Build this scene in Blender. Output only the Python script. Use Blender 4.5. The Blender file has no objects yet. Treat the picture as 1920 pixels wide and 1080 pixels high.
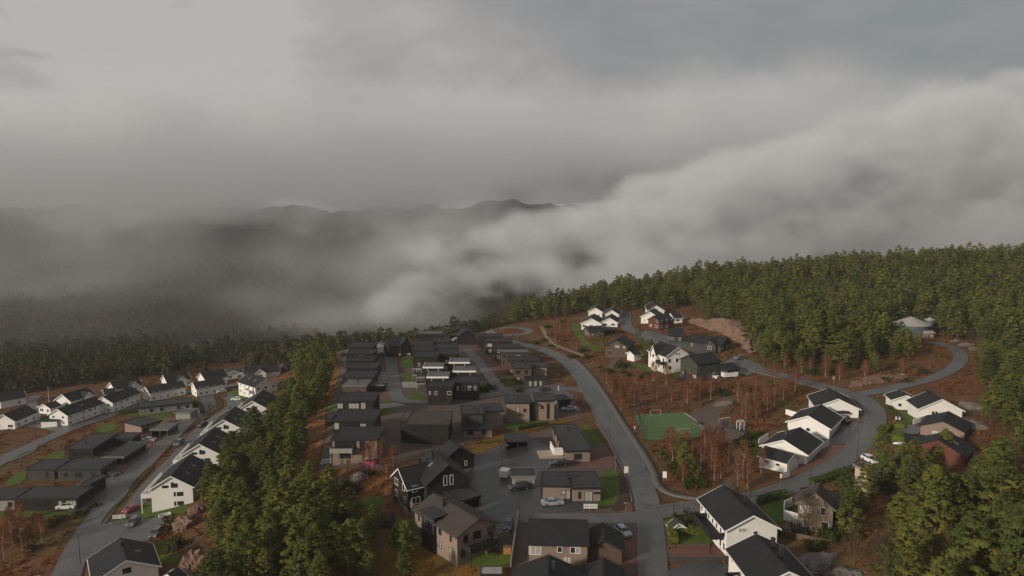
import bpy, bmesh, math, random
import numpy as np
from mathutils import Vector, Matrix
from mathutils.geometry import delaunay_2d_cdt

S = bpy.context.scene
COL = S.collection

# ------------------------------------------------------------------ camera
CAM_H = 62.0
FPX = 960.0 / math.tan(math.radians(36.0))          # focal length in photo pixels (1920 wide)
PITCH = math.atan((540.0 - 400.0) / FPX)
cam_d = bpy.data.cameras.new('camera')
cam = bpy.data.objects.new('camera', cam_d)
COL.objects.link(cam)
cam.location = (0, 0, CAM_H)
cam.rotation_euler = (math.pi / 2 - PITCH, 0, 0)
cam_d.sensor_width = 36.0
cam_d.lens = 36.0 / (2 * math.tan(math.radians(36.0)))
cam_d.clip_start = 1.0
cam_d.clip_end = 12000.0
S.camera = cam
CAM = np.array([0.0, 0.0, CAM_H])

# ------------------------------------------------------------------ light
SUN_DIR = Vector((-0.80, -0.60, 0.0)).normalized()
SUN_EL = math.radians(19.0)
sun_vec = Vector((SUN_DIR.x * math.cos(SUN_EL), SUN_DIR.y * math.cos(SUN_EL), math.sin(SUN_EL)))
sd = bpy.data.lights.new('sun', 'SUN')
sd.energy = 3.3
sd.angle = math.radians(5.0)
sd.color = (1.0, 0.89, 0.75)
sun = bpy.data.objects.new('sun', sd)
COL.objects.link(sun)
sun.rotation_euler = sun_vec.to_track_quat('Z', 'Y').to_euler()

w = bpy.data.worlds.new('World')
S.world = w
w.use_nodes = True
nt = w.node_tree
for n in list(nt.nodes):
    nt.nodes.remove(n)
def N(tree, t, **kw):
    n = tree.nodes.new(t)
    for k, v in kw.items():
        setattr(n, k, v)
    return n
out = N(nt, 'ShaderNodeOutputWorld')
sky = N(nt, 'ShaderNodeTexSky', sky_type='NISHITA')
sky.sun_disc = False
sky.sun_elevation = SUN_EL
sky.sun_rotation = math.atan2(sun_vec.x, sun_vec.y)
sky.air_density = 1.5
sky.dust_density = 3.0
bg_sky = N(nt, 'ShaderNodeBackground')
bg_sky.inputs['Strength'].default_value = 0.08
nt.links.new(sky.outputs[0], bg_sky.inputs[0])
tc = N(nt, 'ShaderNodeTexCoord')
# overcast deck: project the view direction on a flat layer so the cloud bands flatten towards the horizon
sep = N(nt, 'ShaderNodeSeparateXYZ')
nt.links.new(tc.outputs['Generated'], sep.inputs[0])
def M(op, a, b=None, c=None, tree=nt, clamp=False):
    n = N(tree, 'ShaderNodeMath', operation=op)
    n.use_clamp = clamp
    for i, v in enumerate((a, b, c)):
        if v is None:
            continue
        if isinstance(v, (int, float)):
            n.inputs[i].default_value = v
        else:
            tree.links.new(v, n.inputs[i])
    return n.outputs[0]
zc = M('ADD', M('MAXIMUM', sep.outputs[2], 0.0), 0.22)
px_ = M('DIVIDE', sep.outputs[0], zc)
py_ = M('DIVIDE', sep.outputs[1], zc)
cmb = N(nt, 'ShaderNodeCombineXYZ')
nt.links.new(px_, cmb.inputs[0])
nt.links.new(M('MULTIPLY', py_, 1.0), cmb.inputs[1])
def sky_noise(scale, detail, rough, off, dist=0.0):
    a = N(nt, 'ShaderNodeVectorMath', operation='ADD')
    nt.links.new(cmb.outputs[0], a.inputs[0])
    a.inputs[1].default_value = off
    n = N(nt, 'ShaderNodeTexNoise')
    n.inputs['Scale'].default_value = scale
    n.inputs['Detail'].default_value = detail
    n.inputs['Roughness'].default_value = rough
    n.inputs['Distortion'].default_value = dist
    nt.links.new(a.outputs[0], n.inputs['Vector'])
    return n.outputs[0]
n1 = sky_noise(0.75, 4.0, 0.5, (3.1, 1.7, 0.4), 0.3)
n2 = sky_noise(2.2, 5.0, 0.5, (7.3, 4.1, 2.0), 0.4)
cr = N(nt, 'ShaderNodeValToRGB')
cr.color_ramp.elements[0].position = 0.30
cr.color_ramp.elements[0].color = (0.205, 0.235, 0.250, 1)
cr.color_ramp.elements[1].position = 0.72
cr.color_ramp.elements[1].color = (0.475, 0.463, 0.452, 1)
e = cr.color_ramp.elements.new(0.50)
e.color = (0.312, 0.303, 0.306, 1)
# the deck is thinner and brighter towards the sun (left), denser and bluer to the right
grad = M('MULTIPLY_ADD', sep.outputs[0], -0.13, 0.0)
n3 = sky_noise(5.5, 4.0, 0.55, (1.3, 9.1, 5.0), 0.3)
mixv = M('ADD', M('ADD', M('ADD', M('MULTIPLY', n1, 0.55), M('MULTIPLY', n2, 0.33)), M('MULTIPLY', n3, 0.12)), grad)
# a thin place in the deck, high on the left, where the sun shines through
def thin_spot(u, v, tight, amt):
    a = (u - 960) / FPX; b = (540 - v) / FPX
    d = Vector((a, math.cos(PITCH) + b * math.sin(PITCH), -math.sin(PITCH) + b * math.cos(PITCH))).normalized()
    vd = N(nt, 'ShaderNodeVectorMath', operation='DOT_PRODUCT')
    nt.links.new(tc.outputs['Generated'], vd.inputs[0]); vd.inputs[1].default_value = d
    t = M('POWER', M('MAXIMUM', vd.outputs['Value'], 0.0), tight)
    return M('MULTIPLY', t, M('MULTIPLY', M('SUBTRACT', M('ADD', n2, M('MULTIPLY', n3, 0.35)), 0.46), amt))
mixv = M('ADD', mixv, thin_spot(150, 90, 120.0, 1.2))
mixv = M('ADD', mixv, thin_spot(450, 150, 220.0, 1.0))
nt.links.new(mixv, cr.inputs[0])
bg_c = N(nt, 'ShaderNodeBackground')
bg_c.inputs['Strength'].default_value = 1.0
nt.links.new(cr.outputs[0], bg_c.inputs[0])
mixs = N(nt, 'ShaderNodeMixShader')
mixs.inputs[0].default_value = 0.93
nt.links.new(bg_sky.outputs[0], mixs.inputs[1])
nt.links.new(bg_c.outputs[0], mixs.inputs[2])
nt.links.new(mixs.outputs[0], out.inputs[0])

S.view_settings.view_transform = 'Standard'
S.view_settings.look = 'None'
S.view_settings.gamma = 1.0
S.view_settings.exposure = 0.0
S.render.engine = 'CYCLES'
S.cycles.use_denoising = True
S.cycles.max_bounces = 6
S.cycles.diffuse_bounces = 2
S.cycles.glossy_bounces = 2
S.cycles.transmission_bounces = 4
S.cycles.transparent_max_bounces = 8
S.cycles.volume_bounces = 2
S.cycles.volume_step_rate = 1.0
S.cycles.volume_max_steps = 256
S.cycles.use_adaptive_sampling = True
S.cycles.adaptive_threshold = 0.02
S.cycles.caustics_reflective = False
S.cycles.caustics_refractive = False

# ------------------------------------------------------------------ helpers
rng = random.Random(11)
nrng = np.random.default_rng(5)

_cp, _sp = math.cos(PITCH), math.sin(PITCH)
def ray(u, v):
    a = (u - 960.0) / FPX
    b = (540.0 - v) / FPX
    d = np.array([a, _cp + b * _sp, -_sp + b * _cp])
    return d / np.linalg.norm(d)
def on_plane(u, v, z):
    d = ray(u, v)
    t = (z - CAM_H) / d[2]
    return CAM + d * t
def at_depth(u, v, Y):
    d = ray(u, v)
    return CAM + d * (Y / d[1])

# ------------------------------------------------------------------ the lie of the land
CTRL = [  # photo pixel of a ground point, its height
    (660, 870, 0), (830, 830, 0), (1000, 960, 0.5), (1200, 1010, 1), (1180, 900, 0), (900, 700, 0), (1000, 650, 0), (680, 645, -0.5),
    (960, 622, -0.5), (820, 640, -0.5), (750, 760, 0), (640, 760, 0), (1100, 780, 0), (1050, 700, 0), (900, 1000, 0.5), (1100, 1070, 0.5), (760, 950, -1),
    (1220, 1080, 1.0), (1000, 1080, 0), (850, 1070, -1.5), (1250, 1030, 1), (700, 900, -1.5),
    (1240, 800, 0.5), (1130, 720, 1), (1240, 690, 4), (1110, 620, 4), (1180, 600, 5), (1240, 600, 6), (1330, 690, 5), (1340, 640, 8), (1150, 670, 3),
    (1040, 610, 1), (1380, 780, 2), (1300, 880, 0.5), (1480, 890, 2.5), (1400, 930, 1.5), (1540, 800, 4), (1600, 740, 6), (1500, 710, 5.5),
    (1620, 850, 3.5), (1740, 780, 5), (1740, 710, 8), (1800, 670, 10), (1700, 640, 9), (1560, 680, 7), (1430, 670, 8),
    (1540, 985, 3), (1420, 1050, 2), (1650, 920, 4), (1460, 960, 2.0), (1860, 790, 10), (1820, 860, 8), (1900, 950, 10), (1700, 1000, 6), (1620, 1060, 4), (1830, 1075, 9),
    (625, 680, -1), (590, 800, -1.5), (560, 830, -5), (605, 830, -0.5), (590, 880, -2), (640, 930, -4), (560, 760, -8), (610, 930, -4), (700, 1010, -3), (600, 1040, -2), (500, 1060, -4), (740, 1060, -2.0),
    (480, 930, -6), (420, 940, -9), (450, 850, -11), (500, 800, -11), (540, 730, -13), (390, 1050, -9),
    (320, 950, -14), (250, 1000, -14), (150, 1050, -14.5), (290, 1075, -13), (60, 960, -15), (190, 900, -14.5), (280, 860, -14.5), (100, 890, -15.5), (380, 780, -15.5),
    (440, 740, -16), (330, 800, -15), (240, 790, -16.5), (120, 800, -18), (20, 830, -18.5), (30, 790, -20), (180, 760, -19), (300, 735, -18), (420, 715, -18), (500, 700, -18),
    (110, 735, -22), (240, 712, -21), (330, 703, -21), (20, 735, -24), (0, 1060, -18), (60, 1040, -17),
]
WCTRL = [  # ground points out of sight or beyond: x, y, z
    (-40, 420, -14), (-40, 520, -38), (60, 435, 7), (62, 480, 0), (10, 435, -4), (20, 520, -26), (100, 455, 11), (125, 475, 15), (200, 450, 22), (260, 445, 27), (330, 450, 28), (60, 540, -35), (180, 580, -20), (330, 600, -10), (460, 480, 28),
    (420, 330, 24), (300, 370, 20), (200, 380, 15), (120, 400, 9), (400, 200, 20), (520, 260, 30), (200, 90, 10), (120, 60, 4), (40, 70, 0), (0, 30, -2), (-60, 60, -6), (-140, 70, -15), (-260, 100, -20),
    (-300, 250, -22), (-420, 330, -32), (-300, 420, -32), (-150, 420, -26), (-500, 600, -45), (-250, 600, -44), (-80, 620, -45), (-100, 500, -36), (-600, 300, -40), (-250, 750, -48), (200, 750, -45), (600, 600, 0),
    (700, 300, 25), (-600, 100, -35), (500, 900, -45),
]
_pts = [on_plane(u, v, z) for u, v, z in CTRL] + [np.array(p, float) for p in WCTRL]
_P = np.array(_pts)
_C2 = 14.0 ** 2
def _phi(dx, dy):
    return np.sqrt(dx * dx + dy * dy + _C2)
_n = len(_P)
_A = np.zeros((_n + 3, _n + 3))
_A[:_n, :_n] = _phi(_P[:, None, 0] - _P[None, :, 0], _P[:, None, 1] - _P[None, :, 1]) + np.eye(_n) * -2.0
_A[:_n, _n] = 1; _A[_n, :_n] = 1
_A[:_n, _n + 1] = _P[:, 0]; _A[_n + 1, :_n] = _P[:, 0]
_A[:_n, _n + 2] = _P[:, 1]; _A[_n + 2, :_n] = _P[:, 1]
_W = np.linalg.solve(_A, np.concatenate([_P[:, 2], np.zeros(3)]))

def sstep(a, b, x):
    t = np.clip((x - a) / (b - a), 0, 1)
    return t * t * (3 - 2 * t)

def vnoise2(x, y, seed):
    xi = np.floor(x).astype(np.int64); yi = np.floor(y).astype(np.int64)
    xf = x - xi; yf = y - yi
    xf = xf * xf * (3 - 2 * xf); yf = yf * yf * (3 - 2 * yf)
    def h(a, b):
        q = (a * 374761393 + b * 668265263 + seed * 974711) & 0x7fffffff
        q = ((q ^ (q >> 13)) * 1274126177) & 0x7fffffff
        return (q ^ (q >> 16)) % 100003 / 100003.0
    return (h(xi, yi) * (1 - xf) + h(xi + 1, yi) * xf) * (1 - yf) + (h(xi, yi + 1) * (1 - xf) + h(xi + 1, yi + 1) * xf) * yf

def ground(x, y):
    """Height of the terrain; x, y arrays or numbers."""
    x = np.asarray(x, float); y = np.asarray(y, float)
    shp = x.shape
    xf = x.ravel(); yf = y.ravel()
    z = np.empty_like(xf)
    for i in range(0, len(xf), 20000):
        xs = xf[i:i + 20000]; ys = yf[i:i + 20000]
        z[i:i + 20000] = _phi(xs[:, None] - _P[None, :, 0], ys[:, None] - _P[None, :, 1]) @ _W[:_n] + _W[_n] + _W[_n + 1] * xs + _W[_n + 2] * ys
    d = np.sqrt(((xf - 20) / 1.15) ** 2 + ((yf - 260)) ** 2)
    k = sstep(360, 620, d)
    far = -46 + 4 * vnoise2(xf / 90, yf / 90, 3) + 45 * sstep(250, 900, xf) * (1 - sstep(700, 900, yf))
    z = z * (1 - k) + far * k
    # the wooded ridge across the valley
    crest = 92 + 22 * vnoise2(xf / 260 + 5, yf * 0 + 0.5, 7) + 14 * vnoise2(xf / 90, yf * 0 + 0.5, 8) - 90 * sstep(150, 800, xf)
    m = sstep(830, 1120, yf + 70 * (vnoise2(xf / 170, yf / 400, 9) - 0.5))
    rough = (vnoise2(xf / 45, yf / 45, 10) - 0.5) * 26 + (vnoise2(xf / 16, yf / 16, 12) - 0.5) * 9
    z = z + m * (crest + rough)
    return z.reshape(shp) if shp else float(z[0])

_ts = np.concatenate([np.arange(40, 700, 2.0), np.arange(700, 1700, 6.0)])
def P(u, v, h=0.0):
    """Where the sight line through photo pixel (u, v) meets the surface h above the ground."""
    d = ray(u, v)
    xs = d[0] * _ts; ys = d[1] * _ts; zs = CAM_H + d[2] * _ts
    f = zs - (ground(xs, ys) + h)
    idx = np.nonzero(f <= 0)[0]
    if len(idx) == 0:
        i = len(_ts) - 1
        return np.array([xs[i], ys[i], ground(xs[i], ys[i])])
    i = max(idx[0], 1)
    a, b = _ts[i - 1], _ts[i]
    for _ in range(14):
        m = 0.5 * (a + b)
        if CAM_H + d[2] * m - (ground(d[0] * m, d[1] * m) + h) > 0:
            a = m
        else:
            b = m
    m = 0.5 * (a + b)
    return np.array([d[0] * m, d[1] * m, CAM_H + d[2] * m])

# ------------------------------------------------------------------ materials
MATS = {}
def mat(name, color, rough=0.8, noise=None, metal=0.0, spec=0.5, bump=0.0, bump_scale=20.0, coat=0.0):
    """Principled material; noise = list of (scale, colour, amount, lo, hi) layered over the base colour in object space."""
    m = bpy.data.materials.new(name)
    m.use_nodes = True
    t = m.node_tree
    p = t.nodes['Principled BSDF']
    p.inputs['Roughness'].default_value = rough
    p.inputs['Metallic'].default_value = metal
    p.inputs['Specular IOR Level'].default_value = spec
    p.inputs['Coat Weight'].default_value = coat
    p.inputs['Base Color'].default_value = (*color, 1)
    if noise or bump:
        g = N(t, 'ShaderNodeNewGeometry')
        pos = g.outputs['Position']
    if noise:
        prev = None
        for k, (sc, c2, amt, lo, hi) in enumerate(noise):
            nz = N(t, 'ShaderNodeTexNoise')
            nz.inputs['Scale'].default_value = sc
            nz.inputs['Detail'].default_value = 5
            nz.inputs['Roughness'].default_value = 0.6
            t.links.new(pos, nz.inputs['Vector'])
            mr = N(t, 'ShaderNodeMapRange')
            mr.inputs[1].default_value = lo; mr.inputs[2].default_value = hi
            mr.inputs[3].default_value = 0; mr.inputs[4].default_value = amt
            t.links.new(nz.outputs[0], mr.inputs[0])
            mx = N(t, 'ShaderNodeMix', data_type='RGBA')
            t.links.new(mr.outputs[0], mx.inputs[0])
            if prev is None:
                mx.inputs[6].default_value = (*color, 1)
            else:
                t.links.new(prev, mx.inputs[6])
            mx.inputs[7].default_value = (*c2, 1)
            prev = mx.outputs[2]
        t.links.new(prev, p.inputs['Base Color'])
    if bump:
        nz = N(t, 'ShaderNodeTexNoise')
        nz.inputs['Scale'].default_value = bump_scale
        nz.inputs['Detail'].default_value = 6
        t.links.new(pos, nz.inputs['Vector'])
        b = N(t, 'ShaderNodeBump')
        b.inputs['Strength'].default_value = 1.0
        b.inputs['Distance'].default_value = bump
        t.links.new(nz.outputs[0], b.inputs['Height'])
        t.links.new(b.outputs[0], p.inputs['Normal'])
    MATS[name] = m
    return m

def obj(name, me, m=None, parent=None, loc=None, rot=None):
    if m is not None and len(me.materials) == 0:
        me.materials.append(m)
    o = bpy.data.objects.new(name, me)
    COL.objects.link(o)
    if parent is not None:
        o.parent = parent
    if loc is not None:
        o.location = loc
    if rot is not None:
        o.rotation_euler = rot
    return o
def mesh_np(name, verts, faces=None, tris=None, quads=None, smooth=False):
    me = bpy.data.meshes.new(name)
    if faces is not None:
        me.from_pydata([tuple(v) for v in verts], [], faces)
    else:
        verts = np.asarray(verts, np.float32)
        polys = []
        nf = 0
        fa = tris if tris is not None else quads
        k = 3 if tris is not None else 4
        fa = np.asarray(fa, np.int32)
        me.vertices.add(len(verts)); me.vertices.foreach_set('co', verts.ravel())
        me.loops.add(fa.size); me.loops.foreach_set('vertex_index', fa.ravel())
        me.polygons.add(len(fa))
        me.polygons.foreach_set('loop_start', np.arange(0, fa.size, k, dtype=np.int32))
        me.polygons.foreach_set('loop_total', np.full(len(fa), k, np.int32))
        me.update(calc_edges=True)
    if smooth:
        me.polygons.foreach_set('use_smooth', np.ones(len(me.polygons), bool))
    me.update()
    return me
def structure(o):
    o['kind'] = 'structure'
    return o
def tag(o, label, cat, group=None, kind=None):
    o['label'] = label
    o['category'] = cat
    if group:
        o['group'] = group
    if kind:
        o['kind'] = kind
    return o
def empty(name, loc, rz=0.0):
    o = bpy.data.objects.new(name, None)
    o.empty_display_size = 0.5
    COL.objects.link(o)
    o.location = loc
    o.rotation_euler = (0, 0, rz)
    return o

# ------------------------------------------------------------------ terrain sheet
mat('heath', (0.115, 0.052, 0.025), 0.95, [
    (0.030, (0.085, 0.075, 0.022), 0.9, 0.46, 0.64),
    (0.11, (0.20, 0.085, 0.032), 0.8, 0.50, 0.70),
    (0.35, (0.050, 0.026, 0.015), 0.8, 0.48, 0.72),
    (1.4, (0.110, 0.070, 0.032), 0.7, 0.52, 0.75)], bump=0.35, bump_scale=0.9, spec=0.2)
mat('valley_wood', (0.014, 0.020, 0.013), 0.95, [
    (0.012, (0.026, 0.026, 0.016), 0.8, 0.45, 0.60), (0.05, (0.030, 0.034, 0.018), 0.8, 0.45, 0.65), (0.2, (0.014, 0.018, 0.010), 0.9, 0.48, 0.7)], bump=2.5, bump_scale=0.12, spec=0.1)
def axis(fine0, fine1, step, lo, hi, grow=1.12):
    a = list(np.arange(fine0, fine1 + 1e-6, step))
    s = step
    x = a[-1]
    while x < hi:
        s = min(s * grow, 22.0); x = min(x + s, hi); a.append(x)
    s = step
    x = a[0]
    pre = []
    while x > lo:
        s = min(s * grow, 22.0); x = max(x - s, lo); pre.append(x)
    return np.array(pre[::-1] + a)
gx = axis(-240, 330, 2.5, -1250, 1250)
gy = axis(85, 480, 2.5, 15, 1290)
XX, YY = np.meshgrid(gx, gy)
ZZ = ground(XX, YY)
nx_, ny_ = len(gx), len(gy)
V = np.stack([XX.ravel(), YY.ravel(), ZZ.ravel()], 1)
ii = np.arange(nx_ * ny_).reshape(ny_, nx_)
Q = np.stack([ii[:-1, :-1].ravel(), ii[:-1, 1:].ravel(), ii[1:, 1:].ravel(), ii[1:, :-1].ravel()], 1)
me = mesh_np('terrain', V, quads=Q, smooth=True)
me.materials.append(MATS['heath']); me.materials.append(MATS['valley_wood'])
fc = V[Q].mean(1)
far_mask = ((fc[:, 1] > 560) | (fc[:, 0] < -420)).astype(np.int32)
me.polygons.foreach_set('material_index', far_mask)
structure(obj('terrain', me))

# ------------------------------------------------------------------ low cloud and fog banks over the valley
def vnoise3(shape, period, seed):
    """Smooth value noise on a voxel grid, lattice spacing = period voxels."""
    r = np.random.default_rng(seed)
    idx = []
    for n_, p_ in zip(shape, period):
        t = np.arange(n_) / p_
        i0 = np.floor(t).astype(int); f = t - i0
        idx.append((i0, f * f * f * (f * (f * 6 - 15) + 10)))
    dims = [i0[-1] + 2 for i0, _ in idx]
    L = r.random(dims)
    def lerp(A, ax):
        i0, f = idx[ax]
        a = np.take(A, i0, axis=ax); b = np.take(A, i0 + 1, axis=ax)
        sh = [1, 1, 1]; sh[ax] = -1
        f = f.reshape(sh)
        return a * (1 - f) + b * f
    return lerp(lerp(lerp(L, 0), 1), 2)
def fog_bank():
    lo = np.array([-1050.0, 330.0, -60.0]); hi = np.array([1050.0, 1240.0, 300.0])
    vox = 5.5
    n = np.round((hi - lo) / vox).astype(int) + 1
    xs, ys, zs = [lo[k] + np.arange(n[k]) * (hi[k] - lo[k]) / (n[k] - 1) for k in range(3)]
    X, Y, Z = np.meshgrid(xs, ys, zs, indexing='ij')
    shp = X.shape
    f = np.zeros(shp)
    amp, tot = 1.0, 0.0
    per = 24.0
    for o in range(5):
        f += amp * vnoise3(shp, (per, per, per * 0.6), 40 + o); tot += amp
        amp *= 0.70; per *= 0.5
        per = max(per, 1.5)
    f = (f / tot - 0.5)
    f = np.clip(f / (f.std() * 2.2), -1.2, 1.2)
    # big soft volumes: photo pixel of the centre, depth, half sizes x y z, peak, feather against the noise
    B = [
        (1980, 270, 800, 150, 150, 80, 1.0), (1800, 300, 780, 130, 140, 74, 1.0), (1690, 320, 770, 120, 130, 62, 1.0), (1560, 345, 770, 120, 130, 54, 1.0), (1420, 370, 770, 120, 120, 48, 1.0),
        (1280, 400, 760, 120, 120, 44, 0.9), (1150, 430, 760, 110, 110, 42, 0.8), (1030, 450, 760, 100, 100, 44, 0.7), (930, 470, 740, 90, 90, 44, 0.62),
        (1500, 430, 740, 190, 90, 44, 1.0), (1750, 415, 740, 190, 90, 44, 0.9), (1300, 465, 720, 150, 90, 40, 0.85), (1120, 505, 690, 120, 90, 34, 0.75), (980, 530, 660, 100, 80, 30, 0.68), (870, 550, 620, 70, 70, 26, 0.6), (800, 575, 580, 50, 60, 18, 0.52),
    ]
    WISPS = [  # thin torn veils over the valley and the far slope
        (900, 420, 880, 150, 120, 60, 0.85), (780, 480, 820, 110, 100, 55, 0.75), (690, 540, 700, 80, 80, 40, 0.70), (600, 480, 780, 100, 80, 44, 0.55), (610, 595, 600, 60, 60, 20, 0.75), (520, 560, 700, 70, 60, 24, 0.45),
        (840, 590, 560, 70, 60, 22, 0.80), (-60, 420, 900, 110, 100, 50, 0.58), (-80, 540, 800, 100, 90, 40, 0.60), (30, 640, 660, 130, 70, 20, 0.75), (170, 660, 600, 110, 60, 15, 0.58), (330, 440, 880, 110, 70, 24, 0.26), (380, 610, 720, 90, 60, 14, 0.35),
    ]
    s = np.full(shp, 0.0)
    for u, v, dy, rx, ry, rz, pk in B:
        c = at_depth(u, v, dy)
        q = ((X - c[0]) / rx) ** 2 + ((Y - c[1]) / ry) ** 2 + ((Z - c[2]) / rz) ** 2
        s = np.maximum(s, pk * np.clip(1.25 - 0.8 * q, 0, 1))
    sw = np.full(shp, 0.0)
    for u, v, dy, rx, ry, rz, pk in WISPS:
        c = at_depth(u, v, dy)
        q = ((X - c[0]) / rx) ** 2 + ((Y - c[1]) / ry) ** 2 + ((Z - c[2]) / rz) ** 2
        sw = np.maximum(sw, pk * np.exp(-1.1 * q))
    dens = np.clip((s * 1.25 - 0.50 + 0.62 * f) * 2.5, 0, 1) ** 1.1 * np.minimum(1, s * 3.0)
    f2 = vnoise3(shp, (34.0, 20.0, 9.0), 71) * 0.6 + vnoise3(shp, (13.0, 9.0, 4.5), 72) * 0.27 + vnoise3(shp, (5.5, 4.0, 2.5), 73) * 0.13
    f2 = (f2 - 0.5) / f2.std()
    veil = 0.34 * np.clip(sw * (0.75 + 0.85 * f2 * 0.6 + 0.6 * f) - 0.06, 0, 1) ** 1.15
    dens = np.maximum(dens, veil)
    mist = 0.035 * np.clip(-0.05 + 0.50 * f2, 0, 1) ** 1.2 * (1 - sstep(30, 110, Z)) * sstep(370, 560, Y) * (1 - sstep(60, 260, X))
    mist += 0.005 * (1 - sstep(-10, 40, Z)) * sstep(400, 640, Y) * (1 - sstep(-160, -60, X))
    mist *= 1 + 1.3 * sstep(-150, -480, X)
    dens = np.maximum(dens, np.clip(mist, 0, 1))
    # the cloud base that swallows the top of the far ridge
    low_ = -24 * sstep(-330, -560, X) - 16 * np.exp(-((X + 190) / 70.0) ** 2) + 13 * np.sin(X / 150.0 + 0.6) + 10 * np.sin(X / 61.0)
    base = sstep(0, 1, (Z - (50 + low_ + 0.035 * (Y - 900) - 34 * f)) / 55.0) * sstep(760, 980, Y) * (1 - sstep(150, 260, Z + 40 * f))
    dens = np.maximum(dens, 0.55 * base * (1 - sstep(1160, 1225, Y) * 0.0))
    thin = 0.004 * (1 - sstep(-20, 90, Z)) * sstep(420, 760, Y) * (0.6 + 0.8 * np.clip(f, -0.5, 1))
    dens = np.maximum(dens, np.clip(thin, 0, 1))
    for ax, arr in ((0, X), (1, Y), (2, Z)):
        a, b = lo[ax], hi[ax]
        mrg = 60.0
        edge = np.clip((b - arr) / mrg, 0, 1)
        if ax == 0:
            edge = edge * np.clip((arr - a) / mrg, 0, 1)
        if ax == 1:
            edge = edge * np.clip((arr - a) / 60.0, 0, 1)
        dens = dens * edge
    dens[dens < 0.004] = 0
    me = bpy.data.meshes.new('fog_bank')
    me.vertices.add(dens.size)
    at = me.attributes.new('dens', 'FLOAT', 'POINT')
    at.data.foreach_set('value', np.ascontiguousarray(dens.ravel(), dtype=np.float32))
    g = bpy.data.node_groups.new('fog_volume', 'GeometryNodeTree')
    g.interface.new_socket('Geometry', in_out='INPUT', socket_type='NodeSocketGeometry')
    g.interface.new_socket('Geometry', in_out='OUTPUT', socket_type='NodeSocketGeometry')
    gi = N(g, 'NodeGroupInput'); go = N(g, 'NodeGroupOutput')
    pos = N(g, 'GeometryNodeInputPosition')
    sp = N(g, 'ShaderNodeSeparateXYZ')
    g.links.new(pos.outputs[0], sp.inputs[0])
    ids = []
    for k in range(3):
        t = M('SUBTRACT', sp.outputs[k], float(lo[k]), tree=g)
        t = M('MULTIPLY', t, float((n[k] - 1) / (hi[k] - lo[k])), tree=g)
        t = M('ROUND', t, tree=g)
        t = M('MINIMUM', M('MAXIMUM', t, 0.0, tree=g), float(n[k] - 1), tree=g)
        ids.append(t)
    iy = M('MULTIPLY_ADD', ids[0], float(n[1]), ids[1], tree=g)
    # stay inside exact float integers
    iz = M('MULTIPLY_ADD', iy, float(n[2]), ids[2], tree=g)
    na = N(g, 'GeometryNodeInputNamedAttribute', data_type='FLOAT')
    na.inputs['Name'].default_value = 'dens'
    si = N(g, 'GeometryNodeSampleIndex', data_type='FLOAT', domain='POINT', clamp=True)
    g.links.new(gi.outputs[0], si.inputs['Geometry'])
    g.links.new(na.outputs[0], si.inputs['Value'])
    g.links.new(iz, si.inputs['Index'])
    vc = N(g, 'GeometryNodeVolumeCube')
    g.links.new(si.outputs[0], vc.inputs['Density'])
    vc.inputs['Background'].default_value = 0.0
    vc.inputs['Min'].default_value = tuple(lo); vc.inputs['Max'].default_value = tuple(hi)
    for k, nm in enumerate(('Resolution X', 'Resolution Y', 'Resolution Z')):
        vc.inputs[nm].default_value = int(n[k])
    sm = N(g, 'GeometryNodeSetMaterial')
    m = bpy.data.materials.new('fog')
    m.use_nodes = True
    t = m.node_tree
    for q in list(t.nodes):
        t.nodes.remove(q)
    mo = N(t, 'ShaderNodeOutputMaterial')
    pv = N(t, 'ShaderNodeVolumePrincipled')
    pv.inputs['Color'].default_value = (FOG_COL[0], FOG_COL[1], FOG_COL[2], 1)
    pv.inputs['Density'].default_value = FOG_DENS
    pv.inputs['Density Attribute'].default_value = 'density'
    pv.inputs['Anisotropy'].default_value = 0.0
    t.links.new(pv.outputs[0], mo.inputs['Volume'])
    m.cycles.volume_step_rate = 1.5
    sm.inputs['Material'].default_value = m
    g.links.new(vc.outputs[0], sm.inputs['Geometry'])
    g.links.new(sm.outputs[0], go.inputs[0])
    o = obj('fog_bank', me, m)
    md = o.modifiers.new('fog_volume', 'NODES')
    md.node_group = g
    tag(o, 'pale grey low cloud and drifting fog over the valley behind the village', 'fog', kind='stuff')
    return o
FOG_COL = (0.895, 0.92, 0.95)
FOG_DENS = 0.020
fog_bank()

# ------------------------------------------------------------------ thin air
def haze():
    bm = bmesh.new()
    x0, x1, y0, y1, z0, z1 = -1300, 1300, -40, 1340, -75, 215
    vs = [bm.verts.new(p) for p in ((x0, y0, z0), (x1, y0, z0), (x1, y1, z0), (x0, y1, z0), (x0, y0, z1), (x1, y0, z1), (x1, y1, z1), (x0, y1, z1))]
    for f in ((3, 2, 1, 0), (4, 5, 6, 7), (0, 1, 5, 4), (1, 2, 6, 5), (2, 3, 7, 6), (3, 0, 4, 7)):
        bm.faces.new([vs[i] for i in f])
    me = bpy.data.meshes.new('haze'); bm.to_mesh(me); bm.free()
    m = bpy.data.materials.new('haze')
    m.use_nodes = True
    t = m.node_tree
    for q in list(t.nodes):
        t.nodes.remove(q)
    mo = N(t, 'ShaderNodeOutputMaterial')
    pv = N(t, 'ShaderNodeVolumePrincipled')
    pv.inputs['Color'].default_value = (0.95, 0.95, 0.95, 1)
    pv.inputs['Density'].default_value = 0.0001
    t.links.new(pv.outputs[0], mo.inputs['Volume'])
    o = obj('haze', me, m)
    o['kind'] = 'stuff'
    o['label'] = 'thin pale haze in the air over the village and valley'
    o['category'] = 'haze'
haze()

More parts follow.
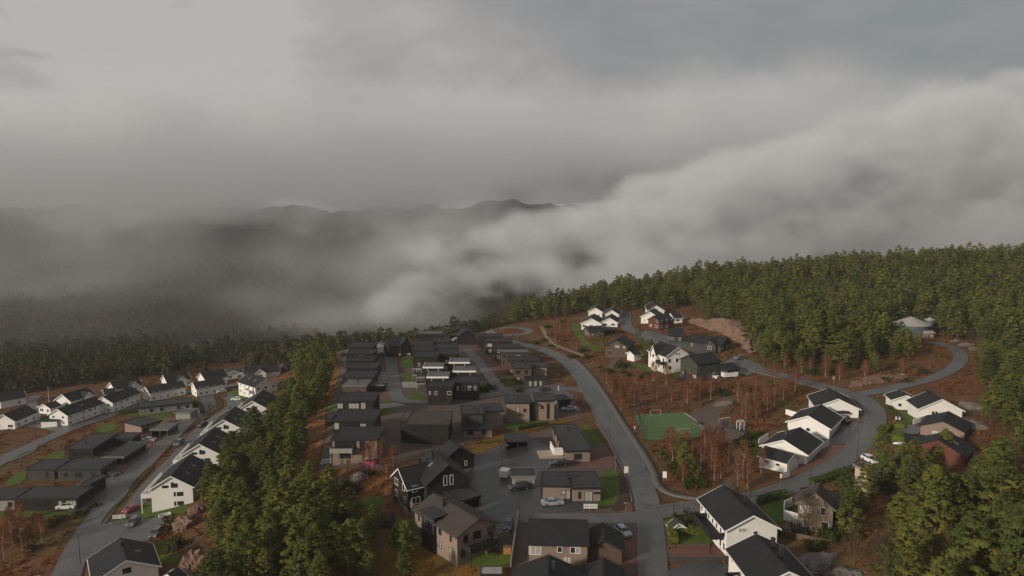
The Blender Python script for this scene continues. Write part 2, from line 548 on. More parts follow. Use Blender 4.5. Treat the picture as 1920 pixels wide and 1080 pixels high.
# ------------------------------------------------------------------ mesh builder
class MB:
    def __init__(self):
        self.v = []; self.f = []
    def quad(self, *ps):
        i = len(self.v)
        self.v += [tuple(p) for p in ps]
        self.f.append(tuple(range(i, i + len(ps))))
        return self
    def box(self, x0, x1, y0, y1, z0, z1, mtx=None):
        i = len(self.v)
        c = [(x0, y0, z0), (x1, y0, z0), (x1, y1, z0), (x0, y1, z0), (x0, y0, z1), (x1, y0, z1), (x1, y1, z1), (x0, y1, z1)]
        if mtx is not None:
            c = [tuple(mtx @ Vector(p)) for p in c]
        self.v += c
        self.f += [tuple(i + k for k in q) for q in ((3, 2, 1, 0), (4, 5, 6, 7), (0, 1, 5, 4), (1, 2, 6, 5), (2, 3, 7, 6), (3, 0, 4, 7))]
        return self
    def prism(self, poly, axis, a, b):
        """Extrude a 2-D polygon (counter-clockwise) along an axis from a to b."""
        n = len(poly); i = len(self.v)
        def put(p, t):
            return (t, p[0], p[1]) if axis == 'x' else ((p[0], t, p[1]) if axis == 'y' else (p[0], p[1], t))
        self.v += [put(p, a) for p in poly] + [put(p, b) for p in poly]
        self.f.append(tuple(i + n - 1 - k for k in range(n)))
        self.f.append(tuple(i + n + k for k in range(n)))
        for k in range(n):
            k2 = (k + 1) % n
            self.f.append((i + k, i + k2, i + n + k2, i + n + k))
        return self
    def tube(self, pts, r0, r1=None, seg=8):
        r1 = r0 if r1 is None else r1
        n = len(pts); i = len(self.v)
        for k, p in enumerate(pts):
            p = Vector(p)
            d = (Vector(pts[min(k + 1, n - 1)]) - Vector(pts[max(k - 1, 0)])).normalized()
            a = d.orthogonal().normalized(); b = d.cross(a)
            r = r0 + (r1 - r0) * k / max(1, n - 1)
            for s in range(seg):
                t = 2 * math.pi * s / seg
                self.v.append(tuple(p + a * (r * math.cos(t)) + b * (r * math.sin(t))))
        for k in range(n - 1):
            for s in range(seg):
                s2 = (s + 1) % seg
                self.f.append((i + k * seg + s, i + k * seg + s2, i + (k + 1) * seg + s2, i + (k + 1) * seg + s))
        self.f.append(tuple(i + seg - 1 - s for s in range(seg)))
        self.f.append(tuple(i + (n - 1) * seg + s for s in range(seg)))
        return self
    def lathe(self, prof, seg=16, c=(0, 0)):
        i = len(self.v); n = len(prof)
        for r, z in prof:
            for s in range(seg):
                t = 2 * math.pi * s / seg
                self.v.append((c[0] + r * math.cos(t), c[1] + r * math.sin(t), z))
        for k in range(n - 1):
            for s in range(seg):
                s2 = (s + 1) % seg
                self.f.append((i + k * seg + s, i + k * seg + s2, i + (k + 1) * seg + s2, i + (k + 1) * seg + s))
        return self
    def build(self, name, m, parent=None, smooth=False, loc=None, rot=None):
        me = bpy.data.meshes.new(name)
        me.from_pydata(self.v, [], self.f)
        b = bmesh.new(); b.from_mesh(me)
        bmesh.ops.recalc_face_normals(b, faces=b.faces)
        b.to_mesh(me); b.free()
        if smooth:
            me.polygons.foreach_set('use_smooth', np.ones(len(me.polygons), bool))
        me.materials.append(m if not isinstance(m, str) else MATS[m])
        return obj(name, me, None, parent, loc, rot)

# ------------------------------------------------------------------ surface materials
mat('asphalt', (0.082, 0.082, 0.080), 0.5, [(0.06, (0.118, 0.116, 0.110), 0.9, 0.45, 0.62), (0.22, (0.056, 0.056, 0.057), 0.8, 0.52, 0.66), (0.9, (0.066, 0.064, 0.060), 0.7, 0.55, 0.7), (6.0, (0.12, 0.118, 0.112), 0.4, 0.5, 0.7)], bump=0.01, bump_scale=6)
mat('asphalt_dark', (0.050, 0.052, 0.053), 0.45, [(0.10, (0.080, 0.078, 0.074), 0.8, 0.48, 0.68), (0.8, (0.038, 0.038, 0.038), 0.7, 0.5, 0.7)], bump=0.01, bump_scale=6)
mat('pavement', (0.092, 0.090, 0.086), 0.7, [(0.6, (0.085, 0.083, 0.08), 0.8, 0.45, 0.7)])
mat('kerbstone', (0.15, 0.147, 0.14), 0.8, [(2.0, (0.11, 0.107, 0.10), 0.7, 0.4, 0.7)])
mat('gravel', (0.105, 0.078, 0.064), 0.9, [(0.15, (0.075, 0.060, 0.050), 0.8, 0.45, 0.65), (0.9, (0.14, 0.105, 0.085), 0.7, 0.5, 0.75), (7.0, (0.07, 0.05, 0.04), 0.6, 0.5, 0.7)], bump=0.03, bump_scale=5, spec=0.3)
mat('brick_paving', (0.135, 0.066, 0.050), 0.85, [(0.2, (0.10, 0.056, 0.045), 0.8, 0.45, 0.65), (3.5, (0.17, 0.09, 0.07), 0.6, 0.5, 0.75)], spec=0.3)
mat('lawn', (0.075, 0.115, 0.014), 0.95, [(0.12, (0.050, 0.085, 0.014), 0.9, 0.42, 0.62), (0.6, (0.115, 0.115, 0.022), 0.7, 0.5, 0.75), (5.0, (0.04, 0.07, 0.010), 0.6, 0.5, 0.7)], bump=0.08, bump_scale=7, spec=0.2)
mat('turf', (0.088, 0.145, 0.055), 0.9, [(0.3, (0.105, 0.160, 0.064), 0.6, 0.45, 0.65), (4.0, (0.035, 0.10, 0.03), 0.5, 0.5, 0.7)], spec=0.2)
mat('mulch', (0.050, 0.020, 0.015), 0.95, [(1.0, (0.03, 0.016, 0.012), 0.8, 0.45, 0.65)], bump=0.06, bump_scale=6)
mat('orange_grass', (0.20, 0.086, 0.032), 0.95, [(0.25, (0.12, 0.08, 0.026), 0.9, 0.45, 0.65), (1.2, (0.12, 0.05, 0.022), 0.9, 0.5, 0.72), (5.0, (0.27, 0.14, 0.06), 0.6, 0.5, 0.7)], bump=0.15, bump_scale=2.5, spec=0.1)
mat('ochre_grass', (0.17, 0.095, 0.022), 0.95, [(0.2, (0.11, 0.085, 0.02), 0.9, 0.45, 0.65), (1.5, (0.21, 0.10, 0.03), 0.8, 0.5, 0.72), (5.0, (0.08, 0.06, 0.015), 0.6, 0.5, 0.7)], bump=0.15, bump_scale=2.5, spec=0.1)
mat('verge', (0.060, 0.045, 0.020), 0.95, [(0.8, (0.085, 0.06, 0.022), 0.8, 0.45, 0.65), (4.0, (0.03, 0.024, 0.012), 0.7, 0.5, 0.7)], bump=0.1, bump_scale=4, spec=0.1)
mat('rust_wall', (0.105, 0.038, 0.026), 0.8, [(0.4, (0.08, 0.03, 0.022), 0.7, 0.45, 0.7)], spec=0.3)
mat('concrete', (0.26, 0.25, 0.23), 0.8, [(0.5, (0.19, 0.18, 0.165), 0.8, 0.45, 0.7), (4, (0.3, 0.29, 0.27), 0.4, 0.5, 0.7)])
mat('sand', (0.22, 0.155, 0.10), 0.95, [(0.6, (0.16, 0.115, 0.08), 0.8, 0.45, 0.7)])
mat('rubber', (0.030, 0.033, 0.036), 0.7, [(1.5, (0.045, 0.045, 0.045), 0.6, 0.5, 0.7)])
mat('rock', (0.20, 0.125, 0.088), 0.9, [(0.35, (0.13, 0.092, 0.072), 0.8, 0.45, 0.65), (1.3, (0.29, 0.165, 0.105), 0.7, 0.5, 0.72), (3.5, (0.10, 0.085, 0.07), 0.8, 0.55, 0.75)], bump=0.5, bump_scale=1.1, spec=0.2)
mat('grey_rock', (0.16, 0.145, 0.13), 0.9, [(0.5, (0.09, 0.08, 0.07), 0.8, 0.45, 0.65), (2.0, (0.24, 0.21, 0.18), 0.7, 0.5, 0.72)], bump=0.5, bump_scale=1.3, spec=0.2)
mat('water', (0.05, 0.06, 0.065), 0.12, None, spec=0.8)

mat('white_wall', (0.78, 0.765, 0.72), 0.7, [(0.25, (0.70, 0.68, 0.63), 0.6, 0.45, 0.7), (2.5, (0.72, 0.70, 0.66), 0.4, 0.5, 0.7)], spec=0.3)
mat('grey_wall', (0.30, 0.285, 0.26), 0.75, [(0.4, (0.24, 0.225, 0.205), 0.7, 0.45, 0.7)], spec=0.3)
mat('tan_wall', (0.245, 0.185, 0.145), 0.8, [(0.4, (0.20, 0.15, 0.118), 0.7, 0.45, 0.7), (3.0, (0.28, 0.215, 0.17), 0.5, 0.5, 0.7)], spec=0.3)
mat('cream_wall', (0.48, 0.40, 0.31), 0.75, [(0.4, (0.40, 0.33, 0.255), 0.7, 0.45, 0.7)], spec=0.3)
mat('brown_wall', (0.105, 0.070, 0.052), 0.8, [(0.4, (0.08, 0.053, 0.04), 0.7, 0.45, 0.7), (3.0, (0.13, 0.09, 0.068), 0.5, 0.5, 0.7)], spec=0.3)
mat('black_wall', (0.020, 0.018, 0.017), 0.75, [(0.5, (0.032, 0.027, 0.023), 0.8, 0.45, 0.7), (3.0, (0.018, 0.017, 0.016), 0.6, 0.5, 0.7)], spec=0.2)
mat('dark_grey_wall', (0.046, 0.044, 0.041), 0.75, [(0.5, (0.075, 0.070, 0.064), 0.8, 0.45, 0.7)], spec=0.3)
mat('red_wall', (0.115, 0.042, 0.027), 0.8, [(0.4, (0.15, 0.045, 0.028), 0.7, 0.45, 0.7), (3.0, (0.18, 0.065, 0.038), 0.5, 0.5, 0.7)], spec=0.3)
mat('black_roof', (0.019, 0.020, 0.021), 0.7, [(0.3, (0.027, 0.028, 0.028), 0.8, 0.45, 0.7), (2.0, (0.013, 0.014, 0.015), 0.8, 0.5, 0.7)], bump=0.02, bump_scale=4, spec=0.25)
mat('felt_roof', (0.036, 0.038, 0.039), 0.75, [(0.2, (0.050, 0.051, 0.050), 0.8, 0.45, 0.65), (1.5, (0.038, 0.040, 0.042), 0.8, 0.5, 0.7)], spec=0.25)
mat('grey_roof', (0.115, 0.115, 0.112), 0.7, [(0.25, (0.085, 0.085, 0.084), 0.8, 0.45, 0.65), (1.5, (0.14, 0.138, 0.132), 0.6, 0.5, 0.7)], spec=0.25)
mat('brown_roof', (0.060, 0.048, 0.042), 0.75, [(0.3, (0.046, 0.038, 0.034), 0.8, 0.45, 0.65), (2.0, (0.075, 0.060, 0.052), 0.6, 0.5, 0.7)], spec=0.25)
mat('metal_roof', (0.32, 0.305, 0.28), 0.6, [(0.4, (0.25, 0.24, 0.22), 0.7, 0.45, 0.65)])
mat('steel_blue', (0.085, 0.115, 0.125), 0.5, [(0.6, (0.065, 0.09, 0.10), 0.7, 0.45, 0.65)])
mat('white_trim', (0.80, 0.785, 0.74), 0.6, spec=0.3)
mat('goal_paint', (0.36, 0.35, 0.32), 0.6)
mat('dark_trim', (0.022, 0.022, 0.022), 0.6, spec=0.3)
mat('grey_trim', (0.16, 0.155, 0.145), 0.6, spec=0.3)
mat('glass', (0.022, 0.026, 0.028), 0.12, spec=0.7)
mat('blind', (0.36, 0.35, 0.30), 0.5, spec=0.5)
mat('deck_wood', (0.135, 0.085, 0.055), 0.85, [(1.5, (0.09, 0.06, 0.042), 0.7, 0.45, 0.7)])
mat('pale_wood', (0.36, 0.29, 0.22), 0.8, [(1.5, (0.28, 0.225, 0.17), 0.7, 0.45, 0.7)])
mat('timber', (0.34, 0.165, 0.045), 0.8)
mat('galvanised', (0.30, 0.30, 0.29), 0.45, metal=0.6)
mat('dark_metal', (0.030, 0.030, 0.030), 0.5)
mat('tyre', (0.015, 0.015, 0.015), 0.9)
mat('rim', (0.35, 0.35, 0.35), 0.35, metal=0.7)
mat('lamp_glass', (0.75, 0.75, 0.72), 0.2)
mat('tail_red', (0.35, 0.02, 0.015), 0.3)
mat('hedge_leaf', (0.040, 0.058, 0.014), 0.9, [(0.8, (0.075, 0.085, 0.016), 0.8, 0.45, 0.65), (6, (0.02, 0.03, 0.01), 0.7, 0.5, 0.7)], spec=0.2)
mat('yellow_hedge_leaf', (0.10, 0.115, 0.014), 0.9, [(0.8, (0.06, 0.085, 0.014), 0.8, 0.45, 0.65), (6, (0.035, 0.05, 0.01), 0.7, 0.5, 0.7)], spec=0.2)
for nm, c in (('white', (0.75, 0.75, 0.73)), ('silver', (0.34, 0.37, 0.40)), ('grey', (0.10, 0.105, 0.11)), ('black', (0.014, 0.015, 0.017)), ('red', (0.28, 0.012, 0.018)), ('blue', (0.03, 0.065, 0.10))):
    mat('paint_' + nm, c, 0.35, spec=0.5, coat=0.5)
mat('plastic_pink', (0.72, 0.06, 0.30), 0.5)
mat('plastic_red', (0.50, 0.035, 0.02), 0.5)
mat('plastic_white', (0.75, 0.73, 0.70), 0.5)
mat('plastic_blue', (0.03, 0.10, 0.17), 0.5)
mat('plastic_black', (0.015, 0.015, 0.016), 0.6)
mat('trampoline_net', (0.012, 0.013, 0.014), 0.9)

# ------------------------------------------------------------------ sheets that lie on the terrain
def chaikin(pts, n=2, closed=True):
    for _ in range(n):
        q = []
        m = len(pts)
        rngk = range(m if closed else m - 1)
        if not closed:
            q.append(pts[0])
        for k in rngk:
            a = pts[k]; b = pts[(k + 1) % m]
            q.append(0.75 * a + 0.25 * b); q.append(0.25 * a + 0.75 * b)
        if not closed:
            q.append(pts[-1])
        pts = q
    return pts
def drape(name, poly, m, lift, soft=1, cell=2.0):
    """A thin sheet over the terrain; poly = photo pixels of its outline on the ground."""
    pts = [P(u, v)[:2] for u, v in poly]
    if soft:
        pts = chaikin(pts, soft)
    return drape_xy(name, pts, m, lift, cell)
def inside(poly, x, y):
    poly = np.asarray(poly)
    x = np.asarray(x); y = np.asarray(y)
    c = np.zeros(x.shape, bool)
    j = len(poly) - 1
    for i in range(len(poly)):
        xi, yi = poly[i]; xj, yj = poly[j]
        t = ((yi > y) != (yj > y)) & (x < (xj - xi) * (y - yi) / (yj - yi + 1e-12) + xi)
        c ^= t
        j = i
    return c
def drape_xy(name, pts, m, lift, cell=2.0):
    pts = np.asarray(pts)
    # split long edges
    ring = []
    for k in range(len(pts)):
        a, b = pts[k], pts[(k + 1) % len(pts)]
        d = np.linalg.norm(b - a)
        if d < 0.02:
            continue
        s = max(1, int(d / (cell * 1.2)))
        for j in range(s):
            ring.append(a + (b - a) * j / s)
    ring = np.array(ring)
    lo = ring.min(0); hi = ring.max(0)
    X, Y = np.meshgrid(np.arange(lo[0] + cell / 2, hi[0], cell), np.arange(lo[1] + cell / 2, hi[1], cell))
    X = X.ravel(); Y = Y.ravel()
    k = inside(ring, X, Y)
    inner = np.stack([X[k], Y[k]], 1)
    if len(inner):
        dmin = np.min(np.hypot(inner[:, None, 0] - ring[None, :, 0], inner[:, None, 1] - ring[None, :, 1]), axis=1)
        inner = inner[dmin > cell * 0.35]
    allp = np.concatenate([ring, inner]) if len(inner) else ring
    n = len(ring)
    vo, eo, fo, _, _, _ = delaunay_2d_cdt([Vector(p) for p in allp], [], [list(range(n))], 1, 1e-4)
    vo = np.array([tuple(p) for p in vo])
    z = ground(vo[:, 0], vo[:, 1]) + lift
    me = bpy.data.meshes.new(name)
    me.from_pydata([(a, b, c) for (a, b), c in zip(vo, z)], [], [tuple(f) for f in fo])
    bm = bmesh.new(); bm.from_mesh(me)
    for f in bm.faces:
        if f.normal.z < 0:
            f.normal_flip()
    bm.to_mesh(me); bm.free()
    me.materials.append(MATS[m])
    SHEETS.append((name, ring))
    return structure(obj(name, me))
SHEETS = []
def centreline(px, n=3, world=None):
    pts = [P(u, v)[:2] for u, v in px] if world is None else [np.array(p, float) for p in world]
    return np.array(chaikin(pts, n, closed=False))
def ribbon_xy(c, o0, o1):
    """Outline between two sideways offsets (left positive) of a centre line."""
    t = np.gradient(c, axis=0)
    t /= np.linalg.norm(t, axis=1)[:, None] + 1e-9
    nrm = np.stack([-t[:, 1], t[:, 0]], 1)
    o0 = np.asarray(o0); o1 = np.asarray(o1)
    return c + nrm * (o0[:, None] if o0.ndim else o0), c + nrm * (o1[:, None] if o1.ndim else o1)
def ribbon(name, c, o0, o1, m, lift, skirt=0.0):
    a, b = ribbon_xy(c, o0, o1)
    # resample so that the sheet follows the ground
    d = np.concatenate([[0], np.cumsum(np.linalg.norm(np.diff(c, axis=0), axis=1))])
    k = max(2, int(d[-1] / 1.5))
    s = np.linspace(0, d[-1], k)
    a = np.stack([np.interp(s, d, a[:, i]) for i in (0, 1)], 1)
    b = np.stack([np.interp(s, d, b[:, i]) for i in (0, 1)], 1)
    wid = float(np.linalg.norm(a - b, axis=1).mean())
    q = max(1, int(math.ceil(wid / 1.6)))
    rows = []
    for j in range(q + 1):
        p = a + (b - a) * j / q
        rows.append(np.column_stack([p, ground(p[:, 0], p[:, 1]) + lift]))
    if skirt:
        lo = rows[0].copy(); lo[:, 2] -= skirt; hi = rows[-1].copy(); hi[:, 2] -= skirt
        rows = [lo] + rows + [hi]
    V = np.concatenate(rows)
    nr = len(rows)
    idx = np.arange(nr * k).reshape(nr, k)
    Q = np.stack([idx[:-1, :-1].ravel(), idx[:-1, 1:].ravel(), idx[1:, 1:].ravel(), idx[1:, :-1].ravel()], 1)
    me = mesh_np(name, V, quads=Q)
    bm = bmesh.new(); bm.from_mesh(me)
    up = sum(f.normal.z for f in bm.faces)
    if up < 0:
        bmesh.ops.reverse_faces(bm, faces=bm.faces)
    bm.to_mesh(me); bm.free()
    me.materials.append(MATS[m])
    SHEETS.append((name, np.concatenate([a, b[::-1]])))
    return structure(obj(name, me))

# ------------------------------------------------------------------ windows, doors
_cache = {}
def window_meshes(w, h, frame, pane):
    key = (round(w, 2), round(h, 2), frame, pane)
    if key in _cache:
        return _cache[key]
    b = MB(); t = 0.09; d = 0.07
    b.box(-w / 2, w / 2, -d, 0, 0, t).box(-w / 2, w / 2, -d, 0, h - t, h)
    b.box(-w / 2, -w / 2 + t, -d, 0, t, h - t).box(w / 2 - t, w / 2, -d, 0, t, h - t)
    nm = max(0, int(round(w / 0.95)) - 1)
    for k in range(nm):
        x = -w / 2 + w * (k + 1) / (nm + 1)
        b.box(x - 0.035, x + 0.035, -d + 0.01, 0, t, h - t)
    me1 = bpy.data.meshes.new('window'); me1.from_pydata(b.v, [], b.f); me1.materials.append(MATS[frame])
    g = MB().quad((-w / 2 + 0.02, -0.035, 0.02), (w / 2 - 0.02, -0.035, 0.02), (w / 2 - 0.02, -0.035, h - 0.02), (-w / 2 + 0.02, -0.035, h - 0.02))
    me2 = bpy.data.meshes.new('pane'); me2.from_pydata(g.v, [], g.f); me2.materials.append(MATS[pane])
    _cache[key] = (me1, me2)
    return _cache[key]
def put_window(root, p, yaw, w, h, frame='white_trim', pane='glass', off=0.03):
    """p = sill centre on the wall face in the thing's own axes; yaw turns the outward direction (-y) of the window."""
    m1, m2 = window_meshes(w, h, frame, pane)
    o = obj('window', m1, None, root, p, (0, 0, yaw))
    q = obj('pane', m2, None, o)
    return o
def put_door(root, p, yaw, mtl, w=1.0, h=2.1, name='door'):
    key = ('door', mtl, w, h)
    if key not in _cache:
        b = MB()
        b.box(-w / 2, w / 2, -0.06, 0, 0, h)
        n = 4 if w > 2 else 1
        for k in range(n):
            z0 = h * k / n + 0.08; z1 = h * (k + 1) / n - 0.08
            b.box(-w / 2 + 0.12, w / 2 - 0.12, -0.09, -0.06, z0, z1)
        me = bpy.data.meshes.new(name); me.from_pydata(b.v, [], b.f); me.materials.append(MATS[mtl])
        _cache[key] = me
    return obj(name, _cache[key], None, root, p, (0, 0, yaw))

FOOT = []        # building footprints, kept free of trees
BUILT = {}
def yaw_of(d):
    return math.atan2(d[1], d[0])
def visible(root_loc, rz, p, nrm):
    c, s = math.cos(rz), math.sin(rz)
    wx = root_loc[0] + c * p[0] - s * p[1]; wy = root_loc[1] + s * p[0] + c * p[1]
    n = (c * nrm[0] - s * nrm[1], s * nrm[0] + c * nrm[1])
    d = math.hypot(wx, wy)
    return (n[0] * -wx + n[1] * -wy) / d > -0.12

WALLS = {  # wall letter: outward normal, yaw of a window on it
    'A': ((-1, 0), -math.pi / 2), 'B': ((1, 0), math.pi / 2), 'L': ((0, 1), math.pi), 'R': ((0, -1), 0.0)}
def wall_point(letter, L, W, s, z):
    if letter == 'A': return (-L / 2, -s, z)
    if letter == 'B': return (L / 2, s, z)
    if letter == 'L': return (-s, W / 2, z)
    return (s, -W / 2, z)
def wall_len(letter, L, W):
    return W if letter in 'AB' else L
def auto_windows(root, rr, L, W, letters, storeys, frame, blind=0.12, wh=(1.1, 1.2), gap=3.1, z0=0.95, pitch=2.65, gable_at=None, want=None):
    for lt in letters:
        nrm, yw = WALLS[lt]
        if not visible(root.location, root.rotation_euler.z, wall_point(lt, L, W, 0, 0)[:2], nrm):
            continue
        wl = wall_len(lt, L, W)
        for st in range(storeys):
            n = max(1, int(round((wl - 1.0) / gap)))
            for k in range(n):
                s = -wl / 2 + wl * (k + 0.5) / n + rr.uniform(-0.35, 0.35)
                r = rr.random()
                ww, hh = wh
                if r < 0.25: ww *= 1.7
                elif r < 0.4: ww *= 0.62
                if r > 0.93: continue
                put_window(root, wall_point(lt, L, W, s, z0 + pitch * st), yw, round(ww, 1), hh, frame, 'blind' if rr.random() < blind else 'glass')
    if gable_at:
        for lt in 'AB':
            nrm, yw = WALLS[lt]
            if lt in letters and visible(root.location, root.rotation_euler.z, wall_point(lt, L, W, 0, 0)[:2], nrm):
                put_window(root, wall_point(lt, L, W, -0.55, gable_at), yw, 0.8, 0.9, frame)
                put_window(root, wall_point(lt, L, W, 0.55, gable_at), yw, 0.8, 0.9, frame)

def chimney(parent, x, y, z0, z1, s=0.55, m='dark_metal', name='chimney'):
    b = MB().box(x - s / 2, x + s / 2, y - s / 2, y + s / 2, z0, z1).box(x - s / 2 - 0.06, x + s / 2 + 0.06, y - s / 2 - 0.06, y + s / 2 + 0.06, z1, z1 + 0.1)
    return b.build(name, m, parent)

def G(name, label, cat, A, B, w, hr, hw, wall='white_wall', roof='black_roof', trim='white_trim', frame='white_trim', group=None, base=None,
      storeys=1, win='ABLR', gw=None, chim=(), sky_l=0, over=0.45, door='', gdoor='', cross=None, balcony=None, blind=0.12, gap=3.1, wh=(1.1, 1.2), dz=0.0, z0=0.95, pitch=2.65, deep=4.0):
    """House under a pitched roof. A, B = photo pixels of the near and far end of its ridge, hr / hw = ridge and eaves height, w = width."""
    rr = random.Random(sum(map(ord, label)))
    z = None
    c0 = P(*A, h=hr)
    zb = ground(c0[0], c0[1]) if base is None else base
    for _ in range(3):
        a = on_plane(*A, zb + hr); b = on_plane(*B, zb + hr)
        c = (a + b) / 2
        if base is None:
            zb = ground(c[0], c[1]) + dz
    d = b - a
    rz = yaw_of(d)
    L = max(2.0, float(np.linalg.norm(d[:2])) - 2 * over)
    root = empty(name, (c[0], c[1], zb), rz)
    tag(root, label, cat, group)
    W = w
    sl = (hr - 0.2 - hw) / (W / 2)
    MB().prism([(-W / 2, -deep), (W / 2, -deep), (W / 2, hw), (0, hr - 0.2), (-W / 2, hw)], 'x', -L / 2, L / 2).build('walls', wall, root)
    rb = MB()
    Lo = L / 2 + over; eo = W / 2 + 0.5
    ze = hr - 0.18 - sl * eo
    t = 0.2
    for s in (-1, 1):
        q = [(0.0, hr - 0.18), (0.0, hr - 0.18 + t), (s * eo, ze + t), (s * eo, ze)]
        rb.prism(q if s < 0 else q[::-1], 'x', -Lo, Lo)
    rb.box(-Lo, Lo, -0.14, 0.14, hr + 0.0, hr + 0.07)
    ro = rb.build('roof', roof, root)
    if trim:
        for x in (-Lo - 0.04, Lo):
            tb = MB()
            for s in (-1, 1):
                q = [(0.0, hr - 0.24), (0.0, hr + 0.06), (s * (eo + 0.03), ze + t + 0.06), (s * (eo + 0.03), ze - 0.06)]
                tb.prism(q if s < 0 else q[::-1], 'x', x, x + 0.04)
            tb.build('bargeboard', trim, ro)
        for s in (-1, 1):
            y0, y1 = sorted((s * (eo + 0.005), s * (eo + 0.13)))
            MB().box(-Lo, Lo, y0, y1, ze - 0.02, ze + 0.13).build('gutter', trim, ro)
    for k in range(sky_l):
        x = -L / 2 + L * (k + 1) / (sky_l + 1); s = -1 if visible(root.location, rz, (0, -W / 2), (0, -1)) else 1
        y = s * W * 0.24
        zc_ = hr + t - 0.18 - sl * abs(y)
        mt = Matrix.Translation((x, y, zc_)) @ Matrix.Rotation(-s * math.atan(sl), 4, 'X')
        MB().box(-0.42, 0.42, -0.6, 0.6, -0.02, 0.09, mt).build('skylight', 'grey_trim', ro)
    for cx, cy in chim:
        chimney(ro, cx * L / 2, cy * W / 2, hr - sl * abs(cy * W / 2) - 0.3, hr + 0.9)
    auto_windows(root, rr, L, W, win, storeys, frame, blind, gap=gap, wh=wh, gable_at=gw, z0=z0, pitch=pitch)
    for lt in door:
        nrm, yw = WALLS[lt]
        put_door(root, wall_point(lt, L, W, wall_len(lt, L, W) * 0.31, 0.05), yw, 'dark_trim' if wall == 'white_wall' else 'grey_trim')
    for lt in gdoor:
        nrm, yw = WALLS[lt]
        put_door(root, wall_point(lt, L, W, 0, 0.02), yw, 'grey_trim' if wall != 'white_wall' else 'plastic_white', min(wall_len(lt, L, W) - 1.2, 4.8), min(2.2, hw - 0.3), 'garage_door')
    FOOT.append((c[0], c[1], rz, L / 2 + 1.2, W / 2 + 1.2))
    BUILT[label] = (root, L, W, zb)
    if cross:      # a cross gable: side, position along the ridge (-1..1), width, projection, ridge height
        side, cx, cw, cp, ch = cross
        s = 1 if side == 'L' else -1
        x = cx * L / 2
        y0, y1 = s * 0.4, s * (W / 2 + cp)
        hwc = min(hw, ch - 0.8)
        a_, b_ = sorted((y0, y1))
        mb = MB(); poly = [(x - cw / 2, -deep), (x + cw / 2, -deep), (x + cw / 2, hwc), (x, ch - 0.2), (x - cw / 2, hwc)]
        mb.prism(poly, 'y', a_, b_)
        mb.build('gable_bay', wall, root)
        slc = (ch - 0.2 - hwc) / (cw / 2); ec = cw / 2 + 0.35
        r2 = MB()
        yo = y1 + s * 0.4
        a2, b2 = sorted((y0, yo))
        for q in (-1, 1):
            pl = [(x, ch - 0.18), (x, ch + 0.02), (x + q * ec, ch + 0.02 - slc * ec), (x + q * ec, ch - 0.18 - slc * ec)]
            r2.prism(pl, 'y', a2, b2)
        rr2 = r2.build('bay_roof', roof, root)
        if trim:
            tb = MB()
            ya, yb = sorted((yo, yo + s * 0.04))
            for q in (-1, 1):
                tb.prism([(x, ch - 0.24), (x, ch + 0.07), (x + q * (ec + .03), ch + 0.07 - slc * ec), (x + q * (ec + .03), ch - 0.24 - slc * ec)], 'y', ya, yb)
            tb.build('bargeboard', trim, rr2)
        put_window(root, (x, y1 + s * 0.0, hwc - 1.6 if hwc > 3 else 1.0), math.pi if s > 0 else 0.0, 1.6, 1.3, frame)
        if hwc > 3.6:
            put_window(root, (x, y1, 0.9), math.pi if s > 0 else 0.0, 1.6, 1.3, frame)
    if balcony:    # side, centre -1..1, length, depth, floor height, colour
        side, cx, bl, bd, bz, bm_ = balcony
        add_balcony(root, L, W, side, cx, bl, bd, bz, bm_)
    return root

def add_balcony(root, L, W, side, cx, bl, bd, bz, bm_, roofed=False):
    wl = wall_len(side, L, W)
    nrm, yw = WALLS[side]
    s0 = cx * wl / 2
    p = wall_point(side, L, W, s0, 0)
    mt = Matrix.Translation(p) @ Matrix.Rotation(yw, 4, 'Z')
    b = MB().box(-bl / 2, bl / 2, -bd, 0.0, bz - 0.2, bz, mt)
    f = b.build('balcony', bm_, root)
    r = MB()
    r.box(-bl / 2, bl / 2, -bd, -bd + 0.06, bz + 0.002, bz + 1.0, mt)
    r.box(-bl / 2, -bl / 2 + 0.06, -bd + 0.06, 0, bz + 0.002, bz + 1.0, mt)
    r.box(bl / 2 - 0.06, bl / 2, -bd + 0.06, 0, bz + 0.002, bz + 1.0, mt)
    r.build('railing', bm_, f)
    for x in (-bl / 2 + 0.15, bl / 2 - 0.15):
        MB().box(x - 0.07, x + 0.07, -bd + 0.08, -bd + 0.22, -deep_post, bz - 0.2, mt).build('post', bm_, f)
deep_post = 2.5

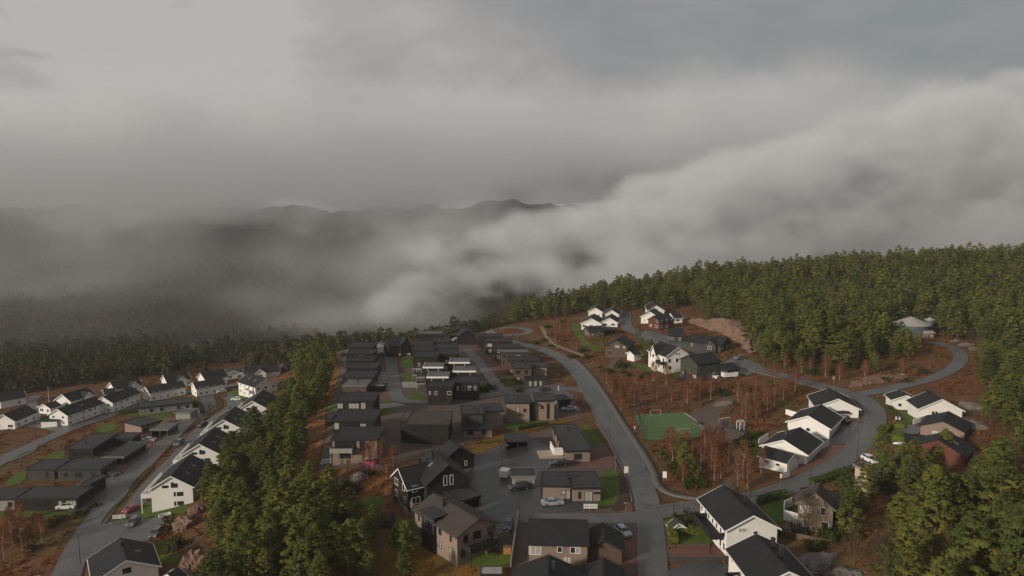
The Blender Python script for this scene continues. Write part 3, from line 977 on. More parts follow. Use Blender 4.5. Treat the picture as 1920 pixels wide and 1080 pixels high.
def F(name, label, cat, FL, FR, third, h, wall='black_wall', roof='felt_roof', trim='dark_trim', frame='dark_trim', group=None, base=None, storeys=1, win='ABLR',
      chim=(), carport=False, blind=0.15, gap=2.8, wh=(1.1, 1.3), door='', gdoor='', over=0.3, fall=0.0, dz=0.0, par=0.14, big=None, z0=0.9, pitch=2.6, balcony=None, deep=4.0, side_fall=0.0, tsides='RLAB'):
    """Flat-roofed building. FL, FR = photo pixels of the near roof edge; third = depth in metres or the pixel of the far right corner."""
    rr = random.Random(sum(map(ord, label)))
    c0 = P((FL[0] + FR[0]) / 2, (FL[1] + FR[1]) / 2, h=h)
    zb = (ground(c0[0], c0[1]) if base is None else base) + dz
    for _ in range(3):
        a = on_plane(*FL, zb + h)[:2]; b = on_plane(*FR, zb + h)[:2]
        d = b - a
        L = float(np.linalg.norm(d)); ex = d / L; ey = np.array([-ex[1], ex[0]])
        if isinstance(third, tuple):
            c3 = on_plane(*third, zb + h)[:2]
            D = max(2.0, float(np.dot(c3 - b, ey)))
        else:
            D = float(third)
        c = (a + b) / 2 + ey * D / 2
        if base is None:
            zb = ground(c[0], c[1]) + dz
    rz = yaw_of(ex)
    root = empty(name, (c[0], c[1], zb), rz)
    tag(root, label, cat, group)
    W = D
    L2, W2 = L / 2 - over, W / 2 - over
    Lw, Ww = 2 * L2, 2 * W2
    zr = lambda x, y: h - 0.22 + (0 if not fall else fall * (y / W)) + side_fall * (x / L)
    if carport:
        b = MB()
        op = carport if isinstance(carport, str) else 'R'
        sides = [s for s in 'ABLR' if s not in op]
        for s in sides:
            if s == 'A': b.box(-L2, -L2 + 0.15, -W2, W2, -deep, h - 0.22)
            if s == 'B': b.box(L2 - 0.15, L2, -W2, W2, -deep, h - 0.22)
            if s == 'L': b.box(-L2 + 0.15 * ('A' in sides), L2 - 0.15 * ('B' in sides), W2 - 0.15, W2, -deep, h - 0.22)
            if s == 'R': b.box(-L2 + 0.15 * ('A' in sides), L2 - 0.15 * ('B' in sides), -W2, -W2 + 0.15, -deep, h - 0.22)
        b.build('walls', wall, root)
        pb = MB()
        for x in (-L2 + 0.05, 0, L2 - 0.25):
            y = -W2 if 'R' in op else W2 - 0.2
            pb.box(x, x + 0.2, y, y + 0.2, -deep, h - 0.22) if 'R' in op else None
        if pb.v:
            pb.build('posts', trim, root)
    else:
        i = MB()
        cs = [(-L2, -W2), (L2, -W2), (L2, W2), (-L2, W2)]
        i.v = [(x, y, -deep) for x, y in cs] + [(x, y, zr(x, y)) for x, y in cs]
        i.f = [(3, 2, 1, 0), (4, 5, 6, 7), (0, 1, 5, 4), (1, 2, 6, 5), (2, 3, 7, 6), (3, 0, 4, 7)]
        i.build('walls', wall, root)
    co = [(-L / 2, -W / 2), (L / 2, -W / 2), (L / 2, W / 2), (-L / 2, W / 2)]
    q = MB()
    q.v = [(x, y, zr(x, y)) for x, y in co] + [(x, y, zr(x, y) + 0.2) for x, y in co]
    q.f = [(3, 2, 1, 0), (4, 5, 6, 7), (0, 1, 5, 4), (1, 2, 6, 5), (2, 3, 7, 6), (3, 0, 4, 7)]
    ro = q.build('roof', roof, root)
    if trim:
        tb = MB(); tw = 0.10
        for sd_, x0, x1, y0, y1 in (('R', -L / 2 - tw, L / 2 + tw, -W / 2 - tw, -W / 2), ('L', -L / 2 - tw, L / 2 + tw, W / 2, W / 2 + tw), ('A', -L / 2 - tw, -L / 2, -W / 2, W / 2), ('B', L / 2, L / 2 + tw, -W / 2, W / 2)):
            if sd_ not in tsides:
                continue
            k = len(tb.v)
            cc = [(x0, y0), (x1, y0), (x1, y1), (x0, y1)]
            tb.v += [(x, y, zr(x, y) - 0.12 - par * 0.3) for x, y in cc] + [(x, y, zr(x, y) + 0.2 + par) for x, y in cc]
            tb.f += [tuple(k + j for j in f) for f in ((3, 2, 1, 0), (4, 5, 6, 7), (0, 1, 5, 4), (1, 2, 6, 5), (2, 3, 7, 6), (3, 0, 4, 7))]
        tb.build('fascia', trim, ro)
    for cx, cy in chim:
        chimney(ro, cx * L / 2, cy * W / 2, h - 0.3, h + 0.95)
    if not carport or win:
        if not carport:
            auto_windows(root, rr, Lw, Ww, win, storeys, frame, blind, wh, gap, z0, pitch)
    for s in (big or ()):
        lt, s0, bz, bw, bh, pane = s
        put_window(root, wall_point(lt, Lw, Ww, s0 * wall_len(lt, Lw, Ww) / 2, bz), WALLS[lt][1], bw, bh, frame, pane)
    for lt in door:
        put_door(root, wall_point(lt, Lw, Ww, wall_len(lt, Lw, Ww) * 0.28, 0.05), WALLS[lt][1], 'grey_trim')
    for lt in gdoor:
        put_door(root, wall_point(lt, Lw, Ww, 0, 0.02), WALLS[lt][1], 'grey_trim', min(wall_len(lt, Lw, Ww) - 1.0, 4.8), min(2.2, h - 0.6), 'garage_door')
    if balcony:
        add_balcony(root, Lw, Ww, *balcony)
    FOOT.append((c[0], c[1], rz, L / 2 + 1.0, W / 2 + 1.0))
    BUILT[label] = (root, Lw, Ww, zb)
    return root

# ------------------------------------------------------------------ ground covers, drives, roads
GR, LA, DR, AS, PV = 0.10, 0.13, 0.16, 0.19, 0.22
drape('gravel_yard', [(632, 690), (648, 640), (728, 642), (745, 655), (880, 640), (900, 660), (945, 740), (1040, 735), (1085, 760), (1100, 792), (1010, 788), (940, 800), (870, 838), (835, 838), (720, 888), (590, 890), (606, 850), (618, 780), (624, 740)], 'gravel', GR)
drape('gravel_yard', [(745, 890), (880, 845), (945, 830), (1080, 790), (1150, 850), (1185, 930), (1150, 965), (1260, 965), (1250, 1080), (960, 1095), (960, 1050), (900, 1010), (850, 960), (740, 960)], 'gravel', GR)
drape('orange_bank', [(604, 715), (630, 668), (640, 672), (628, 740), (612, 800), (602, 850), (585, 890), (552, 900), (540, 860), (575, 790)], 'orange_grass', GR + 0.01)
drape('orange_bank', [(590, 878), (700, 885), (760, 870), (830, 850), (845, 870), (760, 880), (740, 930), (690, 930), (640, 905), (595, 900)], 'orange_grass', GR + 0.015)
drape('ochre_bank', [(868, 842), (945, 813), (1012, 793), (1075, 783), (1080, 790), (1018, 800), (952, 828), (905, 850), (880, 852)], 'ochre_grass', DR + 0.01)
drape('ochre_bank', [(735, 990), (765, 1000), (820, 1042), (900, 1060), (950, 1068), (950, 1095), (720, 1110), (715, 1040)], 'ochre_grass', GR + 0.01)
drape('red_slope', [(625, 905), (735, 925), (745, 955), (700, 1000), (640, 960)], 'heath', GR + 0.02)
lawns = [
    [(1130, 882), (1158, 882), (1163, 915), (1157, 943), (1140, 953), (1108, 950), (1112, 938), (1129, 936)],
    [(1087, 797), (1106, 797), (1132, 833), (1112, 839), (1094, 812)],
    [(946, 793), (1045, 788), (1035, 796), (950, 812)],
    [(748, 671), (776, 669), (778, 690), (749, 690)],
    [(752, 701), (778, 701), (780, 716), (753, 716)],
    [(768, 738), (797, 736), (800, 753), (769, 753)],
    [(705, 752), (737, 750), (744, 756), (705, 757)],
    [(709, 769), (757, 764), (735, 776), (706, 783)],
    [(609, 757), (629, 757), (629, 773), (606, 774)],
    [(634, 672), (646, 672), (646, 687), (634, 687)],
    [(738, 972), (765, 972), (800, 1003), (840, 1033), (870, 1046), (905, 1040), (958, 1036), (955, 1064), (880, 1062), (828, 1045), (780, 1012), (745, 992)],
    [(677, 936), (714, 928), (722, 945), (692, 957), (677, 952)],
    [(1172, 679), (1202, 682), (1228, 690), (1264, 693), (1322, 705), (1320, 713), (1276, 709), (1230, 700), (1190, 692)],
    [(1070, 608), (1086, 604), (1092, 632), (1116, 650), (1136, 657), (1120, 662), (1084, 641)],
    [(1265, 639), (1302, 639), (1345, 655), (1302, 660), (1270, 651)],
    [(1371, 833), (1420, 815), (1440, 830), (1426, 850), (1426, 862), (1400, 861), (1376, 846)],
    [(1668, 765), (1702, 765), (1715, 782), (1737, 793), (1700, 796), (1676, 786)],
    [(1662, 815), (1672, 806), (1706, 808), (1709, 828), (1668, 822)],
    [(1425, 948), (1478, 934), (1505, 945), (1472, 960), (1492, 980), (1466, 986), (1442, 972)],
    [(1268, 985), (1318, 985), (1328, 1000), (1342, 1024), (1268, 1026)],
    [(262, 950), (280, 938), (300, 946), (352, 943), (352, 957), (345, 963), (262, 976), (225, 986), (202, 984), (214, 973)],
    [(180, 803), (208, 793), (224, 800), (214, 809), (182, 813)],
    [(92, 850), (120, 845), (122, 861), (85, 861)],
    [(418, 737), (445, 728), (464, 740), (472, 752), (452, 754)],
    [(283, 1046), (338, 1040), (338, 1058), (285, 1060)],
    [(944, 706), (962, 704), (966, 720), (950, 722)],
    [(936, 684), (952, 683), (958, 692), (940, 694)],
    [(903, 716), (918, 722), (922, 736), (905, 735)],
    [(20, 895), (50, 880), (48, 905), (5, 915)],
    [(0, 958), (120, 962), (155, 958), (160, 966), (60, 972), (0, 970)],
    [(222, 778), (300, 770), (325, 778), (320, 792), (258, 782)],
    [(890, 870), (930, 866), (930, 872), (892, 876)],
]
for k, q in enumerate(lawns):
    drape('lawn', q, 'lawn', LA)
drape('mulch_bed', [(1158, 884), (1172, 884), (1186, 915), (1176, 945), (1160, 962), (1142, 955), (1157, 945), (1164, 915)], 'mulch', LA + 0.01)
brick = [
    [(866, 652), (893, 643), (912, 668), (955, 690), (968, 705), (932, 712), (900, 672)],
    [(985, 722), (1040, 712), (1062, 720), (1060, 733), (1030, 728)],
    [(1046, 768), (1082, 758), (1096, 790), (1038, 788)],
    [(1040, 870), (1112, 866), (1112, 843), (1130, 838), (1150, 860), (1151, 881), (1128, 880)],
    [(978, 968), (1040, 966), (1130, 968), (1165, 962), (1180, 940), (1188, 955), (1180, 975), (1120, 978), (990, 972)],
    [(1160, 1006), (1196, 998), (1203, 1066), (1152, 1070)],
    [(1253, 1026), (1345, 1024), (1374, 1052), (1253, 1054)],
    [(1478, 892), (1500, 862), (1540, 832), (1594, 838), (1520, 890), (1494, 900)],
    [(1606, 864), (1637, 822), (1662, 831), (1712, 838), (1732, 856), (1692, 870), (1625, 880)],
    [(1584, 775), (1615, 752), (1643, 765), (1632, 792), (1585, 792)],
    [(192, 905), (200, 866), (238, 835), (300, 810), (303, 830), (262, 872), (235, 902)],
    [(288, 792), (325, 780), (352, 790), (330, 805), (300, 812)],
    [(1430, 915), (1508, 925), (1512, 945), (1470, 930)],
    [(700, 690), (728, 690), (740, 745), (702, 752)],
    [(370, 765), (396, 755), (412, 762), (396, 775), (375, 790)],
]
for q in brick:
    drape('brick_drive', q, 'brick_paving', DR)
drape('playground_gravel', [(1284, 776), (1340, 755), (1372, 738), (1412, 745), (1425, 750), (1377, 757), (1352, 775), (1346, 790), (1405, 805), (1372, 838), (1335, 822), (1312, 800)], 'gravel', DR + 0.005)
drape('sand_patch', [(1334, 764), (1345, 754), (1374, 752), (1368, 760)], 'sand', DR + 0.03)
drape('rubber_mat', [(1341, 801), (1355, 790), (1368, 792), (1363, 804)], 'rubber', DR + 0.03, soft=0)
drape('rubber_mat', [(1364, 804), (1378, 799), (1404, 807), (1397, 813)], 'rubber', DR + 0.03, soft=0)
drape('turf_pitch', [(1188, 778), (1284, 774), (1321, 806), (1312, 820), (1213, 827), (1199, 800)], 'turf', LA + 0.02, soft=0)
drape('concrete_path', [(703, 759), (745, 755), (761, 761), (709, 768), (707, 783), (703, 783)], 'concrete', DR + 0.01, soft=0)
drape('concrete_terrace', [(604, 862), (702, 856), (705, 866), (600, 872)], 'concrete', DR + 0.01, soft=0)
drape('stone_yard', [(700, 700), (724, 698), (728, 712), (702, 716)], 'concrete', DR + 0.012, soft=0)
drape('stone_yard', [(752, 717), (780, 717), (784, 728), (754, 727)], 'concrete', DR + 0.012, soft=0)
# asphalt courts
drape('court', [(880, 868), (912, 852), (948, 830), (1000, 824), (1030, 838), (1042, 872), (1030, 878), (1012, 905), (1015, 940), (1110, 948), (1108, 958), (985, 966), (975, 985), (962, 1010), (940, 1010), (905, 985), (905, 940), (880, 905)], 'asphalt_dark', AS)
drape('court', [(1535, 817), (1568, 785), (1590, 792), (1622, 794), (1600, 832), (1548, 836), (1512, 862), (1510, 845)], 'asphalt_dark', AS)
drape('court', [(1253, 1058), (1372, 1055), (1405, 1090), (1253, 1120)], 'asphalt_dark', AS)
drape('court', [(1282, 690), (1320, 695), (1350, 685), (1382, 668), (1440, 690), (1420, 700), (1372, 712), (1330, 714), (1310, 708)], 'asphalt', AS)
drape('court', [(1190, 630), (1215, 618), (1255, 632), (1300, 655), (1245, 652), (1205, 640)], 'asphalt', AS)
drape('court', [(180, 992), (214, 977), (262, 975), (312, 968), (306, 1002), (268, 1018), (230, 1012), (185, 1040), (150, 1062)], 'asphalt', AS)
drape('court', [(960, 742), (940, 736), (955, 722), (1040, 724), (1062, 732), (1080, 748), (1060, 752), (1030, 742)], 'asphalt_dark', AS)
drape('court', [(1040, 770), (1056, 764), (1084, 762), (1088, 772), (1046, 780)], 'asphalt_dark', AS - 0.01)
drape('court', [(1668, 797), (1710, 796), (1735, 806), (1715, 818), (1680, 806)], 'asphalt', AS)
drape('court', [(700, 652), (745, 646), (760, 660), (735, 668), (702, 672)], 'asphalt', AS)
drape('court', [(150, 900), (190, 880), (235, 886), (222, 918), (160, 960), (120, 962), (130, 940)], 'asphalt', AS)
drape('court', [(430, 735), (452, 752), (470, 758), (440, 775), (425, 765), (425, 748)], 'asphalt', AS)
drape('court', [(1010, 958), (1015, 934), (1112, 934), (1112, 950)], 'asphalt_dark', AS - 0.02)
# roads
def road(px, wdt, m='asphalt', lift=AS + 0.02, name='road', kerbs=True, world=None):
    c = centreline(px, world=world)
    o = ribbon(name, c, wdt / 2, -wdt / 2, m, lift)
    return c
c_main = centreline([(1060, 676), (1085, 700), (1112, 740), (1140, 790), (1168, 835), (1190, 875), (1208, 920), (1218, 965), (1222, 1020), (1225, 1090), (1229, 1190)])
_tw = np.linspace(3.1, 2.45, len(c_main))
ribbon('road', c_main, _tw, -_tw, 'asphalt', AS + 0.02)
road([(950, 640), (985, 647), (1025, 658), (1060, 676)], 6.2, name='road')
cut = P(1206, 903)[1]
c_side = c_main[c_main[:, 1] > cut]
ribbon('pavement', c_side, 4.9, 3.2, 'pavement', AS + 0.10, 0.25)
ribbon('kerb', c_side, 3.2, 3.02, 'kerbstone', AS + 0.12, 0.25)
ribbon('kerb', c_main[(c_main[:, 1] > P(1200, 945)[1]) & (c_main[:, 1] < P(1100, 720)[1])], -3.02, -3.2, 'kerbstone', AS + 0.12, 0.25)
loop = [P(955 + 38 * math.cos(t), 622 + 7 * math.sin(t))[:2] for t in np.linspace(0.3, 2 * math.pi + 0.3, 26)]
ribbon('road', np.array(loop), 2.2, -2.2, 'asphalt', AS + 0.015)
c_east = road([(1215, 968), (1262, 956), (1330, 950), (1400, 940), (1470, 920), (1530, 896), (1585, 862), (1625, 822), (1645, 788), (1636, 758), (1600, 742), (1540, 724), (1470, 706), (1400, 688), (1370, 678)], 5.6, lift=AS + 0.03)
ribbon('kerb', c_east[6:], 3.0, 2.8, 'kerbstone', AS + 0.10, 0.22)
ribbon('pavement', centreline([(1219, 896), (1224, 908), (1240, 925), (1276, 936), (1320, 939), (1360, 934)]), 1.9, 0.2, 'pavement', AS + 0.11, 0.22)
ribbon('kerb', centreline([(1219, 896), (1224, 908), (1240, 925), (1276, 936), (1320, 939), (1360, 934)]), 0.2, 0.0, 'kerbstone', AS + 0.13, 0.22)
road([(1600, 742), (1650, 734), (1700, 722), (1745, 712), (1785, 695), (1805, 675), (1795, 655), (1765, 645), (1735, 643)], 4.6, lift=AS + 0.025)
road([(1215, 968), (1160, 975), (1080, 972), (1000, 975), (960, 965)], 5.0, lift=AS + 0.025)
road([(1215, 632), (1190, 622), (1174, 616), (1172, 600), (1173, 586)], 6.0, lift=AS + 0.02)
road([(1340, 690), (1310, 660), (1270, 645), (1235, 640), (1215, 632)], 4.2, lift=AS + 0.026)
road([(730, 655), (734, 687), (738, 717), (742, 740), (750, 752), (780, 755), (830, 757), (880, 748), (943, 737)], 4.6, lift=AS + 0.022)
road([(762, 762), (748, 775), (735, 795), (732, 825)], 3.4, 'gravel', lift=AS + 0.015, name='path')
road([(876, 655), (897, 678), (921, 707), (943, 737), (1000, 732), (1065, 728), (1100, 735)], 4.4, lift=AS + 0.024)
road([(700, 655), (735, 652), (760, 655), (800, 650)], 4.0, lift=AS + 0.018)
# the street of white gables and the through road below the ridge
c_left = road([(118, 1100), (135, 1050), (157, 1007), (190, 962), (222, 920), (255, 884), (289, 852), (314, 828), (342, 798), (372, 772), (392, 760), (393, 748), (380, 738), (365, 733)], 6.0, lift=AS + 0.02)
c_park = road([(236, 972), (258, 940), (283, 908), (322, 868), (356, 828), (380, 802), (410, 780), (436, 764), (440, 752), (425, 745)], 4.6, lift=AS + 0.024)
road([(-60, 905), (0, 864), (67, 833), (122, 808), (178, 789), (222, 772), (262, 757), (311, 742), (365, 733), (423, 726), (470, 715), (510, 705)], 6.4, lift=AS + 0.028)
road([(-60, 815), (0, 806), (60, 795), (100, 800), (130, 808)], 6.5, lift=AS + 0.022)
road([(60, 795), (68, 775), (55, 755), (70, 742)], 4.5, lift=AS + 0.018)
road([(-40, 880), (30, 862), (70, 842), (60, 830)], 2.0, 'pavement', lift=AS + 0.012, name='path')
# planted verge strips between street and parking lane
for q in ([(242, 928), (262, 906), (292, 873), (283, 872), (252, 902), (240, 920)], [(302, 858), (322, 838), (338, 824), (330, 824), (312, 842), (298, 858)], [(190, 985), (214, 955), (240, 932), (234, 930), (206, 958), (190, 978)], [(346, 815), (372, 794), (396, 782), (390, 779), (362, 795), (344, 811)], [(404, 772), (416, 765), (418, 752), (408, 744), (400, 742), (405, 755)]):
    drape('verge', q, 'verge', AS + 0.09)
# paths through the heath
road([(1165, 650), (1155, 672), (1145, 690), (1150, 702)], 2.2, 'gravel', lift=GR, name='path')
road([(1015, 612), (1022, 628), (1035, 645), (1060, 655), (1095, 668)], 1.8, 'sand', lift=GR, name='path')
road([(1372, 838), (1388, 868), (1384, 890), (1365, 905), (1350, 930)], 2.0, 'gravel', lift=GR, name='path')
drape('red_yard', [(-10, 828), (30, 822), (75, 828), (60, 842), (20, 855), (-20, 865)], 'heath', GR)
drape('lake', [(-60, 596), (100, 593), (205, 583), (225, 586), (180, 596), (60, 604)], 'water', 0.6)
drape('lake', [(265, 574), (330, 571), (362, 573), (330, 576)], 'water', 0.6)

# ------------------------------------------------------------------ houses on the plateau
gA = 'dark flat-roofed houses in the row along the slope'
def row(xl, xr, vf, dep, lab, wall='black_wall', h=5.6, **k):
    return F('row_house', lab, 'house', (xl, vf), (xr, vf), dep, h, wall, k.pop('roof', 'black_roof'), group=gA, storeys=2, win=k.pop('win', 'RB'), **k)
row(652, 700, 650.4, 9.5, 'dark flat-roofed row house at the far end of the slope row, nearest the fog', chim=((0.2, 0.3),))
row(650, 700.5, 663.3, 9.5, 'black row house second from the far end of the slope row')
row(648, 700.5, 676.3, 9.5, 'black row house third from the far end, a small dark porch on its street side')
row(647.4, 706, 689, 9.5, 'wider blue-black row house fourth from the far end of the slope row')
row(640, 700.5, 707.4, 9.5, 'dark row house directly behind the one with the pale roof terrace', big=(('R', 0.75, 2.9, 2.0, 1.6, 'glass'),))
F('row_house', 'brown-fronted row house with a pale grey flat roof and a stub chimney', 'house', (641, 723), (687.5, 723), 8.5, 4.6, 'brown_wall', 'grey_roof', 'grey_trim', group=gA, storeys=1, win='B', chim=((0.05, 0.2),), big=(('R', 0.3, 0.4, 1.4, 2.4, 'glass'),))
F('carport', 'black garage beside the brown-fronted row house', 'garage', (689, 722), (719.5, 722), 5.5, 2.9, 'black_wall', 'felt_roof', 'grey_trim', win='', gdoor='')
row(630.5, 701.8, 751, 10, 'dark row house with three lit windows, third from the near end', win='', big=(('R', -0.86, 3.0, 1.7, 1.7, 'blind'), ('R', -0.1, 3.0, 3.2, 1.7, 'blind'), ('R', 0.42, 2.9, 1.5, 2.0, 'blind')))
row(623, 703, 787.7, 10.5, 'dark row house with blinds in its upper windows, second from the near end', win='', big=(('R', -0.86, 2.9, 1.4, 1.9, 'blind'), ('R', 0.0, 3.0, 3.0, 1.7, 'glass'), ('R', 0.45, 3.0, 1.7, 1.6, 'blind')))
row(620.5, 708.4, 824, 10.3, 'nearest row house of the slope row, tan front with wide glazing and a balcony', wall='tan_wall', win='B', h=5.6, big=(('R', -0.42, 3.0, 5.4, 2.0, 'glass'), ('R', 0.34, 2.7, 1.4, 2.3, 'glass'), ('R', -0.42, 0.6, 3.2, 1.3, 'glass')), balcony=('R', -0.55, 5.6, 2.0, 2.75, 'grey_wall'))
F('shed', 'small dark shed on the edge of the slope left of the row houses', 'shed', (606, 784), (623, 784), 4, 2.4, 'brown_wall', 'felt_roof', win='')
F('shed', 'small black shed with a pale front beside the far row houses', 'shed', (638, 666), (650, 666), 4, 2.6, 'grey_wall', 'black_roof', win='')

G('detached_house', 'black pitched-roof house at the far end of the middle street', 'house', (722, 634), (763, 631), 9, 7.2, 4.6, 'black_wall', 'black_roof', None, 'dark_trim', storeys=2, cross=('R', 0.65, 5, 1.5, 7.6))
gM = 'dark flat-roofed houses in the middle block'
def mid(xl, xr, vf, dep, lab, h=7.4, **k):
    return F('terraced_house', lab, 'house', (xl, vf), (xr, vf), dep, h, k.pop('wall', 'black_wall'), k.pop('roof', 'black_roof'), k.pop('trim', 'dark_trim'), group=gM, storeys=k.pop('storeys', 2), win=k.pop('win', 'R'), **k)
F('detached_house', 'black house with a light grey flat roof behind the middle block', 'house', (784, 626), (829, 626), 8, 5.6, 'black_wall', 'grey_roof', group=None, storeys=2, win='R')
G('detached_house', 'tall black house with a steep gable beyond the middle block', 'house', (877, 618), (873, 611.5), 8, 7.5, 4.6, 'black_wall', 'black_roof', None, 'dark_trim', storeys=1, win='', chim=((0.2, 0.1),))
F('carport', 'low black carport beside the steep-gabled black house', 'carport', (842, 628), (866, 628), 6, 2.8, 'black_wall', 'black_roof', carport='R', win='')
mid(771.5, 811, 646.7, 9, 'left black house in the back row of the middle block')
mid(773, 813, 657.4, 9, 'left black house in the second row of the middle block')
mid(776, 821, 668, 9, 'left black house with a row of pale windows behind the white terraces', frame='white_trim')
mid(808, 843, 641, 9, 'right black house in the back row of the middle block')
mid(811, 857, 652, 9, 'right black house in the second row of the middle block')
mid(813, 858, 663, 9, 'right black house with white window frames above the white terraces', frame='white_trim')
gW = 'dark houses with white-edged roof terraces'
for k, (xl, xr, vf, dep, lb) in enumerate(((841.6, 880.5, 679.7, 8.5, 'far right house of the four with white-edged roof terraces'), (793, 831, 688.5, 8, 'far left house of the four with white-edged roof terraces'),
                                          (849, 892, 696, 8.5, 'near right house of the four with white-edged roof terraces, a stub chimney on it'), (800, 840.6, 707, 8.5, 'near left house of the four with white-edged roof terraces'))):
    F('terraced_house', lb, 'house', (xl, vf), (xr, vf), dep, 7.8, 'black_wall', 'grey_roof', 'white_trim', group=gW, storeys=2, win='R', par=0.2, tsides='RA', big=(('R', -0.6, 6.2, 0.5, 1.2, 'blind'), ('R', 0.55, 6.2, 0.5, 1.2, 'blind')), chim=((0.1, 0.2),) if k == 2 else ())
mid(799, 849, 724.5, 9, 'left half of the black front house of the middle block, white window row', h=6.4, frame='white_trim', gap=2.0, blind=0.2, wh=(0.8, 1.1), storeys=1, z0=3.6)
mid(849.5, 899, 716, 9, 'right half of the black front house of the middle block, taller white windows', h=6.4, frame='white_trim', gap=1.7, blind=0.2, wh=(0.7, 1.5), storeys=1, z0=3.4)
F('detached_house', 'large dark house with a broad brown-black roof between street and gravel path', 'house', (760, 796), (842.5, 796), 12.5, 5.6, 'black_wall', 'brown_roof', win='RA', storeys=2, gap=4, blind=0.02)
F('annex', 'black windowless annex at the corner of the large dark house', 'annex', (749, 801), (767, 801), 5, 4.4, 'black_wall', 'black_roof', win='')
F('detached_house', 'grey-roofed house with two thin chimneys beside the large dark house', 'house', (864, 776), (908, 775), 9, 5.6, 'dark_grey_wall', 'felt_roof', win='RA', storeys=2, chim=((0.2, 0.1), (0.45, -0.4)))
F('detached_house', 'tan flat-roofed wing joined to the grey-roofed house with thin chimneys', 'house', (906, 771.5), (945, 770), 8, 4.8, 'tan_wall', 'felt_roof', win='B', storeys=1)
F('shed', 'long low tan shed with a dark lean-to roof below the grey-roofed house', 'shed', (868, 806), (925, 803), 4, 2.6, 'tan_wall', 'black_roof', win='R')

gE = 'flat-roofed houses along the main road'
def east(xl, xr, vf, dep, lab, wall='black_wall', roof='black_roof', h=5.8, name='row_house', vr=None, **k):
    return F(name, lab, 'house', (xl, vf), (xr, vf if vr is None else vr), dep, h, wall, roof, group=gE, storeys=2, win=k.pop('win', 'RA'), **k)
east(895, 943, 631, 8, 'farthest black house of the row along the main road, by the turning loop')
east(910, 961.5, 640.5, 8, 'second black house from the turning loop in the roadside row', frame='white_trim')
east(925.6, 975, 651.5, 8, 'third black house from the turning loop, white windows on its street end', frame='white_trim')
east(938, 991, 661, 7, 'brown house with a grey flat roof in the middle of the roadside row', 'brown_wall', 'grey_roof')
east(951, 1011, 676, 8.5, 'dark brown house with a charcoal roof in the roadside row', 'brown_wall', 'black_roof')
east(960.6, 998, 689.5, 9, 'tall grey-roofed house with two chimneys in the roadside row', 'brown_wall', 'felt_roof', chim=((0.3, 0.4), (0.85, -0.2)))
east(998.5, 1026.7, 687, 7.5, 'tan wing beside the two-chimney house in the roadside row', 'tan_wall', 'felt_roof', h=5.4, win='B')
F('garage', 'long low garage with pale doors in front of the two-chimney house', 'garage', (985, 711), (1027, 710), 4.5, 2.8, 'dark_grey_wall', 'black_roof', win='', big=(('R', -0.6, 0.1, 1.2, 2.0, 'blind'), ('R', -0.1, 0.1, 1.2, 2.0, 'blind'), ('R', 0.4, 0.1, 1.2, 2.0, 'blind')))
east(947, 994.6, 754.6, 8.5, 'left half of the grey-brown pair at the court, one lit window', 'tan_wall', 'felt_roof', h=6.2, win='', chim=((0.05, 0.2),), big=(('R', 0.0, 2.2, 0.9, 2.6, 'blind'), ('R', 0.6, 3.2, 0.9, 1.0, 'glass')))
east(1003, 1041, 751, 8.5, 'right half of the grey-brown pair at the court, a full-height strip of windows', 'tan_wall', 'felt_roof', h=6.2, win='', chim=((-0.5, 0.3),), big=(('R', 0.35, 0.5, 0.9, 4.8, 'glass'), ('R', -0.3, 3.4, 0.8, 1.2, 'glass')))
F('gap_block', 'narrow black stair block between the grey-brown pair', 'house', (994.8, 757), (1002.8, 756), 7, 5.4, 'black_wall', 'black_roof', win='', over=0.1)  # plain black block filling the dark gap between the two halves
F('carport', 'black-roofed open carport beside the grey-brown pair at the road', 'carport', (1046, 751), (1072, 749), (1062, 739), 2.8, 'grey_wall', 'black_roof', carport='R', win='')

# the court in front
F('bungalow', 'long grey-tan bungalow with a charcoal flat roof beside the road bend', 'house', (1059, 845.6), (1109, 844), (1082, 795.6), 3.3, 'tan_wall', 'felt_roof', win='RA', storeys=1, chim=((0.1, 0.55),), gap=5, wh=(2.0, 1.5), blind=0)
F('garage', 'black open-fronted garage below the ochre bank', 'garage', (946.7, 826.7), (992, 826.5), 6.5, 2.8, 'black_wall', 'felt_roof', carport='R', win='')
F('garage', 'garage with a pale front half in shade on the court, a dark car before it', 'garage', (958, 893), (1004.5, 893), 5.5, 3.0, 'grey_wall', 'felt_roof', 'grey_trim', win='', gdoor='R')
F('bungalow', 'left half of the tan bungalow above the dark parking bay', 'house', (1015.5, 910), (1072, 911), 8, 3.3, 'tan_wall', 'felt_roof', win='', big=(('R', 0.5, 1.2, 1.0, 1.0, 'blind'), ('R', 0.85, 0.1, 1.0, 2.1, 'blind')))
F('bungalow', 'right half of the tan bungalow beside the lawn, one white door', 'house', (1071.5, 914.5), (1129, 914), 9.5, 3.4, 'tan_wall', 'felt_roof', win='', chim=((-0.9, 0.2),), big=(('R', -0.5, 0.8, 0.6, 1.6, 'glass'), ('R', 0.15, 0.1, 1.7, 2.4, 'blind'), ('R', 0.75, 1.8, 1.4, 0.5, 'glass')))
t = G('detached_house', 'black timber house with steep dark roofs and many white windows', 'house', (841.6, 871.8), (812, 838.5), 9.5, 9.0, 5.2, 'black_wall', 'black_roof', None, 'white_trim', storeys=1, win='', gw=None, sky_l=1, chim=((0.3, 0.3),))
root, L_, W_, _ = BUILT['black timber house with steep dark roofs and many white windows']
for s, z, ww, hh in ((-0.7, 4.4, 0.8, 2.2), (0.7, 4.4, 0.8, 2.2), (-2.6, 1.5, 2.2, 1.0), (2.8, 1.8, 0.9, 1.0)):
    put_window(root, wall_point('A', L_, W_, s, z), WALLS['A'][1], ww, hh)
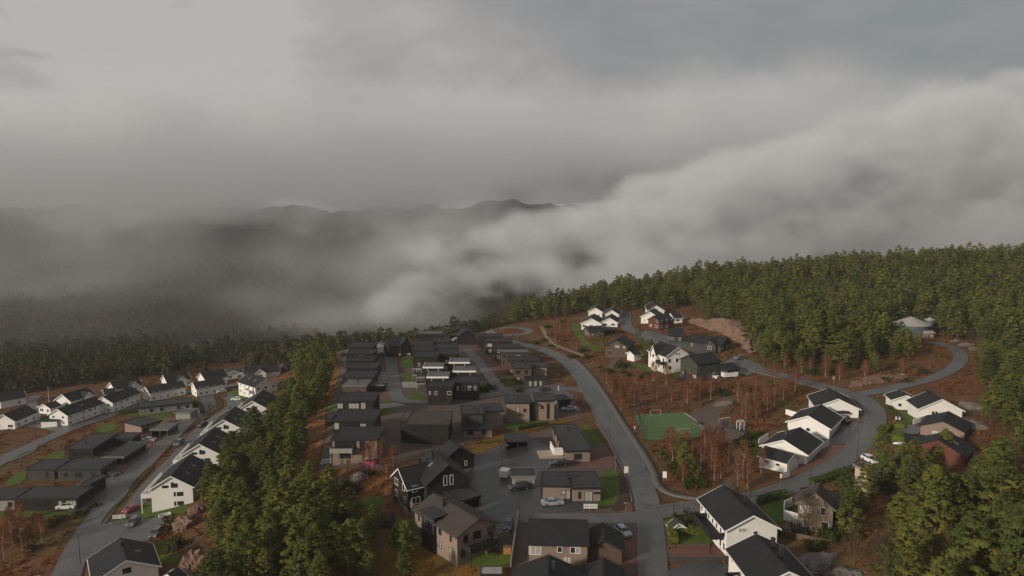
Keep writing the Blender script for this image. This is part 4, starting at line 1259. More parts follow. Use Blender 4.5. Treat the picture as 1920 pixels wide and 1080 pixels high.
G('house_wing', 'lower wing of the black timber house, white-framed gable end over the slope', 'house', (746, 878.5), (806, 866), 8, 8.0, 4.8, 'black_wall', 'black_roof', 'white_trim', 'white_trim', storeys=2, win='AR', wh=(1.2, 1.5), chim=((0.55, 0.3),))
G('garage_house', 'black gabled outbuilding behind the black timber house', 'house', (862, 838), (843, 824), 8, 6.0, 3.2, 'black_wall', 'black_roof', None, 'white_trim', storeys=1, win='A')
F('carport', 'dark-roofed carport with a black opening between the timber house and the court', 'carport', (864.6, 940), (902, 929), (881, 902), 2.9, 'black_wall', 'felt_roof', 'dark_trim', carport='R', win='')
G('detached_house', 'grey-brown two-storey house with a long roof and a glazed dormer', 'house', (898, 973.5), (812, 924.6), 9, 7.4, 5.3, 'tan_wall', 'brown_roof', None, 'dark_trim', storeys=2, win='AL', wh=(1.0, 1.5), gap=3.0, blind=0.1, chim=((0.3, 0.25),))
root, L_, W_, _ = BUILT['grey-brown two-storey house with a long roof and a glazed dormer']
mb = MB().box(-0.5, 4.0, W_ / 2 - 2.2, W_ / 2 + 0.5, -3, 6.4)
d_ = mb.build('dormer', 'black_wall', root)
MB().box(-0.8, 4.3, W_ / 2 - 2.6, W_ / 2 + 0.9, 6.42, 6.6).build('dormer_roof', 'felt_roof', d_)
for x in (0.2, 1.2, 2.2, 3.2):
    put_window(root, (x, W_ / 2 + 0.5, 3.2), math.pi, 0.85, 2.6, 'grey_trim')
add_balcony(root, L_, W_, 'A', 0.0, 6.5, 2.4, 2.7, 'dark_trim')
G('detached_house', 'tan house with a wide charcoal roof and white windows facing the camera', 'house', (991, 973), (1102, 975.5), 9.5, 6.9, 4.7, 'tan_wall', 'black_roof', 'dark_trim', 'white_trim', storeys=2, win='', over=0.3, chim=())
root, L_, W_, _ = BUILT['tan house with a wide charcoal roof and white windows facing the camera']
for s, z, ww, hh, pn in ((-0.78, 2.6, 1.9, 1.9, 'blind'), (-0.98, 2.6, 0.4, 1.9, 'blind'), (0.05, 3.1, 0.9, 1.1, 'glass'), (0.5, 3.0, 0.95, 1.2, 'glass'), (0.68, 3.0, 0.95, 1.2, 'blind'), (0.05, 0.5, 0.9, 1.2, 'glass'), (0.25, 0.1, 0.5, 2.1, 'blind'), (0.38, 0.1, 0.4, 2.1, 'blind')):
    put_window(root, wall_point('R', L_, W_, s * L_ / 2, z), 0.0, ww, hh, 'white_trim', pn)
G('garage', 'brown gabled garage next to the tan house, ridge pointing at the camera', 'garage', (1133, 1013), (1131, 980), 6.2, 4.6, 2.7, 'brown_wall', 'black_roof', 'dark_trim', 'white_trim', win='')
G('detached_house', 'dark-roofed house at the bottom edge with a black chimney pipe', 'house', (1026, 1105), (1029, 1040), 11, 6.6, 4.0, 'brown_wall', 'black_roof', 'dark_trim', storeys=1, win='', chim=((0.25, -0.15),))
G('garage', 'dark gabled garage at the bottom edge below the brown garage', 'garage', (1131, 1100), (1131, 1046), 6, 4.4, 2.7, 'brown_wall', 'black_roof', 'dark_trim', win='')
F('shed', 'small shed with a pale lilac-grey flat roof at the bottom edge', 'shed', (901, 1077), (941, 1077), 2.6, 2.3, 'brown_wall', 'metal_roof', win='')

# the white bungalow terrace behind the court
b_ = BUILT['long grey-tan bungalow with a charcoal flat roof beside the road bend'][0]
c_ = P(1033, 855)
te = empty('sun_terrace', (c_[0], c_[1], c_[2]), 0.12)
tag(te, 'white-walled sun terrace with a cream deck at the corner of the bungalow', 'terrace')
MB().box(-3.2, 3.4, -2.6, 2.6, -1, 0.7).build('deck', 'pale_wood', te)
MB().box(0.6, 3.4, -1.4, -1.25, 0.702, 2.6).box(0.45, 0.6, -1.4, 4.0, 0.702, 2.6).box(3.4, 3.55, -2.6, 1.0, 0.0, 2.4).build('screen_wall', 'white_wall', te)

def frame_balcony(u, v, label):
    q = P(u, v); r = empty('balcony_frame', tuple(q), 0.03); tag(r, label, 'balcony', 'white-framed balconies beside the terraces')
    for z in (2.4, 4.7):
        f = MB().box(-1.6, 1.6, -2.2, 2.2, z, z + 0.15).build('floor', 'felt_roof', r)
        MB().box(-1.66, -1.6, -2.2, 2.2, z - 0.05, z + 0.3).box(-1.66, 1.6, -2.26, -2.2, z - 0.05, z + 0.3).build('edge', 'grey_wall', f)
    for x in (-1.58, 1.5):
        for y in (-2.15, 2.1):
            MB().box(x, x + 0.09, y, y + 0.09, -0.5, 4.7).build('post', 'grey_wall', r)
frame_balcony(783, 713, 'white-framed two-level balcony on the left of the terraces, farther one')
frame_balcony(790, 730, 'white-framed two-level balcony on the left of the terraces, nearer one')

# ------------------------------------------------------------------ far right cluster
gJ = 'houses in the far cluster under the wood'
def J(*a, **k):
    return G('detached_house', a[0], 'house', *a[1:], group=gJ, **k)
J('small white gable at the back left of the far cluster', (1116, 577), (1121, 570), 7.5, 6.0, 3.6, gw=None)
J('white-grey gabled house beside the cluster street, back left', (1147.5, 581.5), (1151, 574.5), 7, 5.6, 3.2)
J('broad white gable in front on the left of the far cluster', (1108.6, 597), (1114, 588), 10, 5.6, 2.9)
J('low white gable facing the cluster street', (1142.6, 596), (1147, 588), 8, 5.0, 2.6)
J('brown black-roofed house with a white side wall left of the cluster street', (1099, 612), (1127, 611), 8.5, 4.8, 2.8, 'brown_wall', trim=None)
F('carport', 'flat dark carport between the brown house and the cluster street', 'carport', (1133, 618), (1156, 618), 7, 2.8, 'dark_grey_wall', 'black_roof', carport='R', win='')
J('tan-brown timber house with a deck standing in bushes', (1155.5, 637.5), (1169, 628), 9, 7.0, 4.2, 'brown_wall', trim=None, storeys=2, frame='grey_trim')
G('garage', 'small white garage with a dark roof left of the big white house', 'garage', (1181, 659), (1198, 657), 4.5, 3.6, 2.4, win='')
J('big three-storey white house with a front gable above the green bank', (1272, 651.5), (1236, 639.5), 9.5, 9.2, 6.0, storeys=2, gap=3.0, wh=(1.3, 1.5), cross=('L', 0.1, 3.6, 1.2, 9.0), balcony=('L', 0.72, 4.0, 2.2, 3.2, 'dark_trim'), gw=6.3)
J('white house with an attic gable at the top of the cluster', (1231, 573), (1224, 564), 8, 7.4, 4.6, gw=4.9)
J('white gable with one window in the middle of the cluster', (1218.5, 584.5), (1228, 577), 9, 6.2, 3.4, chim=((0.3, 0.3),))
J('red-brown timber house with a dark roof in the cluster', (1225, 592), (1254, 589), 8, 6.6, 4.2, 'rust_wall', trim=None, storeys=2)
J('low grey-white house at the foot of the wood', (1257, 587), (1276, 586.5), 7, 4.8, 2.8)
J('dark house with white window frames in front of the rock cut', (1253, 615), (1282, 616), 9, 5.4, 2.9, 'dark_grey_wall', trim=None)
J('long dark bungalow lying below the rock cut', (1298, 626), (1364, 634), 10, 5.2, 2.8, 'dark_grey_wall', trim=None, cross=('R', 0.45, 5, 1.5, 5.0))
J('tall charcoal house beside the big white house, three rows of windows', (1290, 666), (1336, 661), 9, 8.6, 6.2, 'dark_grey_wall', trim=None, storeys=2, frame='grey_trim', gw=None, blind=0.25)
G('garage', 'black gabled garage above the white van', 'garage', (1350, 684), (1374, 680), 6.5, 4.4, 2.8, 'black_wall', trim=None, win='')

# ------------------------------------------------------------------ white houses on the right
G('detached_house', 'white house with a boat parked under its gable, farthest of the three', 'house', (1572, 748), (1554, 727), 11, 5.6, 2.9, storeys=1, win='', chim=((0.4, 0.2),))
G('detached_house', 'white house in the middle of the row of three, one small gable window', 'house', (1515.5, 780), (1541, 758.5), 10.5, 5.4, 2.8, win='', gdoor='R')
root, L_, W_, _ = BUILT['white house in the middle of the row of three, one small gable window']
put_window(root, wall_point('A', L_, W_, 0.0, 1.1), WALLS['A'][1], 1.1, 1.0)
G('detached_house', 'nearest white house of the row of three, its garage in front', 'house', (1469.5, 825), (1500.6, 801), 10.5, 5.4, 2.8, win='', gdoor='R', chim=((0.1, 0.3),))
G('garage', 'white garage with a grey door in front of the nearest white house', 'garage', (1490, 851), (1434, 836), 5.6, 4.2, 2.6, win='', gdoor='A', over=0.3)
root, L_, W_, _ = BUILT['white garage with a grey door in front of the nearest white house']
for s in (-1.5, 1.2):
    put_window(root, wall_point('L', L_, W_, s, 1.3), WALLS['L'][1], 0.9, 0.5, 'dark_trim')
G('garage', 'white gabled garage with two square windows at the road fork', 'garage', (1700.5, 741.5), (1685, 730.5), 7.0, 4.4, 2.8, win='', gdoor='')
root, L_, W_, _ = BUILT['white gabled garage with two square windows at the road fork']
for s in (-1.6, 1.6):
    put_window(root, wall_point('A', L_, W_, s, 1.0), WALLS['A'][1], 0.8, 0.8, 'dark_trim')
G('detached_house', 'white house with a wide gable and fenced terrace at the road fork', 'house', (1767, 748), (1741, 731.5), 10.5, 6.2, 3.2, win='', chim=((0.5, 0.25),), storeys=1)
root, L_, W_, _ = BUILT['white house with a wide gable and fenced terrace at the road fork']
for s in (-1.9, -1.1, 1.6, 2.2):
    put_window(root, wall_point('A', L_, W_, s, 1.4), WALLS['A'][1], 0.6, 1.2, 'dark_trim')
G('detached_house', 'grey-brown gabled house with a white door behind the hedge', 'house', (1767, 789), (1779, 771), 9.0, 5.0, 2.9, 'tan_wall', trim=None, frame='white_trim', win='', chim=())
root, L_, W_, _ = BUILT['grey-brown gabled house with a white door behind the hedge']
put_window(root, wall_point('A', L_, W_, -1.4, 0.4), WALLS['A'][1], 1.2, 1.6, 'white_trim', 'blind')
put_window(root, wall_point('A', L_, W_, 1.0, 0.4), WALLS['A'][1], 0.9, 1.2, 'white_trim', 'blind')
G('detached_house', 'red timber house with a big black roof at the red-brick yard', 'house', (1758.5, 824), (1778, 808), 10.5, 5.6, 2.9, 'red_wall', trim=None, win='', sky_l=1)
F('house_wing', 'flat dark wing of the red timber house along the yard', 'annex', (1711, 831), (1752, 834), 7, 3.0, 'black_wall', 'black_roof', win='')
G('detached_house', 'black-roofed small house half hidden by pines near the white car', 'house', (1693, 884), (1686, 862), 7, 5.0, 3.2, 'black_wall', 'black_roof', None, win='')
F('detached_house', 'tan and cream house end with one window showing between pines', 'house', (1631, 884), (1653, 881), 4.5, 5.6, 'cream_wall', 'brown_roof', 'grey_trim', 'white_trim', win='', big=(('R', -0.1, 1.6, 0.9, 1.5, 'glass'),))
G('detached_house', 'tall tan house with a narrow gable behind the round trampoline', 'house', (1530, 926), (1536, 906), 6.0, 7.4, 5.0, 'tan_wall', 'brown_roof', 'grey_trim', 'white_trim', win='', over=0.25)
root, L_, W_, _ = BUILT['tall tan house with a narrow gable behind the round trampoline']
for s_, z, ww, hh, pn in ((-1.3, 3.4, 1.0, 1.6, 'glass'), (1.0, 3.4, 0.6, 1.3, 'blind'), (1.7, 3.4, 0.6, 1.3, 'blind'), (2.4, 3.2, 0.5, 1.3, 'blind'), (-1.7, 0.5, 1.4, 1.8, 'glass'), (1.6, 0.6, 1.4, 1.5, 'blind')):
    put_window(root, wall_point('A', L_, W_, -s_, z), WALLS['A'][1], ww, hh, 'white_trim', pn)
F('detached_house', 'dark-roofed house mostly hidden by pines right of the trampoline', 'house', (1562, 950), (1600, 945), 9, 5, 'black_wall', 'black_roof', win='')
G('apartment_house', 'large white house with a black roof and a dark balcony at the junction', 'house', (1413.6, 967), (1355.6, 909), 9.2, 7.6, 5.0, storeys=2, win='', gap=2.6, chim=((0.55, -0.28), (-0.1, -0.28)), over=0.5, balcony=('L', 0.2, 8.5, 2.6, 2.9, 'dark_trim'))
root, L_, W_, _ = BUILT['large white house with a black roof and a dark balcony at the junction']
put_window(root, wall_point('A', L_, W_, 0.6, 3.4), WALLS['A'][1], 0.9, 1.2)
put_window(root, wall_point('A', L_, W_, -1.8, 4.4), WALLS['A'][1], 1.6, 0.8, 'white_trim', 'blind')
for s in (-0.85, -0.55, -0.3, 0.0, 0.3, 0.6, 0.85):
    for z in (0.7, 3.1):
        put_window(root, wall_point('L', L_, W_, s * L_ / 2, z), WALLS['L'][1], 0.9, 1.4, 'white_trim')
G('apartment_house', 'second large white house with a black roof cut off by the bottom edge', 'house', (1480, 1072), (1417.5, 1001), 9.2, 7.4, 5.0, storeys=2, win='L', chim=((-0.1, -0.28), (0.45, -0.28)), over=0.5, balcony=('L', 0.3, 5, 2.4, 2.8, 'dark_trim'))
G('garage', 'white gabled garage at the bottom edge before the second large white house', 'garage', (1376, 1092), (1386, 1080), 5.5, 4.2, 2.6, win='')
G('playhouse', 'small white playhouse with a grey roof in the hedged garden', 'playhouse', (1273, 980.5), (1265.5, 971.5), 2.2, 2.6, 1.6, roof='felt_roof', win='', over=0.25)
root, L_, W_, _ = BUILT['small white playhouse with a grey roof in the hedged garden']
put_window(root, wall_point('A', L_, W_, 0, 0.5), WALLS['A'][1], 0.6, 0.7, 'dark_trim')

# ------------------------------------------------------------------ lower village on the left
gS = 'white gabled houses stepping up the street under the ridge'
def st(lab, A, B, **k):
    r = G('terraced_house', lab, 'house', A, B, 10, 8.6, 5.4, group=gS, storeys=0, win='', sky_l=2, over=0.4, **k)
    root, L_, W_, _ = BUILT[lab]
    for s, z, ww, hh in ((0.15, 5.4, 0.7, 1.4), (0.95, 5.4, 0.9, 1.1), (-1.6, 5.4, 1.5, 0.7), (1.9, 3.1, 1.5, 1.1), (0.6, 3.1, 0.45, 1.1), (1.9, 0.6, 1.5, 1.1), (0.6, 0.6, 0.45, 1.1)):
        put_window(root, wall_point('A', L_, W_, s, z), WALLS['A'][1], ww, hh, 'dark_trim')
    b = MB()
    b.box(-L_ / 2 - 0.02, L_ / 2 - 0.5, W_ / 2, W_ / 2 + 2.6, 3.0, 3.15).box(-L_ / 2, -L_ / 2 + 0.1, W_ / 2, W_ / 2 + 2.6, 3.16, 4.1).box(-L_ / 2, L_ / 2 - 0.5, W_ / 2 + 2.5, W_ / 2 + 2.6, 3.16, 4.1)
    f = b.build('balcony', 'white_wall', root)
    MB().box(-L_ / 2 + 0.1, -L_ / 2 + 0.25, W_ / 2 + 2.35, W_ / 2 + 2.5, -3, 3.0).build('post', 'white_trim', f)
    return r
st('nearest white gabled house of the street under the ridge, its whole front in view', (320, 893), (357, 851))
st('second white gabled house up the street, overlapped by a black roof', (373.5, 832.8), (403, 800.6))
st('third white gabled house up the street under the ridge', (419, 787), (441, 761.5))
st('fourth white gabled house up the street, half behind the trees', (473, 751.7), (494, 730))
G('detached_house', 'white corner house with roof windows at the top of the street', 'house', (500, 709), (466, 698.7), 10, 8.2, 5.2, storeys=2, win='AL', sky_l=2, balcony=('L', 0.5, 5, 2.2, 2.8, 'white_wall'))
G('detached_house', 'white house at the bottom edge with a grey gable end and a split roof', 'house', (237, 1050), (225, 1007), 11, 7.8, 4.9, wall='white_wall', storeys=0, win='', sky_l=1, chim=((0.3, 0.0),))
root, L_, W_, _ = BUILT['white house at the bottom edge with a grey gable end and a split roof']
put_window(root, wall_point('A', L_, W_, 0, 5.0), WALLS['A'][1], 1.5, 1.1, 'dark_trim')
gT = 'white terraced rows along the through road'
def te_(lab, A, B, w=8, hr=6.8, hw=4.3, **k):
    return G('terraced_house', lab, 'house', A, B, w, hr, hw, group=gT, storeys=2, gap=2.9, wh=(1.0, 1.0), pitch=2.2, z0=0.8, **k)
te_('nearest white terrace on the through road, black roof with a pale skylight', (106.7, 766.7), (180, 742.5), sky_l=1)
te_('second white terrace along the through road', (192, 744), (247, 724.5))
te_('third white terrace along the through road, a long low black roof', (272, 725.6), (342, 713.6), hr=5.8, hw=3.6)
te_('fourth white terrace along the through road, beside the bend', (361, 716.7), (418, 708.5), hr=5.8, hw=3.6)
F('garage', 'small white garage with a flat dark roof at the road junction', 'garage', (74, 789), (107, 788), 5, 2.9, 'white_wall', 'black_roof', win='')
gB = 'white houses in the back row by the valley wood'
def bk(lab, A, B, w=8, hr=6.2, hw=3.4, **k):
    return G('detached_house', lab, 'house', A, B, w, hr, hw, group=gB, gap=3.4, **k)
bk('white gabled house with a low chimney behind the nearest terrace', (115.6, 739.5), (164, 726), cross=('R', 0.3, 4.5, 1.5, 5.6))
bk('white garage end behind the nearest terrace', (81, 757.8), (104.5, 751.5), w=6.5, hr=4.2, hw=2.6)
bk('white house with a bright gable end and a bay facing the road, back row middle', (206, 717), (260, 707.5), cross=('R', 0.35, 4.5, 1.5, 5.8))
bk('small white garage between terraces in the back row', (192, 730.5), (216, 727), w=6.5, hr=4.2, hw=2.6)
bk('white house with a dark bay window in the back row', (305.6, 703.5), (352, 696.5), cross=('R', 0.2, 4.5, 1.5, 5.6))
bk('white house with a bright gable end right of the bay-window house', (375.6, 699.5), (420, 691.8))
bk('white hall with a plain gable facing the road', (438.6, 694.6), (435, 688.5), w=8.5, hr=4.6, hw=2.8)
bk('white double-gabled house at the right end of the back row', (456, 688.5), (524, 683.5), cross=('R', -0.1, 5, 1.5, 5.6))
bk('small red-brown house at the edge of the wood', (529, 678), (543, 676), w=7, hr=5, hw=3.0, wall='rust_wall', trim=None, frame='grey_trim')
bk('white house on the left edge by the valley wood', (-8, 738), (44, 729.5))
bk('white house on the left edge beside the road junction', (5, 777), (50, 759))
gN = 'low modern flat-roofed houses on the lower street'
def fl(lab, *a, **k):
    return F('bungalow', lab, 'house', *a, group=gN, **k)
fl('long pale-walled bungalow with a light flat roof on the road bend', (258, 765), (362, 753.5), 8, 3.2, 'grey_wall', 'felt_roof', win='R', chim=((-0.5, 0.1),))
F('garage', 'grey box garage in front of the long pale bungalow', 'garage', (326.7, 773.5), (357, 774.4), (354, 766), 2.8, 'grey_wall', 'grey_roof', 'grey_trim', win='')
fl('tan bungalow with a slanted dark roof beside a lawn', (231, 791), (264.4, 799), (295.6, 786), 3.4, 'tan_wall', 'felt_roof', win='B')
F('carport', 'grey-roofed carport with a white edge beside the tan bungalow', 'carport', (280, 805.6), (315.6, 805.6), (323, 793), 2.7, 'dark_grey_wall', 'grey_roof', 'grey_trim', carport='R', win='')
fl('large black flat-roofed house with a chimney pipe on the lower street', (123, 841.8), (174.4, 841), (217.8, 812), 3.6, 'black_wall', 'felt_roof', win='R', chim=((-0.3, -0.3),), wh=(1.8, 1.7), gap=3.2)
F('house_wing', 'black flat-roofed rear wing of the large black house', 'annex', (213, 821), (249, 821), (265.6, 811), 3.0, 'black_wall', 'felt_roof', win='')
F('carport', 'long dark carport between the large black house and the street', 'carport', (195.6, 856.7), (232, 856.7), (271, 829), 2.8, 'black_wall', 'felt_roof', 'grey_trim', carport='R', win='')
fl('brown-black flat-roofed house with a white vent pipe', (47.8, 879.6), (102, 879.6), (120, 862), 3.5, 'dark_grey_wall', 'felt_roof', win='R', wh=(1.2, 1.8))
fl('brown-black flat-roofed house joined on the right of the vent-pipe house', (104.4, 880), (189, 880), (209, 860), 3.3, 'dark_grey_wall', 'felt_roof', win='R', gap=4)
fl('wide low black house behind the parked white car', (29, 934.4), (145.6, 933), (165.6, 912), 3.3, 'black_wall', 'felt_roof', win='R', wh=(1.6, 1.5))
fl('narrow black flat-roofed block along the brick drive', (150, 908), (167, 909), (192, 891), 3.6, 'black_wall', 'felt_roof', win='')
fl('grey bungalow cut by the left edge of the photo', (-40, 937), (27, 935), (46, 915), 3.2, 'grey_wall', 'felt_roof', win='R')
G('garage', 'dark-roofed garage with white roof edges in the bottom left corner', 'garage', (36, 1084), (64, 1080), 5, 3.8, 2.5, 'grey_wall', win='')
G('shed', 'small grey-roofed garden shed at the bottom edge beside the rock', 'shed', (318, 1074), (330, 1066), 3.4, 3.2, 2.0, 'grey_wall', 'felt_roof', win='')

# ------------------------------------------------------------------ vegetation
def leaf_mat(name, cols, transl=0.25):
    m = bpy.data.materials.new(name)
    m.use_nodes = True
    t = m.node_tree
    for q in list(t.nodes):
        t.nodes.remove(q)
    o = N(t, 'ShaderNodeOutputMaterial')
    g = N(t, 'ShaderNodeNewGeometry')
    prev = None
    for k, (sc, c, amt, lo, hi) in enumerate(cols):
        if prev is None:
            rgb = N(t, 'ShaderNodeRGB'); rgb.outputs[0].default_value = (*c, 1); prev = rgb.outputs[0]
            continue
        nz = N(t, 'ShaderNodeTexNoise'); nz.inputs['Scale'].default_value = sc; nz.inputs['Detail'].default_value = 2
        t.links.new(g.outputs['Position'], nz.inputs['Vector'])
        mr = N(t, 'ShaderNodeMapRange')
        for i, v in enumerate((lo, hi, 0, amt)):
            mr.inputs[1 + i].default_value = v
        t.links.new(nz.outputs[0], mr.inputs[0])
        mx = N(t, 'ShaderNodeMix', data_type='RGBA')
        t.links.new(mr.outputs[0], mx.inputs[0]); t.links.new(prev, mx.inputs[6]); mx.inputs[7].default_value = (*c, 1)
        prev = mx.outputs[2]
    d = N(t, 'ShaderNodeBsdfDiffuse'); tr = N(t, 'ShaderNodeBsdfTranslucent')
    t.links.new(prev, d.inputs[0]); t.links.new(prev, tr.inputs[0])
    ms = N(t, 'ShaderNodeMixShader'); ms.inputs[0].default_value = transl
    t.links.new(d.outputs[0], ms.inputs[1]); t.links.new(tr.outputs[0], ms.inputs[2])
    t.links.new(ms.outputs[0], o.inputs[0])
    MATS[name] = m
    return m
leaf_mat('pine_needles', [(0, (0.130, 0.155, 0.036), 0, 0, 0), (0.035, (0.072, 0.098, 0.030), 0.9, 0.44, 0.60), (0.13, (0.060, 0.080, 0.026), 0.9, 0.44, 0.64), (0.19, (0.205, 0.185, 0.040), 0.85, 0.48, 0.68), (0.9, (0.080, 0.085, 0.026), 0.8, 0.5, 0.7)])
leaf_mat('undergrowth_leaf', [(0, (0.185, 0.062, 0.024), 0, 0, 0), (0.05, (0.090, 0.088, 0.022), 0.9, 0.49, 0.62), (0.16, (0.33, 0.115, 0.034), 0.85, 0.5, 0.66), (0.5, (0.085, 0.036, 0.020), 0.8, 0.5, 0.7), (0.09, (0.24, 0.14, 0.042), 0.8, 0.56, 0.68)])
leaf_mat('valley_leaf', [(0, (0.066, 0.074, 0.030), 0, 0, 0), (0.018, (0.110, 0.078, 0.040), 0.8, 0.46, 0.60), (0.03, (0.095, 0.105, 0.036), 0.8, 0.52, 0.66), (0.12, (0.036, 0.044, 0.020), 0.8, 0.48, 0.66)])
leaf_mat('shrub_leaf', [(0, (0.050, 0.072, 0.018), 0, 0, 0), (0.2, (0.085, 0.085, 0.020), 0.8, 0.5, 0.68), (1.0, (0.03, 0.042, 0.014), 0.8, 0.5, 0.7)])
leaf_mat('red_twig', [(0, (0.19, 0.072, 0.036), 0, 0, 0), (0.15, (0.26, 0.11, 0.05), 0.8, 0.48, 0.66), (0.6, (0.075, 0.036, 0.024), 0.8, 0.5, 0.7)], 0.1)
leaf_mat('brown_twig', [(0, (0.085, 0.060, 0.038), 0, 0, 0), (0.2, (0.12, 0.085, 0.05), 0.8, 0.48, 0.66)], 0.1)
mat('pine_bark', (0.105, 0.060, 0.038), 0.9, [(1.5, (0.07, 0.048, 0.036), 0.8, 0.45, 0.65)])
mat('birch_bark', (0.40, 0.34, 0.29), 0.85, [(2.0, (0.24, 0.19, 0.16), 0.8, 0.5, 0.68)])

def cards(pos, nrm, size, R, jit=0.55, aspect=1.0):
    """Small leaf faces: centres, outward directions and sizes -> vertices, quads."""
    n = len(pos)
    d = nrm + R.normal(0, jit, (n, 3))
    d /= np.linalg.norm(d, axis=1)[:, None] + 1e-9
    a = np.cross(d, R.normal(0, 1, (n, 3)))
    a /= np.linalg.norm(a, axis=1)[:, None] + 1e-9
    b = np.cross(d, a)
    s = size[:, None] * 0.5
    a = a * s; b = b * s * aspect
    k = R.uniform(0.35, 1.0, (n, 1))
    V = np.stack([pos - a - b * k, pos + a * k - b, pos + a + b * k, pos - a * k + b], 1).reshape(-1, 3)
    return V
def pine_points(R, H, rad, nclump, ncard, size, base=0.32, lean=0.12):
    """Leaf centres and outward directions of one pine crown."""
    t = (np.arange(nclump) + R.uniform(0, 1, nclump)) / nclump
    t = t ** 0.85
    ang = np.arange(nclump) * 2.39996 + R.uniform(-0.5, 0.5, nclump)
    prof = np.interp(t, [0, 0.14, 0.4, 0.7, 0.9, 1.0], [0.58, 0.95, 1.0, 0.78, 0.42, 0.06])
    side = 1 + 0.28 * np.sin(ang * 1.0 + R.uniform(0, 6)) + 0.18 * np.sin(ang * 2 + R.uniform(0, 6))
    rr = rad * prof * side * R.uniform(0.5, 1.02, nclump)
    z = H * (base + (1 - base) * t) + R.uniform(-0.4, 0.4, nclump) - 0.15 * rr
    lx, ly = R.uniform(-lean, lean, 2)
    c = np.stack([rr * np.cos(ang) + lx * z * 0.3, rr * np.sin(ang) + ly * z * 0.3, z], 1)
    cs = rad * R.uniform(0.20, 0.36, nclump) * np.interp(t, [0, 0.8, 1], [1, 0.85, 0.5])
    q = R.normal(0, 1, (nclump, ncard, 3)); q /= np.linalg.norm(q, axis=2)[:, :, None]
    q[:, :, 2] = np.abs(q[:, :, 2]) * 0.9 - 0.22
    p = c[:, None, :] + q * cs[:, None, None] * R.uniform(0.55, 1.05, (nclump, ncard, 1)) * np.array([1.15, 1.15, 0.75])
    out = p - np.array([0, 0, H * (base + 0.25)])
    out[:, :, 2] *= 0.6
    out /= np.linalg.norm(out, axis=2)[:, :, None] + 1e-6
    nr = 0.75 * q + 0.45 * out + np.array([0, 0, 0.25])
    sz = size * R.uniform(0.6, 1.3, (nclump, ncard))
    return p.reshape(-1, 3), nr.reshape(-1, 3), sz.ravel()
def quads_mesh(name, V, m):
    Q = np.arange(len(V)).reshape(-1, 4)
    me = mesh_np(name, V, quads=Q)
    me.materials.append(MATS[m])
    return me
PINES = []
for k in range(7):
    R = np.random.default_rng(100 + k)
    H = R.uniform(10.5, 14.0); rad = R.uniform(2.4, 3.1)
    p, nr, sz = pine_points(R, H, rad, 70 + 3 * k, 62, 0.27, base=R.uniform(0.16, 0.34))
    crown = quads_mesh('crown', cards(p, nr, sz, R, 0.38), 'pine_needles')
    b = MB()
    lx = R.uniform(-0.3, 0.3)
    b.tube([(0, 0, -1), (lx * 0.3, 0.1, H * 0.3), (lx * 0.7, 0, H * 0.6), (lx, 0.05, H * 0.93)], 0.2, 0.05, 7)
    for j in range(9):
        z = H * R.uniform(0.3, 0.85); a = R.uniform(0, 6.28); l = rad * R.uniform(0.5, 0.85) * (1.1 - z / H * 0.6)
        b.tube([(lx * z / H, 0, z), (math.cos(a) * l * 0.5, math.sin(a) * l * 0.5, z + 0.25), (math.cos(a) * l, math.sin(a) * l, z + 0.35)], 0.07, 0.025, 4)
    tr = bpy.data.meshes.new('trunk'); tr.from_pydata(b.v, [], b.f); tr.materials.append(MATS['pine_bark'])
    PINES.append((crown, tr, H))

def free(x, y, skip=('heath', 'red', 'orange', 'ochre', 'gravel_yard'), pad=1.0):
    ok = np.ones(len(x), bool)
    for cx, cy, rz, hx, hy in FOOT:
        c, s = math.cos(rz), math.sin(rz)
        dx = x - cx; dy = y - cy
        ok &= ~((np.abs(c * dx + s * dy) < hx + pad) & (np.abs(-s * dx + c * dy) < hy + pad))
    for nm, ring in SHEETS:
        if nm.startswith(skip):
            continue
        lo = ring.min(0) - pad; hi = ring.max(0) + pad
        near = (x > lo[0]) & (x < hi[0]) & (y > lo[1]) & (y < hi[1]) & ok
        if near.any():
            i = np.nonzero(near)[0]
            bad = inside(ring, x[i], y[i])
            for ddx, ddy in ((pad, 0), (-pad, 0), (0, pad), (0, -pad)):
                bad |= inside(ring, x[i] + ddx, y[i] + ddy)
            ok[i[bad]] = False
    return ok
def scatter(poly, dist, R, tries=1.0):
    """Jittered points no closer than about dist inside a world polygon."""
    poly = np.asarray(poly); lo = poly.min(0); hi = poly.max(0)
    nx = int((hi[0] - lo[0]) / dist) + 1; ny = int((hi[1] - lo[1]) / (dist * 0.87)) + 1
    I, J_ = np.meshgrid(np.arange(nx), np.arange(ny))
    x = lo[0] + (I + 0.5 * (J_ % 2)) * dist + R.uniform(-0.36, 0.36, I.shape) * dist
    y = lo[1] + J_ * dist * 0.87 + R.uniform(-0.36, 0.36, I.shape) * dist
    x = x.ravel(); y = y.ravel()
    k = inside(poly, x, y)
    return x[k], y[k]
def project(x, y, z):
    d = np.stack([x, y, z - CAM_H], -1)
    depth = d[..., 1] * _cp - d[..., 2] * _sp
    up = d[..., 1] * _sp + d[..., 2] * _cp
    return 960 + FPX * d[..., 0] / depth, 540 - FPX * up / depth
px2w = lambda q: [tuple(P(u, v)[:2]) for u, v in q]
R0 = np.random.default_rng(77)
Z_ridge = px2w([(626, 690), (614, 740), (592, 770), (572, 810), (575, 850), (566, 885), (585, 925), (615, 960), (655, 990), (695, 1030), (690, 1070), (650, 1100), (610, 1160), (395, 1160), (398, 1060), (408, 1000), (392, 960), (405, 925), (428, 890), (455, 862), (485, 835), (505, 810), (520, 785), (540, 760), (545, 728), (558, 704), (588, 684), (612, 680)])
